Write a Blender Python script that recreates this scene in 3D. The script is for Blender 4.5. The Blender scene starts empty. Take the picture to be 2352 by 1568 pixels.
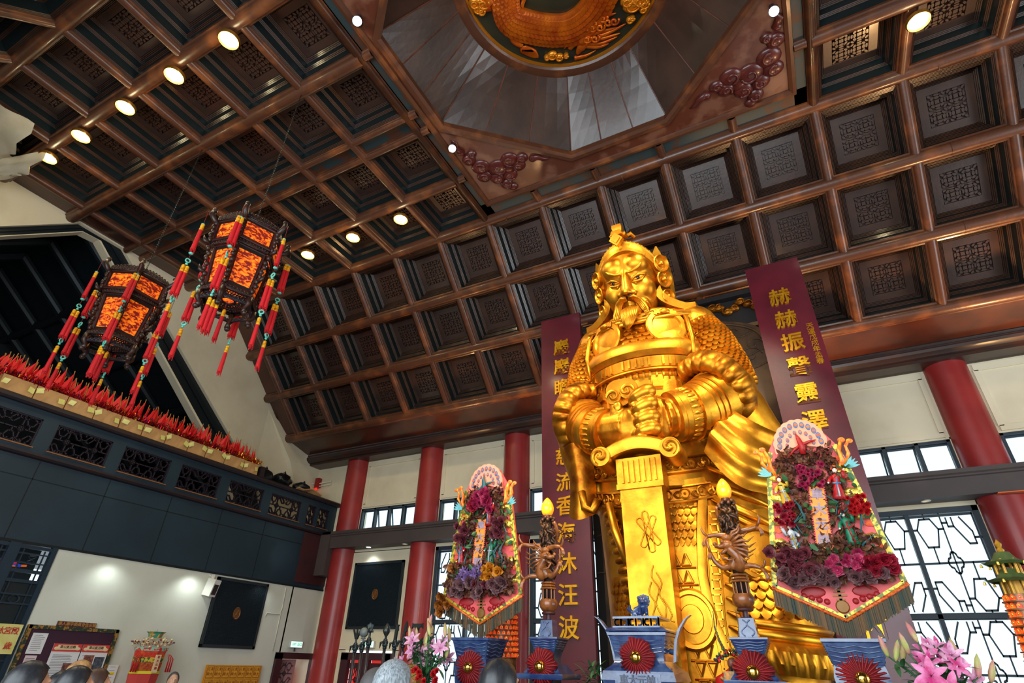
import bpy, bmesh, math, random
import numpy as np
from mathutils import Vector, Matrix, Euler
sc = bpy.context.scene
COL = sc.collection
pi = math.pi
sin, cos = math.sin, math.cos
random.seed(7)
EYE = 1.66                     # camera height; "z" below is height above the lens
# ---------------------------------------------------------------- camera
F, CX, CY = 1243.996, 1176.0, 784.0
YAW, PIT, ROL = -0.488161, 0.538980, 0.026341
def _cam_axes():
    cy, sy, cp, sp = cos(YAW), sin(YAW), cos(PIT), sin(PIT)
    f = Vector((sy*cp, cy*cp, sp)); r = Vector((cy, -sy, 0)); u = r.cross(f)
    return cos(ROL)*r + sin(ROL)*u, -sin(ROL)*r + cos(ROL)*u, f
CR, CU, CF = _cam_axes()
cam = bpy.data.cameras.new('camera'); cam.sensor_width = 36.0; cam.lens = F/2352*36
cam.clip_start = .05; cam.clip_end = 300
co = bpy.data.objects.new('camera', cam); COL.objects.link(co)
co.matrix_world = Matrix(((CR.x, CU.x, -CF.x, 0), (CR.y, CU.y, -CF.y, 0), (CR.z, CU.z, -CF.z, EYE), (0, 0, 0, 1)))
sc.camera = co
sc.view_settings.view_transform = 'Standard'; sc.view_settings.look = 'None'
sc.view_settings.gamma = 1.0; sc.view_settings.exposure = 0.2; sc.view_settings.use_curve_mapping = False
# ---------------------------------------------------------------- sky and lights
w = bpy.data.worlds.new('world'); sc.world = w; w.use_nodes = True
bg = w.node_tree.nodes['Background']; bg.inputs[0].default_value = (.80, .93, 1, 1); bg.inputs[1].default_value = 1.5
def light(name, kind, loc, power, color=(1, 1, 1), size=.2, aim=None, angle=60, blend=.5, size_y=None):
    l = bpy.data.lights.new(name, kind); l.energy = power; l.color = color
    if kind == 'AREA':
        l.size = size
        if size_y: l.shape = 'RECTANGLE'; l.size_y = size_y
    else: l.shadow_soft_size = size
    if kind == 'SPOT': l.spot_size = math.radians(angle); l.spot_blend = blend
    o = bpy.data.objects.new(name, l); COL.objects.link(o); o.location = (loc[0], loc[1], loc[2]+EYE)
    if aim is not None:
        d = Vector((aim[0], aim[1], aim[2]+EYE)) - o.location
        o.rotation_euler = d.to_track_quat('-Z', 'Y').to_euler()
    return o
SX = -1.77                      # axis of symmetry of the hall
# daylight through the wide open front of the hall (behind the camera) and the side door
light('daylight_front', 'AREA', (SX, -3.6, 2.6), 1100, (.85, .94, 1), 11, (SX, 10, 3.4), size_y=6.5)
light('daylight_side', 'AREA', (11.4, 6, 1.5), 700, (.86, .95, 1), 8, (-4, 7, 4.5), size_y=5)
# statue spotlights fixed round the octagon and on the front beam
WARM = (1, .86, .62)
light('statue_spot_left', 'SPOT', (-5.1, 3.4, 9.4), 2000, WARM, .15, (SX, 8, 4.0), 50)
light('statue_spot_right', 'SPOT', (1.5, 3.2, 9.4), 2800, WARM, .15, (SX, 8, 4.0), 50)
light('statue_flood_left', 'SPOT', (-4.6, 1.0, 3.2), 260, WARM, .3, (SX, 8, 3.8), 50)
light('statue_flood_right', 'SPOT', (2.4, 1.2, 2.6), 420, WARM, .3, (SX, 8, 3.6), 50)
# warm uplighters on the ledge of the rear beam, washing the rear slope
for i, x in enumerate((-5.6, -9.2, .9, 5.0)):
    light('cove_uplighter', 'SPOT', (x, 12.6, 4.0), (200, 170, 520, 700)[i], (1, .55, .22), .2, (x+(0 if x < 0 else 1), 10.6, 8.6), 120, .9)
# ---------------------------------------------------------------- helpers
def at(px, py, Y=None, X=None, Z=None):
    """point seen at pixel (px, py) of the 2352x1568 frame on the plane Y (or X, or height Z above the lens)"""
    d = CR*((px-CX)/F) - CU*((py-CY)/F) + CF
    t = Y/d.y if Y is not None else (X/d.x if X is not None else Z/d.z)
    p = d*t; return Vector((p.x, p.y, p.z+EYE))
def lin(c):
    return tuple(((v/255)/12.92 if v/255 <= .04045 else ((v/255+.055)/1.055)**2.4) for v in c)
MATS = {}
def mat(name, c, rough=.5, metal=0., c2=None, scale=6., amt=.5, bump=0., bscale=30., emit=None, es=0., coat=0., stretch=(1, 1, 1), alpha=1., trans=0., spec=None, detail=5., lo=.35, hi=.65, sheen=0.):
    if name in MATS: return MATS[name]
    m = bpy.data.materials.new(name); m.use_nodes = True; MATS[name] = m
    nt = m.node_tree; b = nt.nodes['Principled BSDF']; L = nt.links.new
    c = lin(c) + (1,)
    b.inputs['Base Color'].default_value = c; b.inputs['Roughness'].default_value = rough; b.inputs['Metallic'].default_value = metal
    if coat: b.inputs['Coat Weight'].default_value = coat; b.inputs['Coat Roughness'].default_value = .12
    if trans: b.inputs['Transmission Weight'].default_value = trans
    if spec is not None: b.inputs['Specular IOR Level'].default_value = spec
    if alpha < 1: b.inputs['Alpha'].default_value = alpha
    tc = nt.nodes.new('ShaderNodeTexCoord'); mp = nt.nodes.new('ShaderNodeMapping'); mp.inputs['Scale'].default_value = stretch
    L(tc.outputs['Object'], mp.inputs[0])
    if c2 is not None:
        n = nt.nodes.new('ShaderNodeTexNoise'); n.inputs['Scale'].default_value = scale; n.inputs['Detail'].default_value = detail
        r = nt.nodes.new('ShaderNodeMapRange'); r.inputs[1].default_value = lo; r.inputs[2].default_value = hi; r.inputs[4].default_value = amt*2 if amt < .5 else 1
        mx = nt.nodes.new('ShaderNodeMix'); mx.data_type = 'RGBA'
        L(mp.outputs[0], n.inputs[0]); L(n.outputs[0], r.inputs[0]); L(r.outputs[0], mx.inputs[0])
        mx.inputs[6].default_value = c; mx.inputs[7].default_value = lin(c2)+(1,)
        L(mx.outputs[2], b.inputs['Base Color'])
        if emit == 'same': L(mx.outputs[2], b.inputs['Emission Color'])
    if emit is not None:
        if emit != 'same': b.inputs['Emission Color'].default_value = lin(emit)+(1,)
        b.inputs['Emission Strength'].default_value = es
    if bump:
        n = nt.nodes.new('ShaderNodeTexNoise'); n.inputs['Scale'].default_value = bscale; n.inputs['Detail'].default_value = 4
        bp = nt.nodes.new('ShaderNodeBump'); bp.inputs['Strength'].default_value = bump; bp.inputs['Distance'].default_value = .02
        L(mp.outputs[0], n.inputs[0]); L(n.outputs[0], bp.inputs['Height']); L(bp.outputs[0], b.inputs['Normal'])
    return m
I4 = Matrix.Identity(4)
def T(x=0, y=0, z=0): return Matrix.Translation((x, y, z))
def Rm(a, ax): return Matrix.Rotation(a, 4, ax)
def Sm(x, y=None, z=None): return Matrix.Diagonal((x, x if y is None else y, x if z is None else z, 1))
def frame(o, x, y, z): return Matrix(((x.x, y.x, z.x, o.x), (x.y, y.y, z.y, o.y), (x.z, y.z, z.z, o.z), (0, 0, 0, 1)))
class MB:
    """collects polygons, then links them as ONE mesh object"""
    def __init__(s, M=I4): s.v = []; s.f = []; s.m = []; s.M = M; s.mi = 0
    def add(s, vs, fs, M=None):
        k = len(s.v); A = s.M @ M if M is not None else s.M
        s.v += [A @ Vector(p) for p in vs]; s.f += [tuple(i+k for i in f) for f in fs]; s.m += [s.mi]*len(fs); return s
    def box(s, c, d, M=None, taper=1.):
        x, y, z = d[0]/2, d[1]/2, d[2]/2; t = taper
        vs = [(-x, -y, -z), (x, -y, -z), (x, y, -z), (-x, y, -z), (-x*t, -y*t, z), (x*t, -y*t, z), (x*t, y*t, z), (-x*t, y*t, z)]
        return s.add([(a+c[0], b+c[1], e+c[2]) for a, b, e in vs], [(0, 3, 2, 1), (4, 5, 6, 7), (0, 1, 5, 4), (1, 2, 6, 5), (2, 3, 7, 6), (3, 0, 4, 7)], M)
    def loft(s, rings, closed=True, caps=True, M=None):
        n = len(rings[0]); vs = [p for r in rings for p in r]; fs = []
        for i in range(len(rings)-1):
            for j in range(n if closed else n-1):
                a, b = i*n+j, i*n+(j+1) % n
                fs.append((a, b, b+n, a+n))
        if caps and closed:
            fs.append(tuple(range(n))[::-1]); fs.append(tuple(range((len(rings)-1)*n, len(rings)*n)))
        return s.add(vs, fs, M)
    def lathe(s, prof, n=16, M=None, caps=True, sx=1, sy=1, ph=0.):
        return s.loft([[(r*cos(2*pi*(j+ph)/n)*sx, r*sin(2*pi*(j+ph)/n)*sy, z) for j in range(n)] for r, z in prof], True, caps, M)
    def cyl(s, a, b, r, r2=None, n=10):
        a, b = Vector(a), Vector(b); q = (b-a).to_track_quat('Z', 'X').to_matrix().to_4x4()
        return s.lathe([(r, 0), (r if r2 is None else r2, (b-a).length)], n, T(*a) @ q)
    def tube(s, pts, rad, n=8, flat=1.):
        pts = [Vector(p) for p in pts]; rings = []; up = None
        for i, p in enumerate(pts):
            t = (pts[min(i+1, len(pts)-1)]-pts[max(i-1, 0)]).normalized()
            if up is None: up = Vector((0, 0, 1)) if abs(t.z) < .9 else Vector((1, 0, 0))
            x = t.cross(up).normalized() if t.cross(up).length > 1e-5 else Vector((1, 0, 0)); up = x.cross(t).normalized()
            r = rad[i] if isinstance(rad, (list, tuple)) else rad
            rings.append([tuple(p + x*(r*cos(2*pi*j/n)) + up*(r*flat*sin(2*pi*j/n))) for j in range(n)])
        return s.loft(rings)
    def ball(s, c, r, n=10, m=7, M=None):
        r = r if isinstance(r, (tuple, list)) else (r, r, r)
        rings = []
        for i in range(m+1):
            a = -pi/2+pi*i/m; k = max(cos(a), .02)
            rings.append([(c[0]+r[0]*k*cos(2*pi*j/n), c[1]+r[1]*k*sin(2*pi*j/n), c[2]+r[2]*sin(a)) for j in range(n)])
        return s.loft(rings, M=M)
    def prism(s, poly, d, M=None):
        """closed outline (x, y), extruded 0..d along z"""
        n = len(poly); vs = [(x, y, 0) for x, y in poly]+[(x, y, d) for x, y in poly]
        return s.add(vs, [tuple(range(n))[::-1], tuple(range(n, 2*n))]+[(i, (i+1) % n, (i+1) % n+n, i+n) for i in range(n)], M)
    def grid(s, P, M=None, closed=False):
        nu, nv = len(P), len(P[0]); vs = [tuple(p) for r in P for p in r]; fs = []
        for i in range(nu-1):
            for j in range(nv if closed else nv-1):
                b = (j+1) % nv
                fs.append((i*nv+j, i*nv+b, (i+1)*nv+b, (i+1)*nv+j))
        return s.add(vs, fs, M)
    def mesh(s, name, mats, smooth=False):
        me = bpy.data.meshes.new(name); me.from_pydata([tuple(p) for p in s.v], [], s.f)
        for m in (mats if isinstance(mats, (list, tuple)) else [mats]): me.materials.append(m)
        if any(s.m): me.polygons.foreach_set('material_index', s.m)
        bm = bmesh.new(); bm.from_mesh(me); bmesh.ops.recalc_face_normals(bm, faces=bm.faces); bm.to_mesh(me); bm.free()
        if smooth is True: me.polygons.foreach_set('use_smooth', [True]*len(me.polygons))
        elif smooth: me.shade_smooth() if False else set_auto(me, smooth)
        me.update(); return me
    def obj(s, name, mats, parent=None, smooth=False, M=None):
        o = bpy.data.objects.new(name, s.mesh(name, mats, smooth)); COL.objects.link(o)
        if parent is not None: o.parent = parent
        if M is not None: o.matrix_local = M
        return o
def set_auto(me, ang):
    """smooth shading that keeps edges sharper than ang degrees"""
    me.polygons.foreach_set('use_smooth', [True]*len(me.polygons))
    bm = bmesh.new(); bm.from_mesh(me); c = math.radians(ang)
    for e in bm.edges: e.smooth = not (len(e.link_faces) == 2 and e.calc_face_angle(0) > c)
    bm.to_mesh(me); bm.free()
def tag(o, label=None, cat=None, group=None, kind=None):
    if label: o['label'] = label
    if cat: o['category'] = cat
    if group: o['group'] = group
    if kind: o['kind'] = kind
    return o
def empty(name, loc=(0, 0, 0), label=None, cat=None, group=None, M=None, kind=None):
    o = bpy.data.objects.new(name, None); COL.objects.link(o); o.location = loc; o.empty_display_size = .1
    if M is not None: o.matrix_world = M
    return tag(o, label, cat, group, kind)
def st(o): o['kind'] = 'structure'; return o
KIDS = {}
def copy_tree(o, M, label=None, group=None):
    """copy a thing with its parts and sub-parts and place it"""
    ch = [x for x in bpy.data.objects if x.parent == o] if o.name not in KIDS else KIDS[o.name]
    KIDS[o.name] = ch
    c = o.copy(); COL.objects.link(c)
    if label: c['label'] = label
    if group: c['group'] = group
    if M is not None: c.matrix_world = M
    for x in ch:
        d = copy_tree(x, None); d.parent = c
    return c
def remesh(mb_list, name, mats, voxel, smooth_it=3, parent=None, fac=.5):
    """weld overlapping closed pieces into one continuous skin"""
    o = mb_list.obj('tmp', mats)
    r = o.modifiers.new('r', 'REMESH'); r.mode = 'VOXEL'; r.voxel_size = voxel
    if smooth_it:
        k = o.modifiers.new('s', 'SMOOTH'); k.iterations = smooth_it; k.factor = fac
    dg = bpy.context.evaluated_depsgraph_get(); me = bpy.data.meshes.new_from_object(o.evaluated_get(dg)); me.name = name
    old = o.data; bpy.data.objects.remove(o); bpy.data.meshes.remove(old)
    me.polygons.foreach_set('use_smooth', [True]*len(me.polygons))
    p = bpy.data.objects.new(name, me); COL.objects.link(p)
    if parent is not None: p.parent = parent
    return p
def text_mb(mb, s, size, M, depth=.02, bold=0., res=2):
    """add the outlines of a string, centred, in the x-y plane of M"""
    cu = bpy.data.curves.new('t', 'FONT'); cu.body = s; cu.size = size; cu.extrude = depth/2; cu.align_x = 'CENTER'; cu.align_y = 'CENTER'; cu.offset = bold; cu.resolution_u = res
    o = bpy.data.objects.new('t', cu); COL.objects.link(o)
    dg = bpy.context.evaluated_depsgraph_get(); dg.update(); me = bpy.data.meshes.new_from_object(o.evaluated_get(dg))
    mb.add([tuple(v.co) for v in me.vertices], [tuple(p.vertices) for p in me.polygons], M)
    bpy.data.objects.remove(o); bpy.data.curves.remove(cu); bpy.data.meshes.remove(me)
# ================================================================ the setting
Z0 = T(0, 0, EYE)
wood = mat('ceiling_wood', (84, 48, 31), .38, c2=(134, 76, 40), scale=2.2, amt=.5, bump=.12, bscale=25, stretch=(1, 1, 1), coat=.25, lo=.5, hi=.72)
riser_shade = mat('coffer_riser_shade', (20, 34, 36), .4, c2=(28, 34, 34), scale=3)  # recess shade put into the riser colour
wood_d = mat('coffer_wood', (52, 34, 27), .34, c2=(66, 42, 32), scale=3, bump=.15, bscale=30, coat=.35)
wood_p = mat('panel_wood', (62, 44, 38), .33, c2=(78, 52, 42), scale=2.0, bump=.10, bscale=18, coat=.4)
wood_b = mat('board_wood', (84, 40, 24), .33, c2=(58, 32, 26), scale=1.4, bump=.08, bscale=20, coat=.3)
slate = mat('stained_panel', (44, 62, 66), .5, c2=(78, 48, 34), scale=2.6, lo=.5, hi=.6)
plank = mat('dome_plank', (52, 34, 27), .36, c2=(72, 48, 38), scale=1.6, stretch=(1, 1, .3), bump=.12, bscale=14, coat=.3)
cream = mat('cream_plaster', (226, 214, 186), .8, c2=(208, 194, 164), scale=1.1, bump=.08, bscale=60, lo=.45, hi=.8)
white = mat('pale_plaster', (214, 214, 200), .75, c2=(198, 198, 184), scale=.9, bump=.06, bscale=50, lo=.45, hi=.8)
red = mat('red_lacquer', (158, 42, 40), .42, c2=(138, 34, 34), scale=1.5, bump=.05, bscale=40, coat=.15)
navy = mat('dark_lacquer', (22, 42, 54), .5, c2=(32, 54, 66), scale=.9, bump=.05, bscale=12, lo=.4, hi=.75)
navy2 = mat('dark_trim', (30, 26, 34), .5, c2=(46, 28, 28), scale=1.5)
grey = mat('beam_paint', (66, 58, 58), .55, c2=(76, 64, 62), scale=1.2, bump=.05)
steel = mat('window_steel', (42, 54, 64), .5)
brown = mat('red_brown_paint', (70, 28, 30), .5, c2=(58, 24, 28), scale=2)
tilem = mat('floor_stone', (96, 90, 84), .25, c2=(84, 78, 72), scale=2)
black = mat('unlit_dark', (8, 16, 20), .8)
def glass_mat(name='window_glass', k=.08, tint=(.92, .98, 1)):
    m = bpy.data.materials.new(name); m.use_nodes = True; nt = m.node_tree; nt.nodes.remove(nt.nodes['Principled BSDF'])
    a = nt.nodes.new('ShaderNodeBsdfTransparent'); a.inputs[0].default_value = tint+(1,)
    g = nt.nodes.new('ShaderNodeBsdfGlossy'); g.inputs[1].default_value = .05
    x = nt.nodes.new('ShaderNodeMixShader'); x.inputs[0].default_value = k
    nt.links.new(a.outputs[0], x.inputs[1]); nt.links.new(g.outputs[0], x.inputs[2]); nt.links.new(x.outputs[0], nt.nodes['Material Output'].inputs[0]); return m
glass = glass_mat()
WL, WR, WB, WF = -15.6, 12.06, 14.0, -4.0
# ---- floor
m = MB(Z0); m.box((SX, 5, -EYE-.05), (28, 19, .1)); st(m.obj('floor', tilem))
# ---- ceiling
P = 1.54
XB = [SX+P*(k+.5) for k in range(-9, 9)]            # lengthwise beams
YR = [9.03, 7.5, 5.98, 5.53, 4.06, 2.5, 1.05]
SD = Vector((0, .7071, -.7071)); SN = Vector((0, .7071, .7071))
SL = 1.575
slope_M = frame(Vector((0, 9.08, 9.98+EYE)), Vector((1, 0, 0)), SD, SN)     # local x, down the slope, into the roof
slope_F = frame(Vector((0, 1.0, 9.98+EYE)), Vector((1, 0, 0)), Vector((0, -.7071, -.7071)), Vector((0, -.7071, .7071)))
flat_M = T(0, 0, 10+EYE)
def half_round(mb, a, b, r, drop, M):
    """moulded beam: flat fillet and half-round underside from a to b (x, y) in M, hanging to -drop"""
    a, b = Vector(a), Vector(b); d = (b-a).normalized(); s = Vector((-d.y, d.x, 0))
    prof = [(-r*1.25, .10), (-r*1.25, -.005)]+[(-r*cos(t*pi/8), -.02-drop*sin(t*pi/8)) for t in range(9)]+[(r*1.25, -.005), (r*1.25, .10)]
    mb.loft([[tuple(p + s*u + Vector((0, 0, h))) for u, h in prof] for p in (a, b)], False, False, M)
sq = (-5.62, 2.08)
cb = MB()
for i, x in enumerate(XB):
    for ya, yb in ((9.03, 1.05),):
        if sq[0]+.1 < x < sq[1]-.1: continue
        half_round(cb, (x, ya, 0), (x, yb, 0), .085, .075, flat_M)
    half_round(cb, (x, 0, 0), (x, 3*SL, 0), .085, .075, slope_M)
    half_round(cb, (x, 0, 0), (x, 3*SL, 0), .085, .075, slope_F)
for y in YR:
    r = .07 if 5.4 < y < 6 else .125
    for xa, xb in ((WL, sq[0]), (sq[1], WR)):
        half_round(cb, (xa, y, 0), (xb, y, 0), r, r*.9, flat_M)
half_round(cb, (sq[0], 9.03, 0), (sq[1], 9.03, 0), .125, .11, flat_M); half_round(cb, (sq[0], 1.05, 0), (sq[1], 1.05, 0), .125, .11, flat_M)
for M in (slope_M, slope_F):
    for k in (1, 2, 3): half_round(cb, (WL, k*SL, 0), (WR, k*SL, 0), .125, .11, M)
# thin bead where two lengths of a beam meet
for k in range(0, 16, 2):
    for M, ys in ((slope_M, (0, SL, 2*SL)), (flat_M, (4.06, 7.5))):
        for y in ys:
            x = XB[k]+.55
            if M is flat_M and sq[0]-.2 < x < sq[1]+.2: continue
            cb.loft([[(x+dx, y-.13*cos(t*pi/8), -.02-.122*sin(t*pi/8)) for t in range(9)] for dx in (0, .025)], False, False, M)
ceil = st(cb.obj('ceiling', wood, smooth=35))
# plain boards between the last lengthwise beam and the side walls, plus the ceiling slab above everything
m = MB()
for xa, xb in ((WL, XB[0]), (XB[-1], WR)):
    m.box(((xa+xb)/2, 5.04, .09), (xb-xa, 8.0, .05), flat_M)
    m.box(((xa+xb)/2, 1.5*SL, .09), (xb-xa, 3*SL, .05), slope_M); m.box(((xa+xb)/2, 1.5*SL, .09), (xb-xa, 3*SL, .05), slope_F)
m.box((SX, 12.88, 6.52), (WR-WL, 1.02, .05), T(0, 0, EYE) @ T(0, 12.88, 6.52) @ Rm(-.28, 'X') @ T(0, -12.88, -6.52))
m.box((SX, -2.8, 6.52), (WR-WL, 1.02, .05), T(0, 0, EYE) @ T(0, -2.8, 6.52) @ Rm(.28, 'X') @ T(0, 2.8, -6.52))
m.obj('border_board', wood_b, ceil)
m = MB()
for xa, xb in ((WL, sq[0]), (sq[1], WR)): m.box(((xa+xb)/2, 5.755, .12), (xb-xa, .40, .04), flat_M)
m.obj('stained_strip', slate, ceil)
# fascia moulding under the rear slope
m = MB(Z0)
for yb, sg in ((13.42, 1), (-3.34, -1)):
    prof = [(0, 6.42), (0, 6.36), (-.05, 6.33), (-.02, 6.29), (-.07, 6.25), (-.09, 6.2), (-.07, 6.14), (-.02, 6.1), (0, 6.07), (.08, 6.05), (.08, 5.98), (.16, 5.98), (.62, 5.98), (.62, 6.42)]
    m.loft([[(x, yb+sg*u, z) for u, z in prof] for x in (WL, WR)], True, True)
st(m.obj('trim_1', mat('cornice_wood', (62, 36, 28), .4, c2=(44, 32, 30), scale=2, coat=.2), smooth=30))
# ---- coffers
def coffer_meshes():
    def ring(mb, h0, z0, h1, z1):
        a = [(-h0, -h0), (h0, -h0), (h0, h0), (-h0, h0)]; b = [(-h1, -h1), (h1, -h1), (h1, h1), (-h1, h1)]
        mb.add([(x, y, z0) for x, y in a]+[(x, y, z1) for x, y in b], [(i, (i+1) % 4, (i+1) % 4+4, i+4) for i in range(4)])
    mo, wl = MB(), MB()
    def mould(h, z, w, n):
        """small reeded moulding stepping inwards"""
        s = w/n; hh = h
        for i in range(n):
            ring(mo, hh, z, hh-s*.65, z+.012); ring(mo, hh-s*.65, z+.012, hh-s*.72, z+.03); ring(mo, hh-s*.72, z+.03, hh-s, z+.012); hh -= s; z += .012
        return hh, z
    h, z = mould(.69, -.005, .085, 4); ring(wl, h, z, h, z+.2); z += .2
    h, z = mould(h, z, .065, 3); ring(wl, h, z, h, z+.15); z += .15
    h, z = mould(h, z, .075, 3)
    pn = MB(); n = .315
    # panel with a carved square in the middle
    a = [(-h, -h), (h, -h), (h, h), (-h, h)]; b = [(-n, -n), (n, -n), (n, n), (-n, n)]
    pn.add([(x, y, z) for x, y in a]+[(x, y, z) for x, y in b]+[(x, y, z+.06) for x, y in b], [(i, (i+1) % 4, (i+1) % 4+4, i+4) for i in range(4)]+[(i+4, (i+1) % 4+4, (i+1) % 4+8, i+8) for i in range(4)]+[(8, 9, 10, 11)])
    cv = MB(); s = n/3.1
    def piece(cx, cy, l, w, ang):
        k = w*.5
        poly = [(-l/2+k, -w/2), (l/2-k, -w/2), (l/2, 0), (l/2-k, w/2), (-l/2+k, w/2), (-l/2, 0)] if l > w*1.3 else [(-w/2, -w/2), (w/2, -w/2), (w/2, w/2), (-w/2, w/2)]
        M = T(cx, cy, z+.06) @ Rm(ang, 'Z'); m = len(poly)
        cv.add([(x, y, 0) for x, y in poly]+[(x*.88, y*.88, -.064) for x, y in poly], [(i, (i+1) % m, (i+1) % m+m, i+m) for i in range(m)]+[tuple(range(m, 2*m))], M)
    q = pi/4
    for sx in (-1, 1):
        for sy in (-1, 1):
            C = (sx*1.5*s, sy*1.5*s)
            piece(*C, .80*s, .80*s, 0)                                   # square hub of each rosette
            for dx, dy in ((1, 0), (-1, 0), (0, 1), (0, -1)): piece(C[0]+dx*.78*s, C[1]+dy*.78*s, 1.06*s, .56*s, pi/2 if dx else 0)
            for k in range(4): piece(C[0]+1.08*s*cos(q+k*pi/2), C[1]+1.08*s*sin(q+k*pi/2), .86*s, .50*s, q+k*pi/2+pi/2)
            piece(sx*2.72*s, sy*2.72*s, .95*s, .46*s, q*sx*sy); piece(sx*.33*s, sy*.33*s, .86*s, .42*s, -q*sx*sy)
            piece(sx*2.72*s, sy*.40*s, .86*s, .44*s, q*sx*sy); piece(sx*.40*s, sy*2.72*s, .86*s, .44*s, q*sx*sy)
            piece(sx*2.78*s, sy*1.5*s, 1.1*s, .40*s, pi/2); piece(sx*1.5*s, sy*2.78*s, 1.1*s, .40*s, 0); piece(sx*.24*s, sy*1.5*s, 1.0*s, .36*s, pi/2); piece(sx*1.5*s, sy*.24*s, 1.0*s, .36*s, 0)
    return mo.mesh('coffer', wood_d), wl.mesh('coffer_walls', riser_shade), pn.mesh('coffer_panel', wood_p), cv.mesh('carving', wood_p)
CM = coffer_meshes()
def coffer(M, parent):
    objs = []
    for nm, me in zip(('coffer', 'coffer_wall', 'coffer_panel', 'carving'), CM):
        o = bpy.data.objects.new(nm, me); COL.objects.link(o); objs.append(o)
    objs[0].parent = parent; objs[0].matrix_world = M
    for o in objs[1:]: o.parent = objs[0]
rear = st(MB().box((SX, 1.5*SL, .66), (WR-WL, 3*SL+.3, .04), slope_M).obj('ceiling_rear_slope', black))
front = st(MB().box((SX, 1.5*SL, .66), (WR-WL, 3*SL+.3, .04), slope_F).obj('ceiling_front_slope', black))
for i in range(len(XB)-1):
    x = (XB[i]+XB[i+1])/2
    for k in range(3):
        coffer(slope_M @ T(x, (k+.5)*SL, 0) @ Sm(1, SL/P, 1), rear)
        if x < -8: coffer(slope_F @ T(x, (k+.5)*SL, 0) @ Sm(1, SL/P, 1), front)
    if sq[0] < x < sq[1]: continue
    for ya, yb in ((9.03, 7.5), (7.5, 5.98), (5.53, 4.06), (4.06, 2.5), (2.5, 1.05)):
        coffer(flat_M @ T(x, (ya+yb)/2, 0) @ Sm(1, (ya-yb)/P, 1), ceil)
# slab over the flat part (open over the octagon)
m = MB(Z0)
for c, d in (((-10.6, 5, 10.7), (10, 9, .06)), ((7.1, 5, 10.7), (10, 9, .06))): m.box(c, d)
m.box((SX, 5, 12.2), (8, 8.4, .06)); m.obj('slab', black, ceil)
# ---- square field with the octagon
OC = Vector((-1.78, 4.98)); ox, oy, oh = 3.24, 3.0, 1.06
octv = [(-ox, -oh), (-ox, oh), (-oh, oy), (oh, oy), (ox, oh), (ox, -oh), (oh, -oy), (-oh, -oy)]
octv = [(OC.x+x, OC.y+y) for x, y in octv]
q0, q1, r0, r1 = -5.31, 1.75, 1.5, 8.5
spm = mat('spandrel_wood', (92, 46, 30), .38, c2=(120, 78, 60), scale=2.4, bump=.1, bscale=16, coat=.25, lo=.48, hi=.62)
m = MB(Z0); zz = 10.0
def flatpoly(mb, pts, z): mb.add([(x, y, z) for x, y in pts], [tuple(range(len(pts)))])
flatpoly(m, [(q0, r0), (q0, r1), octv[2], octv[1], octv[0], octv[7]], zz) if False else None
flatpoly(m, [(q0, octv[0][1]), octv[0], octv[1], (q0, octv[1][1])], zz); flatpoly(m, [(q1, octv[5][1]), octv[5], octv[4], (q1, octv[4][1])], zz)
flatpoly(m, [(octv[2][0], r1), octv[2], octv[3], (octv[3][0], r1)], zz); flatpoly(m, [(octv[7][0], r0), octv[7], octv[6], (octv[6][0], r0)], zz)
for a, b, c in ((1, 2, (q0, r1)), (3, 4, (q1, r1)), (5, 6, (q1, r0)), (7, 0, (q0, r0))):
    va, vb = octv[a], octv[b]
    ca = (c[0], va[1]) if abs(va[1]-OC.y) < oh+.01 else (va[0], c[1]); cb_ = (c[0], vb[1]) if abs(vb[1]-OC.y) < oh+.01 else (vb[0], c[1])
    flatpoly(m, [va, ca, c, cb_, vb], zz)
field = st(m.obj('ceiling_octagon_field', spm))
m = MB(Z0)
def ringpoly(mb, pts, prof):
    """sweep (outward offset, z) profile round a closed outline"""
    n = len(pts); C = Vector((sum(p[0] for p in pts)/n, sum(p[1] for p in pts)/n)); rings = []
    for i, p in enumerate(pts):
        p = Vector(p); a = (p-Vector(pts[i-1])).normalized(); b = (Vector(pts[(i+1) % n])-p).normalized()
        na, nb = Vector((a.y, -a.x)), Vector((b.y, -b.x))
        if na.dot(p-C) < 0: na, nb = -na, -nb
        k = (na+nb)/(1+na.dot(nb)); rings.append([(p.x+k.x*u, p.y+k.y*u, z) for u, z in prof])
    rings.append(rings[0]); mb.loft(rings, False, False)
ringpoly(m, [(q0, r0), (q0, r1), (q1, r1), (q1, r0)], [(-.1, 10.0), (-.09, 9.96), (-.03, 9.93), (.03, 9.95), (.05, 10.02), (.05, 10.2)])
ringpoly(m, octv, [(.16, 10.0), (.14, 9.95), (.06, 9.95), (.0, 9.99), (0, 10.12), (.14, 10.14), (.14, 10.6)])
for x in XB:
    if sq[0]+.2 < x < sq[1]-.2:
        for ya, yb in ((8.55, 9.0), (1.07, 1.45)): half_round(m, (x, ya, 10), (x, yb, 10), .07, .06, None)
for y in (7.5, 5.98, 5.53, 4.06, 2.5):
    for xa, xb in ((sq[0]+.08, q0-.04), (q1+.04, sq[1]-.08)): half_round(m, (xa, y, 10), (xb, y, 10), .08, .07, None)
for x in sq: half_round(m, (x, 1.05, 10), (x, 9.03, 10), .085, .075, None)
m.obj('moulding', wood, field, smooth=30)
m = MB(Z0)
for c, d in (((SX, 8.77, 10.05), (7.7, .56, .03)), ((SX, 1.27, 10.05), (7.7, .5, .03)), ((-5.47, 5, 10.05), (.34, 8, .03)), ((1.92, 5, 10.05), (.34, 8, .03))): m.box(c, d)
m.obj('stained_border', slate, field)
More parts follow.
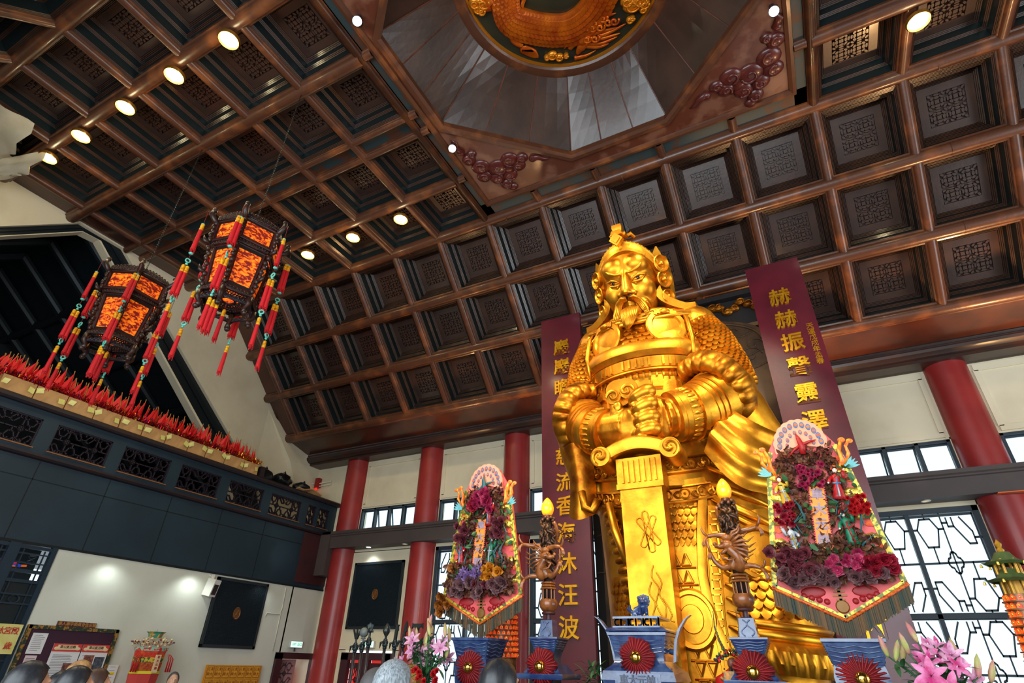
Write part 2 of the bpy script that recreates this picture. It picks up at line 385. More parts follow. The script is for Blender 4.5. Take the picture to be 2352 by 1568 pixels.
# octagonal drum of planks rising to the dragon roundel
ZR = 11.45
seamw = mat('worn_seam', (112, 58, 34), .5, c2=(70, 36, 26), scale=5)
dome = []
for i in range(8):
    a, b = Vector(octv[i]), Vector(octv[(i+1) % 8])
    for k in range(3):
        t0, t1 = k/3, (k+1)/3; pa, pb = a.lerp(b, t0), a.lerp(b, t1); m = MB(Z0)
        an = [math.atan2(p.y-OC.y, p.x-OC.x) for p in (pa, pb)]
        if an[1]-an[0] > pi: an[1] -= 2*pi
        if an[0]-an[1] > pi: an[1] += 2*pi
        rows = []
        for s in range(5):
            u = s/4; row = []
            for jn in range(4):
                v = jn/3; o = pa.lerp(pb, v); ang = an[0]+(an[1]-an[0])*v; c = Vector((OC.x+2.16*cos(ang), OC.y+2.16*sin(ang)))
                p = (OC+(o-OC)*1.035).lerp(c, u); lift = .008*((i*3+k) % 3)
                row.append((p.x, p.y, 10.2+(ZR-10.2)*u+lift))
            rows.append(row)
        m.grid(rows); dp_ = m.obj('dome_plank', plank, field)
        m = MB(); m.tube([tuple(Vector(r_[0])+Vector((0, 0, EYE-.004))) for r_ in rows], .016 if k else .012, 5); m.obj('worn_seam', seamw, dp_)
m = MB(Z0 @ T(OC.x, OC.y, 0)); m.lathe([(2.24, ZR+.05), (2.24, ZR-.03), (2.14, ZR-.05), (2.02, ZR-.04), (1.98, ZR), (1.98, ZR+.1)], 64, caps=False); m.obj('roundel_ring', wood, field, smooth=40)
# ---- walls
def slabs(mb, rects, y0, y1):
    for xa, xb, za, zb in rects: mb.box(((xa+xb)/2, (y0+y1)/2, (za+zb)/2), (xb-xa, abs(y1-y0), zb-za))
colx = [-13.36, -10.24, -7.14, 3.62, 6.74, 9.86]
m = MB(Z0)
cols_all = colx
bays = list(zip(colx[:2]+[-7.14], colx[1:3]+[-4.5]))+[(.75, 3.62), (3.62, 6.74), (6.74, 9.86)]
UPW = []; LOW = []
slabs(m, [(WL, -13.0, -1.9, 6.0), (-4.55, .8, -1.9, 6.0), (9.6, WR, -1.9, 6.0)], 14, 14.3)
for i, (a, b) in enumerate(bays):
    a0, b0 = a+.42, b-.42
    if i == 2: b0 = -4.5
    if i == 3: a0 = .75
    slabs(m, [(a, b, 4.36, 6.0), (a, b, 2.98, 3.62), (a, a0, -1.9, 4.4), (b0, b, -1.9, 4.4)], 14, 14.3)
    UPW.append((a0, b0))
    if i == 0: slabs(m, [(a0, b0, .28, 3.0), (a0, a0+.25, -1.9, .3), (b0-.25, b0, -1.9, .3)], 14, 14.3)
    elif i == 5: slabs(m, [(a0, b0, -1.9, 3.0)], 14, 14.3)
    else: LOW.append((a0, b0)); slabs(m, [(a0, b0, -1.9, -1.0)], 14, 14.3)
wb = st(m.obj('wall_back', cream))
m = MB(Z0)                                           # raised border round each upper plaster panel
for a, b in UPW:
    x0, x1 = a+.06, b-.06
    for c, d in ((((x0+x1)/2, 13.985, 5.86), (x1-x0, .03, .16)), (((x0+x1)/2, 13.985, 4.46), (x1-x0, .03, .12)), ((x0+.03, 13.985, 5.15), (.1, .03, 1.3)), ((x1-.03, 13.985, 5.15), (.1, .03, 1.3))): m.box(c, d)
m.obj('panel_border', cream, wb)
def bars(mb, segs, w, d, M=None):
    for (xa, ya), (xb, yb) in segs:
        v = Vector((xb-xa, yb-ya)); l = v.length; a = math.atan2(v.y, v.x)
        mb.box((0, 0, 0), (l+w*.6, w, d), (M if M is not None else I4) @ T((xa+xb)/2, (ya+yb)/2, 0) @ Rm(a, 'Z'))
def lattice_tile():
    """one tile of the octagon-and-cross window lattice, 0..1"""
    S = []
    def poly(p): S.extend([(p[i], p[(i+1) % len(p)]) for i in range(len(p))])
    poly([(.10, .84), (.18, .95), (.34, .95), (.42, .84), (.34, .66), (.18, .66)][:6])
    poly([(.58, .16), (.66, .05), (.82, .05), (.90, .16), (.82, .34), (.66, .34)])
    for a in ([(.58, .95), (.58, .86), (.66, .86), (.80, .68), (.90, .68), (.90, .80)], [(.42, .05), (.42, .14), (.34, .14), (.20, .32), (.10, .32), (.10, .20)]):
        S.extend(list(zip(a[:-1], a[1:])))
    S += [((.66, .86), (.66, .95)), ((.9, .8), (.78, .95)), ((.34, .14), (.34, .05)), ((.1, .2), (.22, .05))]
    S += [((.5, 0), (.5, 1)), ((0, .5), (1, .5)), ((0, .84), (.10, .84)), ((.42, .84), (.5, .84)), ((.58, .16), (.5, .16)), ((.9, .16), (1, .16)), ((.26, .95), (.26, 1)), ((.26, .66), (.26, .5)), ((.74, .05), (.74, 0)), ((.74, .34), (.74, .5)), ((.9, .74), (1, .74)), ((0, .26), (.1, .26)), ((.58, .9), (.5, .9)), ((.42, .1), (.5, .1))]
    for k in range(4):
        c = (.5+.055*cos(k*pi/2), .5+.055*sin(k*pi/2))
        pts = [(c[0]+.05*cos(k*pi/2+t*pi/5-pi/2), c[1]+.05*sin(k*pi/2+t*pi/5-pi/2)) for t in range(6)]
        S += list(zip(pts[:-1], pts[1:]))
    return S
LT = lattice_tile()
wn = 0
PX = Rm(pi/2, 'X')                                     # local (x, y) -> world (x, z)
def lattice_window(a, b, z0, z1, rows=(0,)):
    global wn; wn += 1
    fr = MB(Z0); W = b-a; y = 14.1
    for c, d in (((a+.05, y, (z0+z1)/2), (.1, .16, z1-z0)), ((b-.05, y, (z0+z1)/2), (.1, .16, z1-z0)), (((a+b)/2, y, z1-.05), (W, .16, .1)), (((a+b)/2, y, z0+.05), (W, .16, .1))): fr.box(c, d)
    n = 2; cw = (W-.2)/n
    zs = [z0+.1, z0+.1+(z1-z0-.2)/2, z1-.1]
    for k in range(1, n): fr.box((a+.1+cw*k, y, (z0+z1)/2), (.08, .14, z1-z0))
    fr.box(((a+b)/2, y, zs[1]), (W, .14, .08))
    o = st(fr.obj('window_%d' % wn, steel))
    lb = MB(Z0)
    for k in range(n):
        for r in range(2):
            h = zs[r+1]-zs[r]; M = T(a+.1+cw*k, y, zs[r]) @ PX
            fl = (k+r) % 2
            bars(lb, [(((1-p[0]) if fl else p[0], p[1]), ((1-q[0]) if fl else q[0], q[1])) for p, q in LT], .021, .02, M @ Sm(cw, h, 1))
            bars(lb, [((.02, .02), (.98, .02)), ((.02, .98), (.98, .98)), ((.02, .02), (.02, .98)), ((.98, .02), (.98, .98))], .025, .03, M @ Sm(cw, h, 1))
    lb.obj('lattice', steel, o)
    g = MB(Z0); g.box(((a+b)/2, 14.16, (z0+z1)/2), (W-.1, .01, z1-z0-.1)); g.obj('glass', glass, o)
for a, b in LOW: lattice_window(a, b, -1.0, 2.98)
for i, (a, b) in enumerate(UPW):
    wn += 1; fr = MB(Z0); n = 4; y = 14.08; z0, z1 = 3.6, 4.37; cw = (b-a)/n
    fr.box(((a+b)/2, y, z1-.03), (b-a, .14, .06)); fr.box(((a+b)/2, y, z0+.03), (b-a, .14, .06))
    for k in range(n+1): fr.box((min(max(a+cw*k, a+.03), b-.03), y, (z0+z1)/2), (.07, .14, z1-z0))
    o = st(fr.obj('window_%d' % wn, steel))
    sh = MB(Z0)
    for k in range(n):
        M = T(a+cw*(k+.5), y+.05, z1-.06) @ Rm(.25 if k in (1, 2) else 0, 'X')
        h = z1-z0-.12
        for c, d in (((0, 0, -.02), (cw-.08, .03, .04)), ((0, 0, -h+.02), (cw-.08, .03, .04)), ((-cw/2+.05, 0, -h/2), (.03, .03, h)), ((cw/2-.05, 0, -h/2), (.03, .03, h))): sh.box(c, d, M)
    sh.obj('sash', steel, o)
    g = MB(Z0); g.box(((a+b)/2, 14.2, (z0+z1)/2), (b-a, .01, z1-z0)); g.obj('glass', glass, o)
# columns
for x in colx:
    m = MB(Z0 @ T(x, 14.0, 0)); m.lathe([(.41, -1.9), (.405, 3.1)], 40); m.lathe([(.405, 3.5), (.40, 6.02)], 40); st(m.obj('column', red, smooth=40))
# ledge beam along the rear wall
m = MB(Z0)
prof = [(14.0, 3.07), (13.5, 3.07), (13.5, 3.42), (13.47, 3.44), (13.47, 3.47), (13.44, 3.5), (13.44, 3.58), (14.0, 3.58)]
m.loft([[(x, y, z) for y, z in prof] for x in (-13.95, 9.9)], True, True)
m.box((-13.82, 13.75, 2.93), (.5, .62, 1.3))
st(m.obj('trim_2', grey))
# left wall below the gallery, gallery, gable
GX = -14.0
m = MB(Z0)
m.box((GX-.15, 9.55, 0), (.3, 6.5, 3.79)); m.box((GX-.15, 13.4, 1.02), (.3, 1.3, 1.75)); m.box((GX-.15, 0, 0), (.3, 8.5, 3.79))
WLOBJ = st(m.obj('wall_left', white))
# gallery: dark face with lattice screens, ledge and handrail
gal = empty('gallery'); gal['kind'] = 'structure'
m = MB(Z0); lat = []
ps = [(5.33+1.48*k, 6.51+1.48*k) for k in range(-7, 5)]+[(12.74, 13.08), (13.22, 13.68)]
m.box((GX-.1, 4.5, 2.72), (.2, 19.2, 1.66)); m.box((GX-.1, 4.5, 4.42), (.12, 19.2, .2)); m.box((GX-.1, 4.5, 3.635), (.12, 19.2, .17))
prev = -5.1
for a, b in ps+[(14.1, 14.1)]:
    m.box((GX-.1, (prev+a)/2, 4.02), (.12, a-prev, .6)); prev = b
m.obj('gallery_front', navy, gal)
def gallery_screen(a, b):
    s = MB(Z0); W = b-a; M = T(GX-.1, a, 3.72) @ frame(Vector(), Vector((0, 1, 0)), Vector((0, 0, 1)), Vector((1, 0, 0)))
    nx = max(1, round(W/.59)); cw = W/nx
    for k in range(nx):
        bars(s, [(((1-p[0]) if k % 2 else p[0], p[1]), ((1-q[0]) if k % 2 else q[0], q[1])) for p, q in LT], .035, .05, M @ T(cw*k, 0, 0) @ Sm(cw, .6, 1))
    for e in np.arange(.04, W, .115):
        for z in (0, .53): bars(s, [((e, z), (e, z+.07))], .02, .05, M)
    bars(s, [((0, .01), (W, .01)), ((0, .59), (W, .59)), ((.01, 0), (.01, .6)), ((W-.01, 0), (W-.01, .6))], .03, .07, M)
    o = s.obj('lattice_screen', mat('screen_paint', (34, 24, 36), .5), gal)
    MB(Z0).box((GX+.0, (a+b)/2, 3.70), (.03, W+.04, .02)).obj('worn_edge', mat('worn_edge', (150, 92, 48), .5), o)
for a, b in ps: gallery_screen(a, b)
m = MB(Z0)
prof = [(GX-.22, 4.5), (GX+.06, 4.5), (GX+.09, 4.54), (GX+.09, 4.6), (GX+.05, 4.64), (GX-.22, 4.64)]
m.loft([[(x, y, z) for x, z in prof] for y in (-5, 14)], True, True)
prof = [(GX, 3.48), (GX+.07, 3.50), (GX+.10, 3.54), (GX+.10, 3.58), (GX, 3.60)]
m.loft([[(x, y, z) for x, z in prof] for y in (-5, 13.9)], True, True)
m.obj('handrail', navy2, gal)
m = MB(Z0)                                            # seams between the face boards
for y in (2.3, 3.8, 5.3, 6.75, 8.28, 9.75, 11.23): m.box((GX+.002, y, 2.68), (.006, .018, 1.58))
m.box((GX+.002, 4, 3.1), (.006, 18, .018)); m.box((GX+.004, 4.5, 1.91), (.03, 19.2, .05)); m.obj('seam', black, gal)
m = MB(Z0); m.box((GX+.012, 13.37, 2.75), (.03, 1.25, 1.45)); m.obj('end_board', brown, gal)
m = MB(Z0); m.box((GX-.9, 4.5, 3.55), (1.6, 19.2, .1)); m.obj('gallery_floor', navy2, gal)
# gable wall with the dark triangular opening to the next hall
inner = [(-1.5, 3.5), (3.05-3.65, 4.9), (3.05, 8.57), (4.46, 9.88), (4.86, 9.92), (9.45, 6.04), (10.7, 4.95), (11.6, 3.5)]
outer = [(-2.6, 3.5), (-1.1, 4.9), (2.96, 8.79), (4.29, 10.02), (5.44, 10.02), (10.45, 6.04), (11.85, 4.9), (12.6, 3.5)]
def strip(mb, A, B, xa, xb):
    n = len(A)
    mb.add([(xa, y, z) for y, z in A]+[(xb, y, z) for y, z in B], [(i, i+1, n+i+1, n+i) for i in range(n-1)])
m = MB(Z0)
m.add([(WL, y, z) for y, z in outer[:5]]+[(WL, -4, 3.5), (WL, -4, 6.0), (WL, 1.0, 10.6)], [(0, 1, 2, 3, 4, 7, 6, 5)]) if False else None
top = [(-4.2, 3.5), (-4.2, 6.4), (1.0, 10.7), (4.3, 10.7), (5.5, 10.7), (9.1, 10.7), (14.0, 6.0), (14.0, 3.5)]
strip(m, outer, top, WL, WL); strip(m, outer, outer, WL, WL-.3)
wl = st(m.obj('wall_left_gable', cream))
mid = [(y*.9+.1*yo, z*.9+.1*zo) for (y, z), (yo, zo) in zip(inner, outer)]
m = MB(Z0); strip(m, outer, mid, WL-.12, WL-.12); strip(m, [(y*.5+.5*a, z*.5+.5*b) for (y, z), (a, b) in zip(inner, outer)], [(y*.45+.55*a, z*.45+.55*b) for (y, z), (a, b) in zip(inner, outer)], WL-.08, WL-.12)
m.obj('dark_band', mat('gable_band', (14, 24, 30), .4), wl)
m = MB(Z0); strip(m, mid, inner, WL-.10, WL-.10); strip(m, inner, inner, WL-.10, WL-.4); m.obj('pale_edge', cream, wl)
# the dim hall beyond the gable: sloping dark ceiling with beams and a back wall
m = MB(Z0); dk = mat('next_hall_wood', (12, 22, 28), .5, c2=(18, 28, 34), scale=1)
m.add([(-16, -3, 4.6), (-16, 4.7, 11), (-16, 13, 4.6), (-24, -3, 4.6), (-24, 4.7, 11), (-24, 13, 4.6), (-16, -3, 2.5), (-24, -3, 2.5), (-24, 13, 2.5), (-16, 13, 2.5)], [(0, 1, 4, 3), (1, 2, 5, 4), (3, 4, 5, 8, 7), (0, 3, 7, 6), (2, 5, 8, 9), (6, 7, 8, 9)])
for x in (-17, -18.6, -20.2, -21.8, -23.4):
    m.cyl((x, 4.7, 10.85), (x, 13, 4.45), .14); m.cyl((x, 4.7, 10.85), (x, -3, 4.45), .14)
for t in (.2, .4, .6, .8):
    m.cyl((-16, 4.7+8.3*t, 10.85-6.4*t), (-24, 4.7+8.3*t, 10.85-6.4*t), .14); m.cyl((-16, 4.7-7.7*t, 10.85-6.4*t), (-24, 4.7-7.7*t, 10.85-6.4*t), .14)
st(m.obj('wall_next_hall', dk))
# sloping pale buttress in the rear left corner
m = MB(Z0); m.add([(WL, 11.5, 7.45), (WL, 11.55, 5.0), (WL+.0, 14, 5.0), (WL, 14, 6.2), (WL+.35, 12.6, 5.9), (WL+.35, 14, 6.0), (WL+.35, 13.2, 4.9), (WL+.35, 14, 4.9)], [(0, 1, 6, 4), (0, 4, 5, 3), (4, 6, 7, 5), (1, 2, 7, 6)])
m.obj('corner_haunch', cream, wl)
# right and front walls (beside and behind the camera)
m = MB(Z0); m.box((WR+.15, 5, 5.6), (.3, 18, 10.2)); m.box((WR+.15, 12.2, -.1), (.3, 3.7, 3.7)); m.box((WR+.15, -.9, -.1), (.3, 6.2, 3.7)); st(m.obj('wall_right', cream))
m = MB(Z0); m.box((SX, WF-.15, 5.4), (28, .3, 1.4)); m.box((-11.4, WF-.15, 1.4), (8.4, .3, 6.7)); m.box((7.9, WF-.15, 1.4), (8.4, .3, 6.7)); st(m.obj('wall_front', cream))
# ================================================================ the golden general
gold = mat('gold_leaf', (216, 150, 40), .40, .95, c2=(172, 106, 22), scale=3.2, amt=.5, bump=.10, bscale=22, lo=.42, hi=.68)
gold_r = mat('gold_leaf_worn', (196, 130, 32), .44, .95, c2=(136, 74, 14), scale=4, bump=.14, bscale=26, lo=.42, hi=.66)
eye_m = mat('eye_black', (12, 12, 16), .15)
S0 = T(SX, 0, EYE)
statue = empty('statue', (SX, 8.3, 0), 'giant gilded warrior statue gripping an upright sword in both fists between two red boards', 'statue')
def sobj(mb, name, m=gold, smooth=45, par=None):
    o = mb.obj(name, m, None, smooth); o.parent = par or statue
    o.matrix_parent_inverse = (par or statue).matrix_world.inverted() if par is None else Matrix.Identity(4)
    return o
statue.matrix_world = T(SX, 8.3, 0)
bpy.context.view_layer.update()
def sp(o, par=None):
    """hang a part on the statue without moving it"""
    p = par or statue
    o.parent = p
    if p is statue: o.matrix_parent_inverse = T(-SX, -8.3, 0)
    return o
BZ = [(5.62, 0, .34, .26), (5.44, 0, .52, .32), (5.30, 0, .84, .40), (5.12, 0, 1.02, .50), (4.7, 0, 1.06, .70), (4.35, 0, 1.02, .78), (4.0, 0, .93, .76), (3.5, .0, .88, .78), (3.0, .0, .92, .84), (2.6, .02, .98, .88), (2.1, .08, 1.06, .9), (1.4, .20, 1.14, .88), (.5, .36, 1.26, .88), (-.3, .40, 1.3, .9), (-1.24, .40, 1.3, .9)]
YC = 8.3
def bod(z):
    for (za, *a), (zb, *b) in zip(BZ[:-1], BZ[1:]):
        if zb <= z <= za:
            t = (za-z)/(za-zb); return [p+(q-p)*t for p, q in zip(a, b)]
    return BZ[-1][1:]
def bs(th, z, off=0.):
    """front of the body: th degrees to the right of straight ahead"""
    cx, hw, hd = bod(z); a = math.radians(th)
    return Vector((cx+(hw+off)*sin(a), YC-(hd+off)*cos(a), z))
def scales(mb, surf, u0, u1, v0, v1, nu, nv, lift=.035, mask=None, down=1):
    """overlapping rounded armour scales over surf(u, v, off); rows run along u"""
    du, dv = (u1-u0)/nu, (v1-v0)/nv
    for j in range(nv):
        for i in range(nu+j % 2):
            u, v = u0+du*(i+.5-(.5 if j % 2 else 0)), v0+dv*(j+.5)
            if mask and not mask(u, v): continue
            out = []
            for a, b, h in ((-.52, -.62, .0), (.52, -.62, .0), (.5, .05, .7), (.34, .42, 1), (0, .64, 1.1), (-.34, .42, 1), (-.5, .05, .7)):
                out.append(tuple(surf(u+a*du*.97, v+b*dv, .006+lift*h)))
            cen = tuple(surf(u, v, lift*1.05)); base = [tuple(surf(u+a*du*.97, v+b*dv, -.02)) for a, b in ((.5, .05), (.34, .42), (0, .64), (-.34, .42), (-.5, .05))]
            mb.add(out+[cen]+base, [(k, (k+1) % 7, 7) for k in range(7)]+[(2+k, 8+k, 9+k, 3+k) for k in range(4)])
# ---- one continuous body: trunk, robe, both arms
m = MB(S0)
m.loft([[tuple((cx+hw*cos(2*pi*j/40), YC+hd*sin(2*pi*j/40), z)) for j in range(40)] for z, cx, hw, hd in BZ])
armL = [((-.80, 8.35, 4.98), .38), ((-.98, 8.3, 4.58), .38), ((-1.06, 8.2, 4.1), .37), ((-1.10, 8.05, 3.65), .38), ((-.98, 7.78, 3.35), .40), ((-.72, 7.55, 3.12), .36), ((-.42, 7.4, 2.99), .28)]
armR = [((.84, 8.35, 4.98), .38), ((1.03, 8.3, 4.6), .40), ((1.16, 8.2, 4.1), .41), ((1.22, 8.05, 3.62), .42), ((1.04, 7.75, 3.38), .44), ((.74, 7.5, 3.16), .38), ((.42, 7.3, 3.05), .28)]
for A in (armL, armR): m.tube([p for p, r in A], [r for p, r in A], 18); m.ball(A[0][0], .44, 14, 9)
# hanging sleeve folds
m.loft([[(x+w*cos(2*pi*j/16), y+d*sin(2*pi*j/16), z) for j in range(16)] for x, y, z, w, d in ((1.34, 8.0, 3.5, .32, .3), (1.42, 8.05, 3.1, .36, .26), (1.46, 8.1, 2.82, .42, .2), (1.3, 8.15, 2.5, .40, .2), (1.14, 8.2, 2.1, .42, .3))])
m.loft([[(x+w*cos(2*pi*j/16), y+d*sin(2*pi*j/16), z) for j in range(16)] for x, y, z, w, d in ((-1.3, 8.0, 3.4, .28, .3), (-1.22, 8.0, 2.9, .26, .26), (-1.1, 8.0, 2.5, .24, .26), (-1.04, 7.98, 2.2, .25, .24), (-.96, 7.95, 2.02, .2, .16))])
# neck
m.tube([(0, 8.38, 5.25), (0, 8.1, 5.62)], [.36, .36], 16)
# robe swell at the right hip and the hem on the right
m.loft([[(cx+w*cos(2*pi*j/20), y+d*sin(2*pi*j/20), z) for j in range(20)] for cx, y, z, w, d in ((1.0, 8.28, 2.5, .38, .46), (1.14, 8.15, 2.0, .40, .55), (1.20, 8.08, 1.4, .42, .60), (1.26, 8.02, .8, .44, .64), (1.30, 7.98, .3, .46, .66))])
body = remesh(m, 'body', gold, .03, 6); sp(body)
# ---- trunk armour
sh = MB(S0)
discs = [(-.50, 4.76), (.50, 4.80)]
def chest_mask(th, z):
    p = bs(th, z); return all((p.x-x)**2+(p.z-zz)**2 > .10 for x, zz in discs)
scales(sh, bs, -78, 78, 5.24, 4.45, 22, 9, .034, chest_mask)
sp(sh.obj('breast_scales', gold, smooth=50))
for x, z in discs:
    th = math.degrees(math.asin(x/bod(z)[1])); o = bs(th, z, .0); n = (bs(th, z, 1)-o).normalized(); n = (n+Vector((0, 0, .05))).normalized()
    X = Vector((0, 0, 1)).cross(n).normalized(); D = MB(S0 @ frame(o, X, n.cross(X), n))
    D.lathe([(.33, -.12), (.335, .02), (.315, .045), (.245, .05), (.232, .03), (.225, .015), (.1, .035), (.001, .04)], 32)
    d = sp(D.obj('chest_disc', gold, smooth=35))
    kn = MB(S0 @ frame(o, X, n.cross(X), n))
    for a in range(-3, 4):
        t = pi/2+a*.2; kn.box((.285*cos(t), .285*sin(t), .05), (.05, .085, .03), None)
    kn.ball((0, .27, .06), (.09, .05, .04)); kn.obj('knot', gold, d, 40)
def hoop(mb, z0, z1, off, th0=-88, th1=88, n=36, prof=((0, 0), (.3, 1), (.7, 1), (1, 0)), droop=0.):
    P = []
    for i in range(n+1):
        th = th0+(th1-th0)*i/n; dz = droop*(1-(th/90)**2)
        P.append([tuple(bs(th, z0+(z1-z0)*t-dz, off*h)) for t, h in prof])
    mb.grid(P)
b = MB(S0)
hoop(b, 4.52, 4.22, .10, prof=((0, -.2), (.05, .7), (.4, 1.1), (.75, 1), (1, .4), (1.02, -.3)))
hoop(b, 4.22, 4.0, .05, prof=((0, 0), (.1, 1), (.9, 1), (1, 0)))
hoop(b, 4.0, 3.94, .09)
for th in range(-72, 73, 6):
    if abs(th) % 24 < 13:
        o = bs(th, 4.11, .05); a = math.radians(th); b.box((0, 0, 0), (.035, .05, .15), T(*o) @ Rm(a, 'Z'))
for th in range(-78, 79, 6): b.box((0, 0, 0), (.03, .05, .07), T(*bs(th, 3.9, .02)) @ Rm(math.radians(th), 'Z'))
for th in (-44, -18, 18, 44):
    P = [[tuple(bs(th+dt, z, h)) for dt, h in ((-6, -.01), (-5.6, .025), (5.6, .025), (6, -.01))] for z in np.linspace(3.9, 2.9, 9)]
    b.grid(P)
    for z in (3.72, 3.54, 3.36, 3.2, 3.04): b.box((0, 0, 0), (.15, .06, .11), T(*bs(th, z, .04)) @ Rm(math.radians(th), 'Z'))
sp(b.obj('belly_plate', gold, smooth=35))
# collar folds and shoulder ribs
c = MB(S0)
for k, (z, r, y) in enumerate(((5.40, .52, 8.22), (5.34, .66, 8.24), (5.28, .80, 8.26), (5.22, .93, 8.28))):
    c.tube([(r*sin(t)*1.02, y-(.44+.05*k)*cos(t)-.02*k, z-.20*cos(t)*(1+k*.12)) for t in np.linspace(-1.75, 1.75, 25)], .075-.008*k, 10, .8)
sp(c.obj('scarf', gold, smooth=True))
for sgn, A in ((-1, armL), (1, armR)):
    # scaled sleeve down to the ruffled cuff
    pts = [Vector(p) for p, r in A[:4]]; rad = [r for p, r in A[:4]]
    def arm_surf(u, v, off, pts=pts, rad=rad, sgn=sgn):
        t = max(0, min(2.999, v)); i = int(t); f = t-i; p = pts[i].lerp(pts[i+1], f); r = rad[i]+(rad[i+1]-rad[i])*f+off
        ax = (pts[i+1]-pts[i]).normalized(); fx = Vector((0, -1, 0)); fx = (fx-ax*fx.dot(ax)).normalized(); sx_ = ax.cross(fx)
        a = math.radians(u); return p+(fx*cos(a)+sx_*sin(a))*r
    s = MB(S0); scales(s, arm_surf, -120, 120, .0, 2.75, 18, 16, .03)
    sp(s.obj('sleeve_scales', gold, smooth=50))
    # raised hem of the breastplate beside the sleeve
    e = MB(S0); e.tube([(sgn*.74, 7.98, 5.18), (sgn*.84, 7.80, 4.9), (sgn*.88, 7.74, 4.5), (sgn*.84, 7.76, 4.1)], [.025, .04, .04, .025], 8); sp(e.obj('armhole_rib', gold, smooth=True))
    # ruffled cuff
    C = Vector((-1.02, 7.88, 3.50)) if sgn < 0 else Vector((1.02, 7.80, 3.54))
    N = Vector((.80, -.48, -.30)).normalized() if sgn < 0 else Vector((-.50, -.62, -.60)).normalized()
    X = N.cross(Vector((0, 0, 1))).normalized(); Y = N.cross(X); P = []
    nn = 120; R = .46 if sgn < 0 else .50
    for i in range(nn):
        a = 2*pi*i/nn; f = abs(sin(a*9+.35*sin(4*a)+.2*sin(7*a)))**.38; row = []
        for t, r, q in ((-.22, R-.06, 0), (-.15, R+.09, .1), (-.10, R+.12, .3), (.06, R+.09, 1), (.12, R+.02, 1), (.13, R-.08, 1), (.08, R-.14, .6), (-.05, R-.16, 0)):
            rr = r-.085*q*(1-f); tt = t+.04*q*f
            row.append(tuple(C+X*(rr*cos(a))+Y*(rr*sin(a)*1.06)+N*tt))
        P.append(row)
    P.append(P[0]); u = MB(S0); u.grid(P); sp(u.obj('cuff', gold_r, smooth=True))
    # bracer with raised bands
    g = MB(S0); w = [Vector(p) for p, r in A[3:]]; rr = [r for p, r in A[3:]]
    for t, wd, hh in ((.9, .05, .02), (1.3, .02, .008), (1.5, .02, .008), (1.7, .02, .008), (2.0, .04, .02), (2.3, .10, .015), (2.62, .05, .05), (2.8, .04, .06)):
        i = min(int(t), 2); f = t-i; p = w[i].lerp(w[i+1], f); r = rr[i]+(rr[i+1]-rr[i])*f; d = (w[i+1]-w[i]).normalized(); q = d.to_track_quat('Z', 'X').to_matrix().to_4x4()
        g.lathe([(r-.03, -wd), (r+hh, -wd*.8), (r+hh, wd*.8), (r-.03, wd)], 28, T(*p) @ q)
        if wd == .10:
            for k in range(26): g.ball((r*1.02*cos(2*pi*k/26), r*1.02*sin(2*pi*k/26), 0), (.03, .03, .08), 7, 5, T(*p) @ q)
    sp(g.obj('bracer', gold, smooth=40))
# ---- hands closed on the hilt
def finger(mb, a, b, bulge, r):
    a, b = Vector(a), Vector(b); pts = []
    for t in np.linspace(0, 1, 9):
        p = a.lerp(b, t); p.y -= bulge*(1-(2*t-.85)**2*.9); pts.append(tuple(p))
    mb.tube(pts, [r*.92, r*1.08, r*1.1, r*1.02, r, r*1.02, r*.98, r*.9, r*.6], 14)
def px(x, y, Y): p = at(x, y, Y=Y); return (p.x-SX, p.y, p.z-EYE)
h = MB(S0)
h.ball((-.17, 7.30, 3.0), (.34, .22, .30), 18, 12); h.tube([(-.62, 7.45, 3.08), (-.42, 7.38, 3.03), (-.15, 7.3, 3.0)], [.27, .28, .26], 16)
finger(h, px(1418, 962, 7.22), px(1417, 926, 7.22), .03, .095)                        # thumb standing up
for dz in (.18, .06, -.06, -.18): finger(h, (-.05, 7.24, 3.0+dz), (.2, 7.22, 3.0+dz), .05, .09)
rh = remesh(h, 'right_hand', gold, .018, 4); sp(rh)
h = MB(S0)
h.ball((.28, 7.28, 3.05), (.22, .22, .36), 18, 12); h.tube([(.55, 7.4, 3.1), (.36, 7.3, 3.06)], [.27, .28], 16)
for (xa, ya), (xb, yb) in (((1500, 898), (1450, 926)), ((1506, 926), (1457, 951)), ((1510, 957), (1462, 975)), ((1513, 986), (1466, 1000))):
    finger(h, px(xa, ya, 7.12), px(xb, yb, 7.08), .11, .098)
lh = remesh(h, 'left_hand', gold, .016, 3); sp(lh)
for x, y, a in ((1455, 927, .5), (1462, 952, .4), (1467, 977, .3), (1471, 1000, .2)):
    nl = MB(S0); o = Vector(px(x+4, y, 6.945)); nl.loft([[(o.x+rx*cos(2*pi*j/14), o.y+dy, o.z+rx*.62*sin(2*pi*j/14)) for j in range(14)] for rx, dy in ((.075, .05), (.072, .0), (.055, -.012), (.01, -.014))]); nl.obj('fingernail', gold, lh, 40)
o = Vector(px(1417, 932, 7.1)); k = MB(S0); k.loft([[(o.x+rx*.8*cos(2*pi*j/14), o.y+dy, o.z+rx*sin(2*pi*j/14)) for j in range(14)] for rx, dy in ((.075, .05), (.07, 0), (.05, -.012), (.01, -.014))]); k.obj('thumbnail', gold, rh, 40)
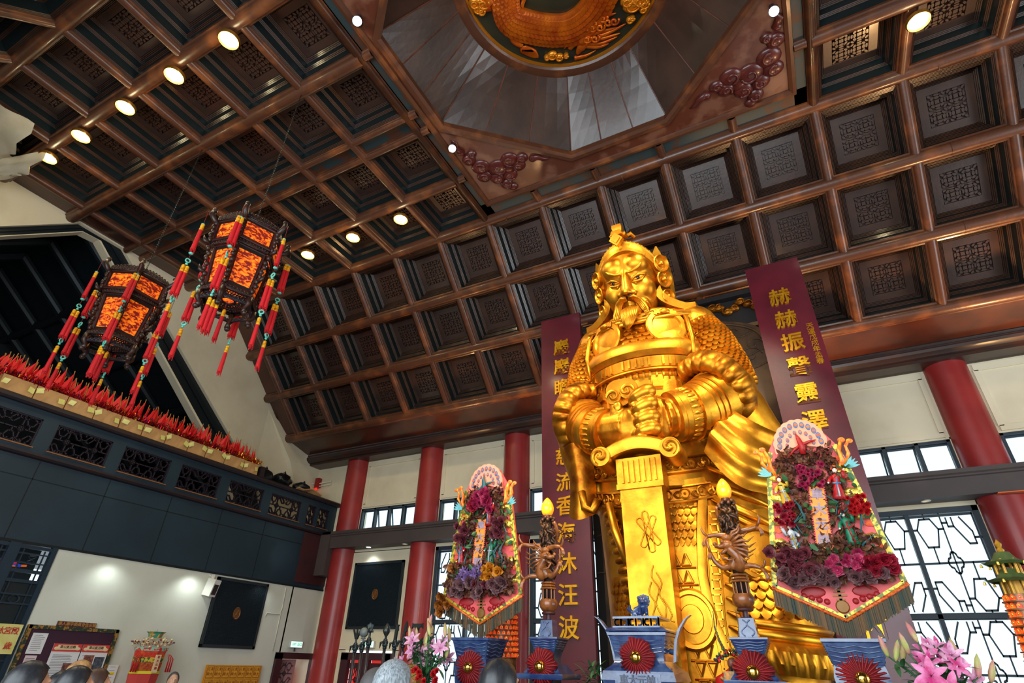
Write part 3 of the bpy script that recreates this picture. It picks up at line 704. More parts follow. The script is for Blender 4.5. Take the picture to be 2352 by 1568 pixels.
# ---- sword
b = MB(S0)
yf, yb_, hw = 7.02, 7.34, .275
b.loft([[(-w_, yf, z), (w_, yf+.0, z), (w_+.0, yb_, z), (-w_, yb_, z)] for z, w_ in ((2.45, hw+.03), (2.05, hw+.03), (2.04, hw), (.4, hw-.01), (-1.0, hw-.03), (-1.22, .02))])
blade = sp(b.obj('sword_blade', gold, smooth=20))
g = MB(S0)
for k in range(7): x = -.22+k*.073; g.box((x, yf-.01, 2.26), (.028, .04, .30))
g.box((0, yf-.01, 2.06), (.62, .05, .07)); g.obj('fluting', gold, blade)
def cr_spline(P, n=7):
    P = [Vector(p).to_3d() for p in P]; out = []
    for i in range(len(P)-1):
        a, b, c, d = P[max(i-1, 0)], P[i], P[i+1], P[min(i+2, len(P)-1)]
        for k in range(n): t = k/n; out.append(.5*((2*b)+(c-a)*t+(2*a-5*b+4*c-d)*t*t+(3*b-a-3*c+d)*t**3))
    return out+[P[-1]]
kn = MB(S0); kz = 1.48                                                # endless knot in relief: three interlaced long loops
def stadium(cx, cz, L, w, ang, r=.009):
    P = [(L+w*cos(a), w*sin(a)) for a in np.linspace(-pi/2, pi/2, 10)]+[(-L+w*cos(a), w*sin(a)) for a in np.linspace(pi/2, 1.5*pi, 10)]; P.append(P[0])
    kn.tube([(cx+x*cos(ang)-y*sin(ang), yf-.003, cz+x*sin(ang)+y*cos(ang)) for x, y in P], r, 6)
stadium(.045, kz, .165, .038, -.92); stadium(.045, kz, .165, .038, 1.12); stadium(.045, kz, .215, .036, -1.45)
kn.obj('endless_knot', gold, blade, True)
fl = MB(S0)
for P in ([(.06, 1.08), (.03, .95), (.10, .82), (.05, .66), (.12, .5)], [(.09, 1.0), (.14, .88), (.10, .76), (.16, .62), (.13, .48)], [(.02, .9), (-.02, .78), (.04, .66), (.0, .52), (.08, .4)], [(.13, .72), (.19, .62), (.22, .54)], [(.22, .54), (.20, .49), (.24, .47)], [(.1, .45), (.15, .3), (.08, .15), (.16, 0), (.1, -.2)], [(.0, .4), (.06, .25), (.0, .1), (.07, -.1), (.02, -.3)]):
    fl.tube([(p.x, yf-.003, p.y) for p in cr_spline(P)], .009, 6)
fl.obj('engraved_flame', gold, blade, True)
g = MB(S0)                                                            # guard with scrolled ends
P = []
for t in np.linspace(-1, 1, 25):
    x = .40*t; z = 2.62-.10*t*t; d = .30-.03*abs(t); P.append([(x, 7.18-d, z-.10), (x, 7.18-d-.03, z-.02), (x, 7.18-d-.03, z+.05), (x, 7.18-d+.05, z+.10), (x, 7.18+d*.4, z+.10), (x, 7.18+d*.4, z-.10)])
g.loft(P)
gd = sp(g.obj('sword_guard', gold, smooth=40))
for s1 in (-1, 1):
    v = MB(S0); v.cyl((s1*.47, 6.86, 2.47), (s1*.47, 7.3, 2.47), .135, n=28)
    v.tube([(s1*(.47+(.125-.018*t)*cos(t*1.15-1.2)), 6.86-.012*t*.6, 2.47+(.125-.018*t)*sin(t*1.15-1.2)) for t in np.linspace(0, 6, 40)], .028, 8); v.ball((s1*.47, 6.85, 2.47), .035); v.obj('scroll', gold, gd, 40)
p = MB(S0); c0 = Vector(px(1437, 915, 7.4)); outl = []                # heart-shaped pommel with two volutes
for t in np.linspace(0, 2*pi, 40, endpoint=False): outl.append((.235*cos(t)*(1+.12*sin(t)), .22*sin(t)+.03*abs(cos(t))))
p.prism(outl, .2, S0.inverted() @ S0 @ T(c0.x, c0.y-.12, c0.z+.02) @ Rm(pi/2, 'X') @ T(0, 0, -.12))
pm = sp(p.obj('pommel', gold, smooth=40)); v = MB(S0)
for s1 in (-1, 1):
    cx_, cz_ = c0.x+s1*.105, c0.z-.05+.03*s1
    v.cyl((cx_, c0.y-.30, cz_), (cx_, c0.y-.05, cz_), .115, n=24)
    v.tube([(cx_+s1*(.105-.016*t)*cos(t*1.2), c0.y-.30-.012*t*.5, cz_+(.105-.016*t)*sin(t*1.2)) for t in np.linspace(0, 5.6, 36)], .026, 8)
v.obj('volute', gold, pm, 40); hl = MB(S0); hl.cyl((0, 7.25, 2.5), (0, 7.3, 3.5), .13, n=16); hl.obj('hilt', gold, pm, True)
# ---- belts and skirts
b = MB(S0)
for z, dr in ((2.86, .36), (2.52, .42)):
    hoop(b, z+.0, z-.24, .075, -86, 86, 40, ((0, -.3), (.06, 1), (.14, 1.1), (.2, .7), (.8, .7), (.86, 1.1), (.94, 1), (1, -.3)), dr)
    for k, th in enumerate(range(-76, 77, 12)):
        o = bs(th, z-.12-dr*(1-(th/90)**2), .055); D = T(*o) @ Rm(math.radians(th), 'Z') @ Rm(pi/2, 'X')
        b.lathe([(.075, 0), (.075, .02), (.06, .03), (.05, .012), (.02, .012), (.001, .03)], 14, D)
        b.tube([tuple(D @ Vector((.13+.05*cos(t), .04*sin(t*1.3), .012))) for t in np.linspace(-2.5, 2.5, 12)], .014, 5)
sp(b.obj('belt', gold_r, smooth=40))
def front(u, z, off=0.):
    """front of the robe at local x = u"""
    cx, hw, hd = bod(z); f = max(-.98, min(.98, (u-cx)/hw)); return Vector((u+f*off*.6, YC-hd*math.sqrt(1-f*f)-off, z))
def skew(x0, x1, x2, x3, z0, z1):
    """surface over a tapering strip: u, v in 0..1"""
    return lambda u, v, off: front((x0+(x1-x0)*u)*(1-v)+(x2+(x3-x2)*u)*v, z0+(z1-z0)*v, off)
s = MB(S0); scales(s, skew(.25, .60, .22, .50, 2.12, 1.36), 0, 1, 0, 1, 4, 8, .03); sp(s.obj('loin_scales', gold_r, smooth=50))
s = MB(S0); scales(s, skew(-.72, -.34, -.60, -.28, 1.05, .3), 0, 1, 0, 1, 5, 8, .03); sp(s.obj('loin_scales', gold_r, smooth=50))
for z0, up, x0 in ((1.26, 1, .30), (1.06, 1, .30), (.88, 1, .32), (.26, 0, .42), (.08, 0, .44), (-.10, 0, .46)):   # triangle-stamped panels
    t_ = MB(S0)
    for k in range(2):
        a = x0-.05+.13*k; P3 = [front(a-.055, z0-(.14 if up else 0), .015), front(a+.055, z0-(.14 if up else 0), .015), front(a, z0-(0 if up else .14), .015)]
        for q_ in range(3): t_.tube([tuple(P3[q_]), tuple(P3[(q_+1) % 3])], .014, 5)
    t_.tube([tuple(front(x0-.13+.04*k, z0-.165, .012)) for k in range(9)], .014, 5); sp(t_.obj('stamped_panel', gold_r))
def strip_(mb, path, w, off, th=.05):
    P = [[tuple(front(x-w-.01, z, off-th)), tuple(front(x-w, z, off)), tuple(front(x, z, off+.01)), tuple(front(x+w, z, off)), tuple(front(x+w+.01, z, off-th))] for x, z in path]; mb.grid(P)
def lerp_path(pts, n=14):
    return [(np.interp(t, np.linspace(0, 1, len(pts)), [p[0] for p in pts]), np.interp(t, np.linspace(0, 1, len(pts)), [p[1] for p in pts])) for t in np.linspace(0, 1, n)]
a = MB(S0); strip_(a, lerp_path([(.68, 2.0), (.60, 1.5), (.55, .95), (.60, .5), (.74, .1), (.86, -.4)]), .05, .06); sp(a.obj('apron_border', gold, smooth=30))
a = MB(S0); strip_(a, lerp_path([(.79, 1.85), (.72, 1.2), (.66, .5), (.70, -.2)]), .07, .03)
for z in np.arange(1.72, -.2, -.165):
    x = np.interp(-z, [-1.85, -1.2, -.5, .2], [.79, .72, .66, .70]); D = T(*front(x, z, .04))
    for c, d in (((0, 0, .05), (.10, .03, .02)), ((0, 0, -.05), (.10, .03, .02)), ((-.045, 0, 0), (.02, .03, .11)), ((.045, 0, 0), (.02, .03, .11))): a.box(c, d, D)
sp(a.obj('square_stamped_strip', gold, smooth=30))
r = MB(S0)
for z in np.arange(1.95, -.3, -.15):
    x0 = np.interp(-z, [-1.85, -1.2, -.5, .2], [.87, .81, .75, .78]); r.tube([tuple(front(x0+t*.36, z-.16*t-.06*t*t, .05)) for t in np.linspace(0, 1, 7)], [.02, .045, .055, .055, .055, .045, .02], 8, .7)
sp(r.obj('tasset', gold_r, smooth=True))
r = MB(S0)
for z in np.arange(1.85, .2, -.125):
    f = (1.85-z)/1.0; x0 = -.68+.22*min(f, 1.2); r.tube([tuple(front(x0+t*.2, z+.03*t, .08)) for t in np.linspace(0, 1, 6)], [.02, .05, .058, .058, .05, .02], 8, .8)
sp(r.obj('tasset', gold_r, smooth=True))
r = MB(S0); r.tube([tuple(front(-.52, 1.98, .14)), tuple(front(-.44, 1.6, .17)), tuple(front(-.32, 1.2, .16))], [.05, .06, .05], 9); sp(r.obj('hanging_rod', gold, smooth=True))
k = MB(S0); D = T(*front(.37, .52, .03)) @ Rm(.08, 'Z') @ Rm(pi/2, 'X')
k.lathe([(.34, -.12), (.34, .02), (.31, .05), (.27, .05), (.255, .03), (.16, .04), (.15, .055), (.001, .06)], 40, D @ Sm(.85, 1.0, 1)); sp(k.obj('knee_disc', gold, smooth=40))
def hip(th, z, off=0.):
    a = math.radians(th); t = (2.0-z)/1.7; cx, w_, d, y = 1.04+.18*t, .48+.05*t, .60+.1*t, 8.13-.15*t
    return Vector((cx+(w_+off)*sin(a), y-(d+off)*cos(a), z))
k = MB(S0); o_ = hip(14, 1.22, .02); k.lathe([(.33, -.12), (.33, .03), (.30, .06), (.26, .06), (.24, .03), (.001, .05)], 36, T(*o_) @ Rm(.25, 'Z') @ Rm(pi/2, 'X')); sp(k.obj('hip_disc', gold, smooth=40))
s = MB(S0); scales(s, hip, -24, 88, 1.12, .52, 9, 6, .035); sp(s.obj('skirt_scales', gold, smooth=50))
for z, o_, r_ in ((.50, .05, .05), (.40, .03, .06)):
    s = MB(S0); s.tube([tuple(hip(th, z-.10*cos(math.radians(th-60)), o_)) for th in np.linspace(-22, 95, 24)], r_, 9); sp(s.obj('skirt_band', gold, smooth=True))
s = MB(S0); P = [[tuple(hip(th, z-.08*cos(math.radians(th-60)), o_)) for z, o_ in ((.36, .0), (.32, .07), (.24, .14), (.12, .13+.02*sin(th*.7)), (.02, .05))] for th in np.linspace(-22, 100, 60)]; s.grid(P); sp(s.obj('skirt_hem', gold, smooth=40))
# swags of the cloak over the hips
c = MB(S0); P = []                                                     # one broad fold of cloth from the sword side to the hip
A = [Vector(p) for p in ((.80, 7.50, 2.56), (.92, 7.42, 2.78), (1.06, 7.46, 2.98), (1.25, 7.62, 3.15))]; Bq = [Vector(p) for p in ((1.46, 7.66, 1.95), (1.58, 7.68, 2.22), (1.68, 7.82, 2.50), (1.80, 7.96, 2.80))]
for i in range(25):
    u = i/24*3; k = min(int(u), 2); f = u-k; a = A[k].lerp(A[k+1], f); b = Bq[k].lerp(Bq[k+1], f); row = []
    for j in range(15):
        v = j/14; p = a.lerp(b, v); sag = sin(pi*v); w = .5+.5*cos(i/24*pi*6.5); p += Vector((0, -.16*sag-.075*w*(.35+.65*v), -.20*sag*(1-i/40))); row.append(tuple(p))
    P.append(row)
c.grid(P); c.grid([[(x, y+.05, z) for x, y, z in r] for r in P])
for p0, p1, p2, r_ in (((.62, 2.28), (1.05, 2.0), (1.52, 1.80), .05), ((.66, 2.10), (1.1, 1.72), (1.56, 1.50), .06), ((.80, 2.42), (1.2, 2.16), (1.55, 2.02), .05), ((.9, 1.78), (1.2, 1.5), (1.58, 1.36), .045)):
    f_ = MB(S0); f_.tube([tuple(hip(math.degrees(math.asin(max(-.98, min(.98, ((p0[0]*(1-t)**2+p1[0]*2*t*(1-t)+p2[0]*t*t)-1.06)/.50)))), p0[1]*(1-t)**2+p1[1]*2*t*(1-t)+p2[1]*t*t, -.005)) for t in np.linspace(0, 1, 12)], [r_*(.3+.9*sin(pi*min(1, .15+t*.7))) for t in np.linspace(0, 1, 12)], 8, .8); sp(f_.obj('robe_fold', gold, smooth=True))
sp(c.obj('cloak_swag', gold, smooth=True))
l = MB(S0)
P = []
for i in range(9):
    u = i/8; P.append([tuple(Vector((-1.34+.42*u+.06*sin(v*3), 7.72-.16*sin(pi*u)+.1*v, 3.0-v*1.05-.1*sin(pi*u)*v))) for v in np.linspace(0, 1, 10)])
l.grid(P); l.tube([(-1.05, 7.66, 2.25), (-1.0, 7.62, 2.0), (-.88, 7.62, 1.95), (-.8, 7.64, 2.1)], .06, 8); sp(l.obj('sleeve_drape', gold_r, smooth=True))
# ---- head, bowed to look down at the hall
HC = Vector((0, 7.90, 5.88)); HP = math.radians(21)
HM = S0 @ frame(HC, Vector((1, 0, 0)), Vector((0, cos(HP), sin(HP))), Vector((0, -sin(HP), cos(HP))))   # local -y faces forward
m = MB(HM)
m.ball((0, .0, .12), (.50, .56, .66), 32, 22); m.ball((0, -.12, -.22), (.45, .46, .45), 28, 18); m.ball((0, -.32, -.50), (.22, .21, .17), 18, 12)
for s1 in (-1, 1):
    m.ball((s1*.185, -.40, .27), (.225, .18, .20), 20, 14)         # frowning brow bulges
    m.ball((s1*.22, -.34, -.17), (.22, .19, .24), 20, 14)          # cheeks
    m.ball((s1*.12, -.62, -.275), (.060, .07, .055), 14, 10)       # nostril wing
    m.tube([(s1*.10, -.50, -.36), (s1*.26, -.46, -.44), (s1*.30, -.36, -.52)], [.06, .05, .03], 10)
m.loft([[(w*cos(2*pi*j/18), y+d*sin(2*pi*j/18), z) for j in range(18)] for w, y, d, z in ((.03, -.44, .10, .22), (.075, -.49, .12, .10), (.075, -.53, .15, .0), (.085, -.57, .16, -.12), (.105, -.60, .17, -.22), (.10, -.62, .14, -.29), (.03, -.56, .06, -.33))])
m.tube([(-.12, -.52, -.40), (0, -.575, -.40), (.12, -.52, -.40)], [.03, .05, .03], 10); m.tube([(-.1, -.51, -.47), (0, -.56, -.475), (.1, -.51, -.47)], [.03, .05, .03], 10)
m.ball((0, .2, -.45), (.40, .45, .45), 18, 12)
head = remesh(m, 'head', gold, .016, 16); sp(head)
def hp(mb, name, m_=gold, sm=True):
    o = mb.obj(name, m_, None, sm); sp(o); return o
for s1 in (-1, 1):
    D = T(s1*.205, -.505, -.015) @ Rm(s1*.30, 'Z') @ Rm(s1*-.20, 'Y')
    e = MB(HM); e.ball((0, .02, 0), (.125, .06, .05), 16, 10, D); ey = hp(e, 'eye', gold_r)
    q_ = MB(HM); q_.ball((-s1*.0, -.030, .002), (.032, .018, .032), 14, 10, D); q_.obj('pupil', eye_m, ey, True)
    e = MB(HM); e.tube([(-s1*.125, -.02, -.012), (-s1*.06, -.045, .038), (s1*.03, -.045, .056), (s1*.14, .0, .040), (s1*.19, .04, .055)], [.012, .02, .024, .018, .006], 8, 1) if False else e.tube([tuple(D @ Vector(v)) for v in ((-s1*.13, -.01, -.02), (-s1*.06, -.045, .036), (s1*.03, -.045, .052), (s1*.13, -.0, .030), (s1*.19, .03, .045))], [.012, .020, .022, .018, .005], 8); e.tube([tuple(D @ Vector(v)) for v in ((-s1*.13, -.01, -.02), (-s1*.04, -.04, -.050), (s1*.05, -.035, -.048), (s1*.14, .0, .015))], [.010, .018, .018, .008], 8); hp(e, 'eyelids')
    e = MB(HM); e.tube([(s1*.02, -.575, .055), (s1*.06, -.615, .10), (s1*.15, -.605, .105), (s1*.26, -.555, .17), (s1*.36, -.47, .29), (s1*.39, -.40, .40)], [.015, .026, .028, .026, .02, .006], 10); hp(e, 'eyebrow')
    e = MB(HM)
    for k in range(4):
        o_ = k*.022; e.tube([(s1*.02, -.69+o_, -.345-k*.008), (s1*.10, -.68+o_, -.345-o_*.6), (s1*(.19-o_*.5), -.615+o_*.6, -.40-o_), (s1*(.25-o_), -.585+o_*.4, -.50-o_), (s1*(.285-o_), -.62+o_, -.60), (s1*(.30-o_), -.66+o_, -.68)], [.028, .034, .034, .030, .024, .008], 8)
    hp(e, 'moustache')
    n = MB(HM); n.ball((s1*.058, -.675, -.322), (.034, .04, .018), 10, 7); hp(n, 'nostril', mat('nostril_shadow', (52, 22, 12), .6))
bd = MB(HM)
for k in range(9):
    a = (k-4)/4
    bd.tube([(a*.08, -.54-.05*(1-a*a), -.49), (a*.12, -.66-.05*(1-a*a), -.57), (a*.105-.02, -.74-.05*(1-a*a), -.69), (a*.06-.04, -.79-.03*(1-a*a), -.81), (-.06+a*.012, -.82, -.90)], [.03, .046, .042, .03, .01], 8)
hp(bd, 'beard')
# helmet
hm = MB(HM); P = []
for i in range(25):
    ph = math.radians(46+(205-46)*i/24); row = []
    for j in range(33):
        al = math.radians(-88+176*j/32); row.append((.60*sin(al), -.64*cos(al)*cos(ph), .08+.74*cos(al)*sin(ph)-.30*(1-cos(al))))
    P.append(row)
hm.grid(P); hel = hp(hm, 'helmet')
rim = MB(HM); P = []
for j in range(61):
    al = math.radians(-90+180*j/60); row = []
    for dph, rr in ((-9, .86), (-8, .99), (-4, 1.03), (-3.4, 1.01), (4, 1.05), (5, 1.09), (9, 1.09), (11, 1.0)):
        ph = math.radians(46+dph); row.append((.60*rr*sin(al), -.64*rr*cos(al)*cos(ph), .08+.74*rr*cos(al)*sin(ph)-.30*(1-cos(al))))
    P.append(row)
rim.grid(P)
for j in range(1, 30):
    al = math.radians(-84+168*j/30); ph = math.radians(53); o = Vector((.652*sin(al), -.695*cos(al)*cos(ph), .08+.803*cos(al)*sin(ph)-.30*(1-cos(al)))); rim.box((0, 0, 0), (.012, .02, .05), T(*(o*.985)))
hp(rim, 'helmet_rim', gold, 40)
cr = MB(HM)
cr.box((0, 0, 0), (.17, .12, .17), T(0, -.63, .70) @ Rm(.7854, 'Y')); cr.box((0, 0, 0), (.11, .12, .11), T(0, -.67, .70) @ Rm(.7854, 'Y')); cr.box((0, -.45, .86), (.22, .30, .10), None, .7)
cr.loft([[(x*k, y*k-.36, z) for x, y in ((-.16, -.14), (.16, -.14), (.16, .14), (-.16, .14))] for k, z in ((.8, .82), (.9, .86), (.7, .89), (.42, .91), (.55, 1.0), (.5, 1.06), (.05, 1.08))]); cr.tube([(.10, -.25, .86), (.18, -.22, .90), (.22, -.15, .84)], .035, 8)
hp(cr, 'crest', gold, 40)
for s1 in (-1, 1):
    ef = MB(HM)
    for y, z, r_ in ((-.18, .22, .15), (-.16, -.06, .145), (-.12, -.36, .12)):
        D = T(s1*.565, y, z) @ frame(Vector(), Vector((0, 1, 0)).cross(Vector((s1*.75, -.66, 0))).normalized(), Vector((s1*.66, .75, 0)).normalized() if s1 > 0 else Vector((-.66, .75, 0)).normalized(), Vector((s1*.75, -.66, 0)).normalized())
        ef.lathe([(r_*.7, -.12), (r_, .0), (r_*1.08, .04), (r_*.98, .05), (r_*.75, .0), (r_*.42, .0), (r_*.4, .03), (r_*.2, .07), (.001, .08)], 20, D)
    P = []
    for i in range(13):
        t = i/12; c_ = Vector((s1*(.60+.04*sin(t*pi)), .10-.12*t, .42-.95*t)); wv = .16+.05*sin(t*9)
        P.append([(c_.x, c_.y-wv*.6, c_.z), (c_.x+s1*.06, c_.y, c_.z), (c_.x+s1*.03, c_.y+wv*1.6, c_.z+.05), (c_.x-s1*.05, c_.y+wv*1.4, c_.z)])
    ef.loft(P); ef.loft([[(s1*.46, -.16, .34), (s1*.62, -.06, .32), (s1*.58, .16, .34), (s1*.44, .10, .36)], [(s1*.48, -.16, .46), (s1*.60, -.08, .45), (s1*.57, .10, .46), (s1*.47, .06, .47)], [(s1*.54, -.14, .57), (s1*.56, -.12, .57), (s1*.555, -.09, .57), (s1*.54, -.10, .57)]])
    hp(ef, 'ear_flap', gold, 40)
    ng = MB(S0); P = []                                            # neck guard sweeping out over the shoulder
    for i in range(15):
        t = i/14; x = s1*(.50+.48*t**1.5); z = 5.66-.34*t**.55+.06*max(0, t-.8)*5; y = 7.92+.35*t
        P.append([(x-s1*.10*(1-t), y-.16, z-.12), (x, y-.18, z), (x+s1*.03, y+.3, z+.12), (x-s1*.08, y+.3, z-.12)])
    ng.loft(P); sp(ng.obj('neck_guard', gold, smooth=40))
# ================================================================ boards, screen, ceiling fittings
gilt = mat('gilt_letter', (246, 186, 40), .3, .7, c2=(226, 150, 20), scale=8)
plaq = mat('maroon_board', (98, 24, 38), .32, c2=(84, 20, 34), scale=2.5, bump=.03, bscale=50, coat=.25)
plinth = MB(Z0); plinth.box((SX+.1, 8.4, -1.455), (4.0, 2.1, .41))
ped = plinth.obj('plinth', mat('plinth_stone', (60, 56, 56), .5)); tag(ped, 'dark stone plinth under the golden warrior statue', 'plinth')
def board(xc, chars, label, small=None):
    o = empty('couplet_board', (xc, 10.3, 0), label, 'board')
    m = MB(Z0); m.box((xc, 10.3, 2.75), (1.0, .1, 9.1)); b = m.obj('panel', plaq, None); b.parent = o; b.matrix_parent_inverse = T(-xc, -10.3, 0)
    for ch, z in chars:
        t = MB(Z0); text_mb(t, ch, .40, T(xc+(.02 if xc < 0 else .0), 10.235, z) @ PX @ Sm(1, 1.0, 1), .05, .006); c = t.obj('character', gilt, b)
    if small:
        for ch, z in small:
            t = MB(Z0); text_mb(t, ch, .13, T(xc+.355, 10.245, z) @ PX, .02, .0); t.obj('small_character', gilt, b)
    return o
board(-4.14, [('巖', 6.41), ('巖', 5.90), ('瞻', 5.37), ('慈', 3.76), ('流', 3.22), ('香', 2.74), ('海', 2.22), ('沐', 1.66), ('汪', 1.12), ('波', .58)], 'tall maroon board with gilt characters at the left of the golden statue')
board(.595, [('赫', 6.41), ('赫', 5.88), ('振', 5.36), ('聲', 4.84), ('靈', 4.30), ('澤', 3.76), ('村', .58)], 'tall maroon board with gilt characters at the right of the golden statue', [(c, 5.66-.127*i) for i, c in enumerate('天運戊戌年孟春')])
# carved screen behind the statue
sm = mat('carved_screen', (92, 66, 38), .5, c2=(64, 44, 28), scale=3, lo=.4, hi=.65); sdk = mat('screen_frame', (36, 34, 36), .5)
scx, scy = SX+.02, 11.3
scr = empty('carved_screen', (scx, scy, 0), 'brown carved cloud screen with arched top standing behind the golden statue', 'screen')
def sput(mb, name, m_, sm_=False, par=None):
    o = mb.obj(name, m_, None, sm_); o.parent = par or scr
    if par is None: o.matrix_parent_inverse = T(-scx, -scy, 0)
    return o
m = MB(Z0); arch = [(-1.98, -1.5)]+[(-1.98+.12*(1-cos(t)), 6.0+.0*t) for t in (0,)]+[(1.98*-cos(t*pi/20), 6.15+.75*sin(t*pi/20)) for t in range(21)]+[(1.98, -1.5)]
m.prism(arch, .1, T(scx, scy, 0) @ PX); panel_ = sput(m, 'carved_panel', sm)
m = MB(Z0); random.seed(3)
for i in range(60):
    x = random.uniform(-1.8, 1.8); z = random.uniform(1.5, 6.5); r = random.uniform(.12, .26)
    m.tube([(scx+x+(r-.03*t)*cos(t*1.1), scy-.11, z+(r-.03*t)*.8*sin(t*1.1)) for t in np.linspace(0, 6, 22)], .016, 5)
    m.tube([(scx+x+t, scy-.11, z-r+.05*sin(t*9+i)) for t in np.linspace(-.4, .4, 12)], .014, 5)
m.tube([(scx+1.86*-cos(t*pi/30), scy-.11, 6.12+.70*sin(t*pi/30)) for t in range(31)], .03, 6)
m.obj('cloud_carving', sm, panel_, True)
m = MB(Z0); m.box((scx, scy+.08, 6.98), (4.3, .16, .7)); m.box((scx, scy-.02, 7.36), (4.3, .3, .12)); m.box((scx-2.08, scy+.05, 2.6), (.16, .2, 8.6)); m.box((scx+2.08, scy+.05, 2.6), (.16, .2, 8.6)); sput(m, 'frame', sdk)
m = MB(Z0); random.seed(5)
for i in range(26):
    x = scx-1.9+3.8*i/25; z = 7.08+.10*sin(i*1.7)
    m.ball((x, scy-.05, z), (.13, .07, .08), 10, 7); m.tube([(x+(.11-.013*t)*cos(t*1.2+i), scy-.12, z+(.09-.011*t)*sin(t*1.2+i)) for t in np.linspace(0, 6, 16)], .02, 5)
sput(m, 'gilt_clouds', mat('gilt_cloud', (206, 134, 36), .4, .8, c2=(120, 62, 20), scale=6), True)
m = MB(Z0)
m.box((-4.12, 11.25, 1.7), (.34, .12, 6.72))
o = m.obj('dark_side_panel', navy2); tag(o, 'dark panel filling the gap between carved screen and left maroon board', 'panel')
# ---- ceiling lamps
bulb = mat('lamp_glow', (255, 246, 214), .4, emit=(255, 232, 170), es=22); shell = mat('lamp_brass', (196, 140, 60), .3, .8)
lens_ = mat('lamp_lens', (255, 226, 150), .4, emit=(255, 196, 90), es=2.2)
lm = MB(T(0, 0, 0)); lm.lathe([(.12, .085), (.19, .05), (.19, .01), (.175, -.02), (.165, .0), (.165, .05)], 28); lsh = lm.mesh('lamp_shell', shell, 40)
lm = MB(); lm.lathe([(.165, .03), (.165, .012)], 24); lln = lm.mesh('lamp_lens', lens_)
lm = MB()
for k in range(8):
    r = 0 if k == 7 else .11; lm.ball((r*cos(k*2*pi/7), r*sin(k*2*pi/7), .0), (.04, .04, .025), 8, 6)
lbu = lm.mesh('lamp_bulbs', bulb, True)
def ceiling_lamp(x, y, label, power=110, z=9.78, M=None):
    o = empty('ceiling_lamp', (x, y, z+EYE), label, 'ceiling lamp', 'round ceiling lamps under the coffers')
    for n, me in (('rim', lsh), ('lens', lln), ('led_bulbs', lbu)):
        p = bpy.data.objects.new(n, me); COL.objects.link(p); p.parent = o
    r = MB(); r.cyl((0, 0, .05), (0, 0, 10-z-.05), .03); r.obj('stem', shell, o)
    l = light('lamp_beam', 'SPOT', (x, y, z-.06), power, (1, .86, .52), .12, (x, y, 0), 150, .6)
    l2 = light('lamp_halo', 'POINT', (x, y, z-.25), power*.10, (1, .86, .48), .1)
for i, (x, n) in enumerate(zip((-7.46, -9.04, -10.63, -12.25, -13.59), ('nearest the octagon', 'second from the octagon', 'middle one', 'fourth from the octagon', 'nearest the peeling gable plaster'))):
    ceiling_lamp(x, 2.6, 'bright round ceiling lamp in the upper left row of five, '+n)
for x, n in ((-7.47, 'nearest the octagon'), (-9.06, 'middle one'), (-10.71, 'nearest the lanterns')):
    ceiling_lamp(x, 7.79, 'round ceiling lamp in the short row of three, '+n)
ceiling_lamp(3.71, 7.79, 'bright round ceiling lamp at the upper right of the octagon')
def spot(x, y, label, aim):
    o = empty('spotlight', (x, y, 10+EYE), label, 'spotlight', 'white spotlights at the corners of the octagon field')
    m = MB(); m.cyl((0, 0, 0), (0, 0, -.12), .05); m.obj('bracket', navy2, o)
    d = (Vector(aim)-Vector((x, y, 9.78))).normalized(); q = d.to_track_quat('Z', 'X').to_matrix().to_4x4()
    c = MB(T(0, 0, -.17) @ q); c.lathe([(.05, -.14), (.085, -.1), (.09, .12), (.08, .12), (.07, .06), (.001, .05)], 18); c.obj('can', mat('spot_can', (40, 40, 44), .4, .5), o, 40)
    f = MB(T(0, 0, -.17) @ q); f.lathe([(.078, .10), (.05, .125), (.001, .13)], 16); f.obj('lamp_face', mat('spot_face', (255, 255, 255), .4, emit=(235, 248, 255), es=30), o, True)
spot(-5.12, 3.43, 'white spotlight at the upper left of the octagon field', (-3.0, 1.2, 5.6)); spot(-5.10, 6.53, 'white spotlight beside the cloud carving on the left of the octagon', (-2.6, 3.2, 5.2)); spot(1.5, 6.53, 'white spotlight above the cloud carving on the right of the octagon', (.9, 3.0, 4.6))
light('spandrel_glow', 'SPOT', (1.48, 6.45, 9.75), 40, (1, .82, .6), .05, (1.1, 7.4, 10), 110, .8); light('spandrel_glow', 'SPOT', (-5.1, 6.5, 9.72), 22, (.9, .95, 1), .05, (-4.5, 7.3, 10), 110, .8); light('spandrel_glow', 'SPOT', (-5.12, 3.4, 9.72), 40, (1, .8, .55), .05, (-5.1, 4.3, 10), 110, .8)
# recessed downlights in the soffit of the ledge beam
dl = mat('downlight_on', (255, 255, 255), .4, emit=(225, 244, 255), es=14); dlo = mat('downlight_off_glow', (230, 214, 180), .4, emit=(255, 225, 170), es=.4)  # faint glow put into the unlit diffusers as emission
for (x, on, lb) in ((-12.15, True, 'small lit downlight in the beam soffit over the left grille'), (-10.75, False, 'small unlit downlight in the beam soffit beside the second column'), (2.35, False, 'small round downlight in the beam soffit over the right lattice window')):
    o = empty('downlight', (x, 13.72, 3.07+EYE), lb, 'downlight'); m = MB(); m.lathe([(.09, .0), (.09, -.012), (.07, -.015), (.07, .0)], 20); m.obj('ring', mat('downlight_ring', (210, 206, 198), .4), o); m = MB(); m.lathe([(.07, -.004), (.001, -.006)], 20); m.obj('diffuser', dl if on else dlo, o)
light('soffit_downlight', 'SPOT', (-12.15, 13.72, 3.0), 26, (.86, .95, 1), .05, (-12.0, 13.9, 0), 120, .8)
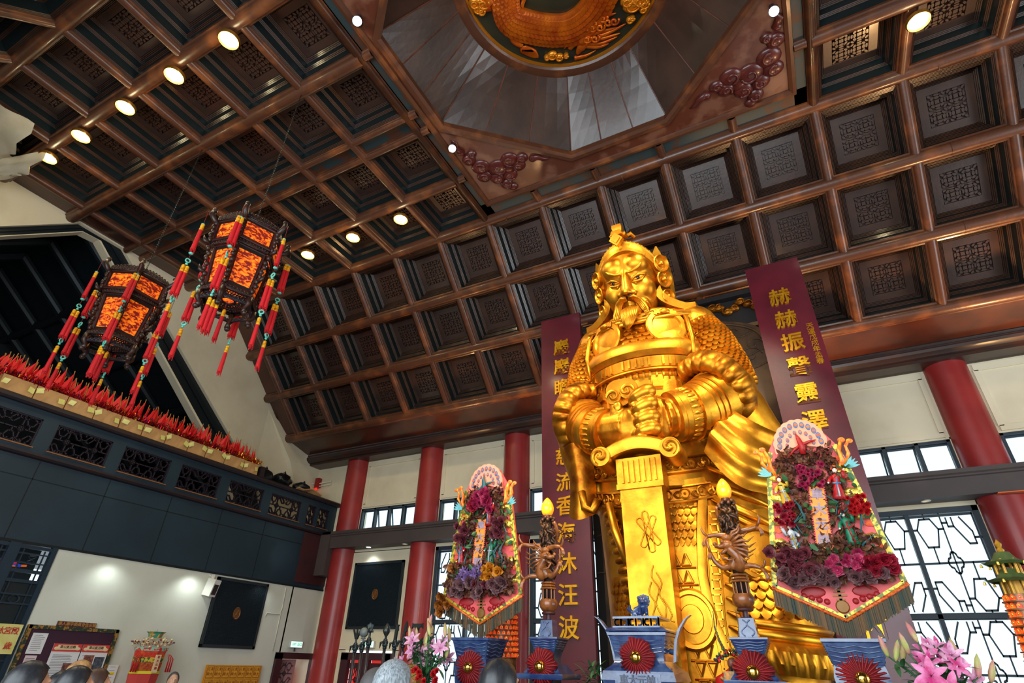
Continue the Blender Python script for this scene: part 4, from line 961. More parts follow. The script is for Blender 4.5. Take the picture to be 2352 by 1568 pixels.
# cold strip of downlights hidden under the gallery, on the pale wall and the dark face
for y, p in ((7.4, 14), (9.4, 18), (11.6, 8)): light('gallery_downlight', 'SPOT', (GX+.35, y, 1.80), p, (.84, .96, .95), .08, (GX, y+.1, .6), 140, .9)
light('gallery_face_spot', 'SPOT', (GX+1.2, 11.9, 2.9), 9, (.8, .95, 1), .03, (GX, 12.2, 2.55), 60, 1)
# ---- dragon roundel
rd = empty('dragon_roundel', (OC.x, OC.y, ZR+EYE), 'dark round panel with gilt dragon in the middle of the ceiling octagon', 'roundel')
m = MB(T(0, 0, .06)); m.lathe([(2.0, .02), (2.0, -.02), (.001, -.02)], 64); m.obj('disc', mat('roundel_green', (30, 34, 28), .35, c2=(46, 46, 30), scale=1.2), rd)
m = MB(); m.lathe([(1.985, .06), (1.975, .0), (1.93, -.0), (1.92, .05)], 64, caps=False); m.obj('gilt_rim', mat('roundel_gilt', (196, 120, 24), .4, .6), rd)
dg = mat('dragon_gilt', (220, 112, 18), .36, .55, c2=(180, 72, 12), scale=3, bump=.1)
# the dragon hangs below the disc; local x right, y to the rear wall, z down is negative
def R2(px_, py_, z=.0): p = at(px_, py_, Z=ZR); return Vector((p.x-OC.x, p.y-OC.y, z))
body_pts = [R2(1345, -190), R2(1235, -120), R2(1170, -30), R2(1172, 40), R2(1240, 66), R2(1310, 64), R2(1365, 20), R2(1400, -60), R2(1340, -70), R2(1330, 10), R2(1350, 56)]
def spline(P, n=8):
    out = []
    for i in range(len(P)-1):
        a, b, c, d = P[max(i-1, 0)], P[i], P[i+1], P[min(i+2, len(P)-1)]
        for k in range(n):
            t = k/n; out.append(.5*((2*b)+(c-a)*t+(2*a-5*b+4*c-d)*t*t+(3*b-a-3*c+d)*t**3))
    out.append(P[-1]); return out
sp_ = spline(body_pts[:8]); m = MB(); n = len(sp_)
m.tube(sp_, [.10+.24*min(1, 2.2*k/n) for k in range(n)], 16, .45); body_d = m.obj('dragon_body', dg, rd, True)
m = MB()
for k in range(6, n-2):                                # scales along the belly side facing down
    t = (sp_[k+1]-sp_[k-1]).normalized(); s = Vector((-t.y, t.x, 0)); r = .10+.24*min(1, 2.2*k/n)
    for j in range(-3, 4):
        f = j/3.6; o = sp_[k]+s*(r*f)+t*(.04 if j % 2 else 0)+Vector((0, 0, -r*.45*math.sqrt(1-f*f)-.004)); X = t; Y = (s*1+Vector((0, 0, .4*f))).normalized(); N = X.cross(Y)
        if N.z > 0: N = -N
        m.add([tuple(o+X*a*.095+Y*b*.085+N*c) for a, b, c in ((-.7, -.5, 0), (.2, -.5, .012), (.7, 0, .03), (.2, .5, .012), (-.7, .5, 0))], [(0, 1, 2, 3, 4)])
m.obj('dragon_scales', dg, body_d)
m = MB()
def fins(P, w, h, sgn):
    for k in range(0, len(P)-1):
        t = (P[k+1]-P[k]); s = Vector((-t.y, t.x, 0)).normalized()*sgn; a = P[k]+s*w
        m.add([tuple(a+Vector((0, 0, -.03))), tuple(a+t+Vector((0, 0, -.03))), tuple(a+s*h-t*.5+Vector((0, 0, -.05))), tuple(a+Vector((0, 0, .0))), tuple(a+t)], [(0, 1, 2), (0, 2, 3), (1, 4, 2)])
tail = spline([R2(1320, 70), R2(1260, 84), R2(1200, 72), R2(1178, 78), R2(1180, 95), R2(1200, 106)], 6)
m.tube(tail, [.09, .10, .10, .10, .09]+[.06]*(len(tail)-5), 8, .5); fins(tail[2:22:2], .08, .10, 1); fins(sp_[10:26:2], .30, .12, -1)
for k in range(9):                                     # flame tail tip
    a = (k-4)/4; m.tube(spline([R2(1204, 106), R2(1214+a*14, 118), R2(1232+a*4, 133)], 5), [.03, .04, .045, .05, .05, .05, .04, .035, .03, .02, .01], 6, .6)
m.obj('tail', dg, rd, True)
m = MB(); hd = R2(1350, 92)
m.ball(R2(1340, 86), (.20, .16, .12), 12, 8); m.tube(spline([R2(1335, 78), R2(1318, 96), R2(1308, 112)], 5), [.12]*6+[.10, .08, .07, .06, .05], 10, .7); m.tube(spline([R2(1345, 96), R2(1332, 112), R2(1326, 124)], 5), [.10]*5+[.08, .07, .06, .05, .04, .03], 9, .7)
for a, b, c in (((1345, 72), (1370, 60), (1400, 36)), ((1352, 80), (1390, 70), (1426, 62)), ((1350, 92), (1385, 88), (1425, 76)), ((1348, 100), (1380, 100), (1418, 84)), ((1340, 104), (1372, 108), (1398, 100)), ((1360, 70), (1385, 42), (1415, 30)), ((1372, 84), (1400, 74), (1438, 54)), ((1318, 98), (1300, 104), (1296, 112))):
    m.tube(spline([R2(*a), R2(*b), R2(*c)], 5), [.05, .055, .055, .05, .05, .045, .04, .035, .03, .02, .01], 6, .8)
for a in ((1360, 58), (1378, 56), (1396, 44), (1346, 62), (1366, 48), (1384, 36), (1410, 42), (1366, 82), (1348, 84)):
    c = R2(*a, -.08); m.tube([tuple(c+Vector(((.10-.014*t)*cos(t*1.2), (.10-.014*t)*sin(t*1.2), -.01*t))) for t in np.linspace(0, 6, 18)], .028, 6)
m.obj('dragon_head', dg, rd, True)
m = MB()
for P in ([(1180, 20), (1140, 14), (1118, 8)], [(1125, 8), (1105, 14), (1086, 4)], [(1126, 10), (1110, -8), (1090, -14)], [(1400, -20), (1440, -30), (1460, -20)]):
    m.tube(spline([R2(*p) for p in P], 6), [.16, .16, .15, .14, .13, .12, .11, .10, .09, .08, .06, .05, .03], 8, .6)
for k in range(6): fins([R2(1150+k*6, 30+k*1.2), R2(1156+k*6, 31+k*1.2)], 0, .09, 1)
m.obj('dragon_leg', dg, rd, True)
def cloudlet(name, pts, par, m_, s=1.):
    m = MB()
    for (x, y), r in pts:
        c = R2(x, y, -.0); m.ball(c, (r*s, r*s*.8, .07), 12, 7)
        m.tube([tuple(c+Vector(((r*.8-.1*r*t)*s*cos(t*1.2), (r*.7-.09*r*t)*s*sin(t*1.2), -.07))) for t in np.linspace(0, 6, 18)], .022, 5)
    return m, name
for pts in ([((1268, 126), .12), ((1284, 130), .10), ((1256, 130), .07), ((1300, 126), .06)], [((1452, 10), .2), ((1440, 2), .14), ((1470, 0), .16)], [((1446, 44), .08), ((1452, 40), .06)], [((1098, 18), .14), ((1110, 6), .16), ((1090, 6), .14), ((1106, 24), .10)], [((1480, 8), .12), ((1476, 20), .08)]):
    m, nme = cloudlet('cloud', pts, rd, dg); m.obj(nme, mat('cloud_gilt', (226, 140, 30), .36, .6), rd, True)
m = MB(); m.tube(spline([R2(1319, 134), R2(1345, 128), R2(1368, 116)], 6), [.05, .06, .05, .045, .05, .04, .04, .03, .03, .02, .02, .01, .01], 6, .6); m.obj('flame', dg, rd, True)
# ---- carved clouds on the spandrels
cw = mat('cloud_wood', (92, 34, 30), .33, c2=(76, 28, 26), scale=4, coat=.3)
def spandrel(cx, cy, sx, label):
    o = empty('cloud_carving', (cx, cy, 10+EYE), label, 'carving'); o.scale = (sx, 1, 1)
    m = MB(); L_ = [((.0, .0), .26), ((-.17, .26), .18), ((.15, .30), .19), ((-.05, .52), .16), ((-.36, -.20), .23), ((-.42, .08), .19), ((.34, -.10), .22), ((.46, .14), .17), ((-.5, -.5), .17), ((-.36, -.62), .12), ((.62, -.02), .15), ((.84, .10), .10), ((-.55, -.76), .09), ((.06, .66), .12), ((.22, .12), .16)]
    for (x, y), r in L_: m.ball((x, y, 0), (r, r*.9, .085), 16, 9)
    m.tube([(.8, .06, -.02), (.98, .12, -.03), (1.06, .22, -.02), (1.2, .26, -.01)], [.08, .07, .05, .01], 8, .7); m.tube([(-.52, -.74, -.02), (-.60, -.92, -.03), (-.52, -1.04, -.02), (-.58, -1.16, -.01)], [.08, .07, .05, .01], 8, .7)
    b = m.obj('cloud_body', cw, o, True); m = MB()
    for (x, y), r in L_[:11]: m.tube([(x+(r*.62-.09*r*t)*cos(t*1.15+x*5), y+(r*.62-.09*r*t)*sin(t*1.15+x*5), -.085+.003*t) for t in np.linspace(0, 6, 20)], .026, 6)
    m.obj('scroll', cw, o, True); return o
a, b = at(1145, 385, Z=10), at(1722, 170, Z=10)
spandrel(a.x, a.y, 1, 'carved wooden cloud on the corner board left of the octagon'); spandrel(b.x, b.y, -1, 'carved wooden cloud on the corner board right of the octagon')
# ================================================================ hexagonal palace lanterns
ros = mat('lantern_rosewood', (70, 22, 18), .35, c2=(40, 14, 12), scale=8, coat=.2); rosd = mat('lantern_carving', (58, 30, 18), .42, c2=(34, 16, 12), scale=20)
def silk_mat():
    m = mat('lantern_silk', (255, 96, 8), .6)
    nt = m.node_tree; b = nt.nodes['Principled BSDF']; tc = nt.nodes.new('ShaderNodeTexCoord'); n = nt.nodes.new('ShaderNodeTexNoise'); n.inputs['Scale'].default_value = 15; n.inputs['Detail'].default_value = 3; n.inputs['Distortion'].default_value = .8
    mp = nt.nodes.new('ShaderNodeMapping'); mp.inputs['Scale'].default_value = (1, 1, 1.6)
    r = nt.nodes.new('ShaderNodeValToRGB'); e = r.color_ramp.elements; e[0].position = .44; e[0].color = lin((120, 18, 4))+(1,); e[1].position = .52; e[1].color = lin((255, 92, 4))+(1,)
    x = r.color_ramp.elements.new(.66); x.color = lin((255, 150, 20))+(1,)
    L = nt.links.new; L(tc.outputs['Object'], mp.inputs[0]); L(mp.outputs[0], n.inputs[0]); L(n.outputs[0], r.inputs[0]); L(r.outputs[0], b.inputs['Base Color']); L(r.outputs[0], b.inputs['Emission Color']); b.inputs['Emission Strength'].default_value = .34
    return m
silk = silk_mat(); tred = mat('tassel_red', (206, 12, 22), .7, c2=(180, 6, 18), scale=14, stretch=(8, 8, .6)); tyel = mat('tassel_gold', (240, 186, 20), .5, c2=(200, 110, 10), scale=30); jade = mat('jade_bead', (92, 190, 168), .25); thr = mat('tassel_thread', (120, 10, 14), .7)
chain_m = mat('chain_black', (16, 18, 18), .5)
lant = empty('palace_lantern', (0, 0, 0), 'six-sided red palace lantern hung nearest the octagon, upper of the two', 'lantern')
def hx(r, z, k): a = k*pi/3; return Vector((r*cos(a), r*sin(a), z))
def hexbar(mb, r, z, w, h):
    """moulded hexagonal rail"""
    mb.loft([[tuple(hx(rr, zz, k)) for k in range(6)] for rr, zz in ((r-w, z-h), (r, z-h), (r+.012, z-h*.3), (r+.012, z+h*.3), (r, z+h), (r-w, z+h))], True, False); mb.loft([[tuple(hx(r-w, z+h, k)) for k in range(6)], [tuple(hx(r-w, z-h, k)) for k in range(6)]], True, False)
tiers = (('upper', .50, .505, 5.68, 6.02), ('lower', .365, .425, 4.86, 5.56))
m = MB()
for n_, rb, rt, z0, z1 in tiers:
    hexbar(m, rb+.012, z0-.02, .05, .022); hexbar(m, rt+.012, z1+.02, .05, .022)
    for k in range(6): m.tube([tuple(hx(rb, z0, k)), tuple(hx(rt, z1, k))], .028, 6)
m.obj('frame', ros, lant)
for n_, rb, rt, z0, z1 in tiers:
    for k in range(6):
        a, b, c, d = hx(rb-.012, z0, k), hx(rb-.012, z0, k+1), hx(rt-.012, z1, k+1), hx(rt-.012, z1, k)
        g = MB(); ctr = (a+b+c+d)/4; sh = [ctr+(p-ctr)*.86 for p in (a, b, c, d)]; inn = (ctr*1); off = Vector((ctr.x, ctr.y, 0)).normalized()
        g.add([tuple(p) for p in (a, b, c, d)]+[tuple(p+off*.012) for p in (a, b, c, d)]+[tuple(p+off*.012) for p in sh]+[tuple(p) for p in sh], [(i, (i+1) % 4, 4+(i+1) % 4, 4+i) for i in range(4)]+[(4+i, 4+(i+1) % 4, 8+(i+1) % 4, 8+i) for i in range(4)]+[(8+i, 8+(i+1) % 4, 12+(i+1) % 4, 12+i) for i in range(4)])
        f = g.obj('panel_frame', mat('panel_rim', (26, 22, 22), .4), lant); q = MB(); q.add([tuple(p) for p in sh]+[tuple(p-off*.006) for p in sh], [(0, 1, 2, 3), (7, 6, 5, 4)]); q.obj('silk_panel', silk, f)
def openwork(mb, P0, P1, H, n, seed):
    """strip of pierced scroll carving between two points, height H up"""
    rnd = random.Random(seed); d = (P1-P0)/n; L = d.length
    for i in range(n):
        c = P0+d*(i+.5); hh = H*(.62+.3*sin(pi*(i+.5)/n)); u = d.normalized(); w_ = Vector((0, 0, 1)); s = 1 if i % 2 else -1
        mb.tube([tuple(c+u*(L*.42*cos(t))*s+w_*(hh*(.5+.42*sin(t)))) for t in np.linspace(-1, 4.3, 12)], .011, 5); mb.tube([tuple(c+u*(L*.2*cos(t*1.6))+w_*(hh*(.45+.2*sin(t*1.6)))) for t in np.linspace(0, 4, 9)], .010, 5)
    mb.tube([tuple(P0), tuple(P1)], .014, 5)
m = MB()
for k in range(6): openwork(m, hx(.53, 6.05, k), hx(.53, 6.05, k+1), .15, 9, k)
m.obj('crown_rail', rosd, lant, True)
m = MB()
for k in range(6): openwork(m, hx(.48, 5.58, k), hx(.48, 5.58, k+1), .08, 10, k); openwork(m, hx(.43, 4.74, k), hx(.43, 4.74, k+1), .08, 8, k)
m.obj('pierced_band', rosd, lant, True)
fin_tips = []
for k in range(6):
    m = MB(); a = hx(1, 0, k)
    m.tube([tuple(a*.50+Vector((0, 0, 5.98))), tuple(a*.58+Vector((0, 0, 6.04))), tuple(a*.64+Vector((0, 0, 6.12))), tuple(a*.63+Vector((0, 0, 6.2)))], [.03, .045, .045, .03], 8); m.ball(a*.62+Vector((0, 0, 6.22)), (.04, .04, .05), 8, 6); m.tube([tuple(a*.62+Vector((0, 0, 6.14))), tuple(a*.70+Vector((0, 0, 6.13)))], [.035, .012], 6)
    m.obj('corner_finial', rosd, lant, True)
    m = MB(); s = a.cross(Vector((0, 0, 1)))
    for i, z in enumerate(np.linspace(5.66, 6.0, 5)): m.ball(a*(.535+.015*(i % 2))+Vector((0, 0, z)), (.035, .035, .05), 7, 5)
    for i, z in enumerate(np.linspace(4.86, 5.5, 8)): m.ball(a*(.41+.012*i+.02*(i % 2))+Vector((0, 0, z)), (.038, .038, .05), 7, 5)
    m.tube([tuple(a*.52+Vector((0, 0, 5.58))), tuple(a*.60+Vector((0, 0, 5.60))), tuple(a*.63+Vector((0, 0, 5.68)))], [.03, .035, .01], 6); m.tube([tuple(a*.44+Vector((0, 0, 5.05))), tuple(a*.52+Vector((0, 0, 5.08))), tuple(a*.54+Vector((0, 0, 5.16)))], [.03, .03, .01], 6)
    m.obj('corner_bracket', rosd, lant, True)
    m = MB(); m.tube([tuple(a*.40+Vector((0, 0, 4.74))), tuple(a*.41+Vector((0, 0, 4.62))), tuple(a*.36+Vector((0, 0, 4.54))), tuple(a*.38+Vector((0, 0, 4.48)))], [.05, .045, .032, .05], 8); m.ball(a*.39+Vector((0, 0, 4.47)), .045, 8, 6); m.obj('foot', rosd, lant, True)
m = MB(); hexbar(m, .42, 4.78, .06, .025)
for k in range(6):
    m.tube([tuple(hx(.10, 4.76, k)), tuple(hx(.40, 4.76, k))], .016, 5); openwork(m, hx(.40, 4.60, k), hx(.40, 4.60, k+1), .08, 6, k+9)
    for r_ in (.18, .25, .32):
        n = int(r_*26)
        for i in range(n):
            p = hx(r_, 4.76, k).lerp(hx(r_, 4.76, k+1), (i+.5)/n); m.tube([(p.x+.032*cos(t), p.y+.032*sin(t), 4.76) for t in np.linspace(0, 5, 8)], .009, 4)
m.tube([(.10*cos(t), .10*sin(t), 4.76) for t in np.linspace(0, 2*pi, 20)], .02, 6); m.obj('pierced_base', mat('base_wood', (34, 24, 30), .4), lant, True)
m = MB(); m.cyl((0, 0, 6.08), (0, 0, 6.35), .03)
for k in range(3): m.tube([tuple(hx(.5, 6.05, 2*k)), (0, 0, 6.3)], .012, 5)
n = 120; z0 = 6.3; dz = (9.97-z0)/n
for i in range(n):
    z = z0+dz*(i+.5); a = (i % 2)*pi/2; m.tube([(.013*cos(t)*cos(a), .013*cos(t)*sin(a), z+dz*.62*sin(t)) for t in np.linspace(0, 2*pi, 7)], .0045, 3)
m.obj('chain', chain_m, lant)
def tassel(par, x, y, z1, z0, twin=False):
    for s in ((-1, 1) if twin else (0,)):
        o = MB(); X = x+s*.026; o.lathe([(.026, z1-.09), (.028, z1-.14), (.034, z0+.05), (.038, z0)], 10, T(X, y, 0))
        for k in range(10): a = 2*pi*k/10; o.cyl((X+.027*cos(a), y+.027*sin(a), z0+.03), (X+.03*cos(a), y+.03*sin(a), z0-.03-.02*(k % 3)), .008, .005, 4)
        t = o.obj('tassel', tred, par, 40); c = MB(T(X, y, 0)); c.lathe([(.010, z1+.01), (.026, z1-.005), (.028, z1-.03), (.023, z1-.035), (.028, z1-.045), (.028, z1-.075), (.023, z1-.08), (.029, z1-.09), (.028, z1-.125)], 10); c.obj('tassel_cap', tyel, t, 40)
def bead_coin(mb, x, y, z, a):
    D = T(x, y, z) @ Rm(a, 'Z') @ Rm(pi/2, 'X'); mb.tube([tuple(D @ Vector((.032*cos(t), .032*sin(t), 0))) for t in np.linspace(0, 2*pi, 14)], .016, 6, .6); mb.ball((x, y, z-.062), (.022, .022, .02), 8, 6)
for k in range(6):
    p = hx(.70, 0, k); x, y = p.x, p.y
    s = MB(); s.cyl((x, y, 6.13), (x, y, 3.9), .004, n=4); st_ = s.obj('tassel_string', thr, lant)
    tassel(st_, x, y, 5.86, 5.34, k % 2 == 1); tassel(st_, x, y, 5.03, 4.52, True); tassel(st_, x, y, 4.33, 3.86)
    j = MB(); bead_coin(j, x, y, 5.13, k); bead_coin(j, x, y, 4.44, k+.6); j.ball((x, y, 5.27), (.036, .036, .02), 8, 6); j.ball((x, y, 5.86), (.03, .03, .016), 8, 6); j.obj('jade_coin', jade, st_, True)
for (x, y, z1, z0, tw) in ((0, 0, 4.58, 4.06, False), (.2, .26, 4.52, 4.0, True)):
    s = MB(); s.cyl((x, y, 4.76), (x, y, z1), .005, n=4); st_ = s.obj('tassel_string', thr, lant); tassel(st_, x, y, z1, z0, tw)
bpy.context.view_layer.update()
light('lantern_bulb', 'POINT', (-7.16, 4.06, 5.3), 14, (1, .5, .12), .12); light('lantern_bulb', 'POINT', (-10.23, 4.07, 5.3), 14, (1, .5, .12), .12)
KIDS.clear()
copy_tree(lant, T(-10.23, 4.07, EYE) @ Rm(-1.564, 'Z'), 'six-sided red palace lantern hung farther left, lower of the two')
lant.matrix_world = T(-7.16, 4.06, EYE) @ Rm(-1.879, 'Z')
# ================================================================ altar table and its vessels
AY = 6.5
tb = empty('altar_table', (SX, AY, 0), 'long dark wooden altar table below the blue vessels', 'table')
m = MB(T(0, 0, 0)); m.box((0, 0, 1.02), (6.0, .52, .08)); m.box((0, -.24, .92), (5.8, .04, .14)); m.obj('table_top', brown, tb)
for x in (-2.8, 2.8):
    for y in (-.18, .18): m = MB(); m.box((x, y, .49), (.12, .12, .98)); m.obj('leg', brown, tb)
TZ = 1.06-EYE
blue = mat('blue_glaze', (34, 54, 100), .22, c2=(66, 92, 134), scale=7, coat=.6, bump=.06, bscale=30, lo=.45, hi=.7)
blue2 = mat('blue_glaze_relief', (84, 106, 142), .25, c2=(44, 64, 108), scale=9, coat=.5)
rfab = mat('red_satin', (150, 26, 32), .55, c2=(112, 16, 24), scale=6); mirror = mat('gold_mirror', (250, 196, 90), .06, 1.)
def sqloft(mb, prof, M=None, sx=1.):
    """square-section vessel: (half width, z)"""
    mb.loft([[(-w*sx, -w, z), (-w*.0*sx, -w*1.0, z), (w*sx, -w, z), (w*sx, 0, z), (w*sx, w, z), (0, w, z), (-w*sx, w, z), (-w*sx, 0, z)] for w, z in prof], True, True, M)
def waves(mb, w0, z0, w1, z1, n=5, sx=1.):
    """chevron relief on the front and two sides of a square vessel tapering from (w0,z0) to (w1,z1)"""
    for face in range(3):
        for k in range(n):
            f0 = (k+.5)/n; pts = []
            for i in range(13):
                u = -1+2*i/12; f = min(.97, max(.03, f0+.10*(abs(((u+1)*2) % 2-1)-.5))); w = w0+(w1-w0)*f; z = z0+(z1-z0)*f
                pts.append((u*w*.93*sx, -w-.002, z) if face == 0 else ((w*sx+.002)*(1 if face == 1 else -1), u*w*.93, z))
            mb.tube(pts, .0075, 5)
def rosette(par, y, z, r=.19, M=None):
    """pleated red cloth flower with a gold mirror boss"""
    P = []; n = 180; rnd = random.Random(int(z*977)+3); ph = [rnd.uniform(.8, 1.1) for _ in range(23)]
    for i in range(n+1):
        a = 2*pi*i/n; f = sin(a*30); e = .96+.05*sin(a*7+2*z)+.03*sin(a*11)
        P.append([(rr*cos(a), y-h-.020*q*f, z+rr*sin(a)) for rr, h, q in ((.03, .05, .2), (r*.45, .055, .7), (r*.8*e, .03, 1.1), (r*e+.004*f, .0+.014*sin(a*5), 1.5), (r*.9*e, -.03, 1), (.05, -.02, 0))])
    m = MB(M or I4); m.grid(P); o = m.obj('rosette', rfab, par, True); m = MB(M or I4); m.lathe([(.062, .0), (.060, .015), (.046, .038), (.025, .05), (.001, .053)], 24, T(0, y-.055, z) @ Rm(pi/2, 'X')); m.obj('mirror_boss', mirror, o, True)
# ---- vases holding the flower plaques
def vase(x, label):
    o = empty('blue_vase', (x, AY, TZ+EYE), label, 'vase', None); B_ = -TZ
    m = MB(); sqloft(m, [(.17, 0), (.18, .05), (.15, .10), (.14, .2), (.20, .42), (.215, .58), (.19, .70), (.175, B_+.0), (.185, B_+.02), (.24, B_+.24), (.255, B_+.25), (.255, B_+.275), (.225, B_+.275), (.17, B_+.05)]); m.obj('vase_body', blue, o, 35)
    m = MB(); waves(m, .19, B_+.04, .238, B_+.23, 5); waves(m, .20, .45, .21, .6, 3); m.obj('wave_relief', blue2, o, True); rosette(o, -.19, B_-.03, .20); return o
VX = (-3.78, .175)
vase(VX[0], 'square blue glazed vase holding the left flower plaque'); vase(VX[1], 'square blue glazed vase holding the right flower plaque')
# ---- candlesticks
def candlestick(x, label):
    o = empty('blue_candlestick', (x, AY, TZ+EYE), label, 'candlestick'); B_ = -TZ
    m = MB(); sqloft(m, [(.17, 0), (.18, .06), (.14, .12), (.10, .25), (.10, .5), (.15, .62), (.26, B_-.12), (.27, B_-.10), (.27, B_-.07), (.20, B_-.06), (.11, B_+.0), (.10, B_+.08), (.115, B_+.14), (.12, B_+.15), (.165, B_+.26), (.175, B_+.27), (.175, B_+.285), (.14, B_+.29), (.085, B_+.29), (.07, B_+.46), (.05, B_+.47)]); m.obj('stand', blue, o, 35)
    m = MB(); waves(m, .122, B_+.165, .162, B_+.255, 4)
    for s in (-1, 1): m.tube([(s*(.03+.03*sin(t*2)), -.088+.010*t/3, B_+.30+.045*t) for t in np.linspace(0, 3.2, 16)], .006, 5)
    m.obj('relief', blue2, o, True); rosette(o, -.20, B_-.0, .185); return o
LX = (-2.87, -.70)
candlestick(LX[0], 'blue glazed candlestick under the left dragon lamp'); candlestick(LX[1], 'blue glazed candlestick under the right dragon lamp')
# ---- dragon lamps
dw = mat('dragon_wood', (158, 92, 42), .35, c2=(92, 46, 20), scale=9, coat=.35, lo=.4, hi=.7); dwd = mat('pierced_wood', (92, 54, 26), .45, c2=(44, 24, 14), scale=14)
flame = mat('flame_bulb', (255, 160, 36), .25, emit=(255, 130, 10), es=.8, coat=.3)
def dragon_lamp(x, label, flip):
    o = empty('dragon_lamp', (x, AY, EYE), label, 'lamp')
    s = -1 if flip else 1                                      # s=1: head looks to -x
    m = MB(); m.cyl((0, 0, .45), (0, 0, .55), .03); m.lathe([(.075, .525), (.08, .535), (.075, .55)], 18); m.obj('neck', brown, o, 40)
    m = MB(); m.lathe([(.03, .545), (.075, .56), (.105, .60), (.11, .65), (.09, .685), (.05, .69)], 22); m.obj('drum', dw, o, 40)
    m = MB(); m.lathe([(.055, .66), (.055, 1.62)], 12); core = m.obj('core', mat('core_dark', (40, 22, 14), .6), o, True)
    m = MB(); rnd = random.Random(11)
    for i in range(9): m.cyl((.075*cos(i*.7), .075*sin(i*.7), .68), (.075*cos(i*.7), .075*sin(i*.7), .80), .008)
    for z, r in ((.80, .105), (.83, .09), (.86, .095)): m.lathe([(r*.7, z-.012), (r, z-.008), (r*.9, z+.012), (r*.6, z+.014)], 8)
    m.obj('pavilion', dw, o, 40)
    m = MB()
    for i in range(80):
        a0 = rnd.uniform(0, 6.28); z0 = rnd.uniform(.95, 1.55); h = rnd.uniform(.06, .14); tw = rnd.uniform(-1, 1)
        m.tube([((.083+.012*sin(t*5))*cos(a0+tw*t+.25*sin(t*6)), (.083+.012*sin(t*5))*sin(a0+tw*t+.25*sin(t*6)), z0+h*(t-.5)) for t in np.linspace(0, 1, 9)], [.006, .013, .016, .015, .013, .013, .012, .009, .003], 6)
    for i in range(14): m.ball((.08*cos(i*2.4), .08*sin(i*2.4), 1.56+.03*(i % 3)), (.024, .024, .022), 6, 5)
    m.obj('pierced_carving', dwd, o, True)
    b = MB(); P = []
    for t in np.linspace(0, 1, 40):
        a = -pi/2+s*(-.4+5.4*t) if t < .62 else -pi/2+s*(-.4+5.4*t); r = .095+.02*sin(t*9); P.append((r*cos(a), r*sin(a), .92+.62*t+.03*sin(t*14)))
    b.tube(P, [.050*(1-.75*t)+.006 for t in np.linspace(0, 1, 40)], 10)
    b.tube([(s*.02, -.10, .90), (s*.05, -.13, .96), (s*.03, -.15, 1.03), (-s*.02, -.16, 1.09), (-s*.04, -.16, 1.13)], [.055, .055, .05, .045, .05], 10)
    for k in range(18): i = 2*k; p = Vector(P[i]); n_ = Vector((p.x, p.y, 0)).normalized(); b.add([tuple(p+n_*.03+Vector((0, 0, -.012))), tuple(p+n_*.03+Vector((0, 0, .02))), tuple(p+n_*(.07-.0014*i)+Vector((0, 0, .022))), tuple(p+n_*.03+Vector((.01, .01, 0)))], [(0, 1, 2), (0, 2, 3), (1, 3, 2)])
    b.obj('dragon_body', dw, o, True)
    h = MB(); h.ball((-s*.05, -.17, 1.14), (.065, .055, .05), 12, 8); h.tube([(-s*.06, -.18, 1.13), (-s*.12, -.185, 1.12), (-s*.165, -.18, 1.13)], [.045, .035, .028], 9, .7); h.tube([(-s*.05, -.17, 1.10), (-s*.10, -.175, 1.06), (-s*.14, -.17, 1.05)], [.035, .025, .012], 8, .7); h.ball((-s*.165, -.18, 1.15), .022, 8, 6); h.ball((-s*.085, -.215, 1.165), .018, 8, 6); h.ball((-s*.04, -.165, 1.21), (.05, .05, .035), 10, 7)
    for (dx, dz) in ((.10, .16), (.16, .12), (.20, .06), (.21, 0), (.20, -.06), (.17, -.11), (.13, -.15)): h.tube([(s*.0, -.16, 1.13+dz*.3), (s*dx*.55, -.165, 1.13+dz*.8), (s*dx*.8, -.15, 1.13+dz*.9-.02), (s*dx*1.15, -.15, 1.13+dz+.02)], [.018, .016, .012, .003], 6)
    for dz in (0, .03): h.tube([(-s*.02, -.17, 1.18), (s*.03, -.2, 1.23+dz), (s*.08, -.19, 1.25+dz), (s*.11, -.2, 1.30+dz)], [.018, .014, .012, .005], 6)
    h.tube([(-s*.13, -.2, 1.06), (-s*.10, -.22, 1.0), (-s*.04, -.22, .98), (s*.02, -.2, 1.0)], [.01, .01, .008, .003], 5); h.obj('dragon_head', dw, o, True)
    for P, c in (([(-s*.05, -.1, 1.24), (-s*.15, -.13, 1.25), (-s*.23, -.15, 1.24)], 1), ([(s*.06, -.1, 1.27), (s*.18, -.14, 1.28), (s*.27, -.15, 1.30)], 1), ([(-s*.04, -.1, .95), (-s*.12, -.15, .92), (-s*.19, -.17, .98), (-s*.22, -.17, 1.06)], 1), ([(s*.05, -.1, .93), (s*.16, -.14, .93), (s*.24, -.15, .90)], -1)):
        g = MB(); n = len(P); g.tube(spline([Vector(p) for p in P], 5), [.035-.018*i/(5*(n-1)) for i in range(5*(n-1)+1)], 8); e = Vector(P[-1]); d = (e-Vector(P[-2])).normalized()
        for k in range(4):
            w_ = Vector((0, -.2+.12*k, 1)).normalized() if k == 0 else Vector((s*.15*(k-2), -.1*k, -1)).normalized()
            g.tube([tuple(e), tuple(e+d*.035+w_*.035), tuple(e+d*.05+w_*.075), tuple(e+d*.04+w_*.11)], [.014, .014, .011, .003], 6)
        g.obj('claw_leg', dw, o, True)
    m = MB(); m.lathe([(.062, 1.60), (.07, 1.61), (.06, 1.625), (.045, 1.63), (.045, 1.66), (.05, 1.665)], 18); m.obj('socket', brown, o, 40)
    m = MB(); m.lathe([(.04, 1.655), (.066, 1.68), (.081, 1.725), (.082, 1.755), (.070, 1.80), (.045, 1.845), (.018, 1.875), (.001, 1.885)], 24); m.obj('flame_bulb', flame, o, True)
    light('flame_light', 'POINT', (x, AY-.2, 1.76), 4, (1, .6, .15), .06)
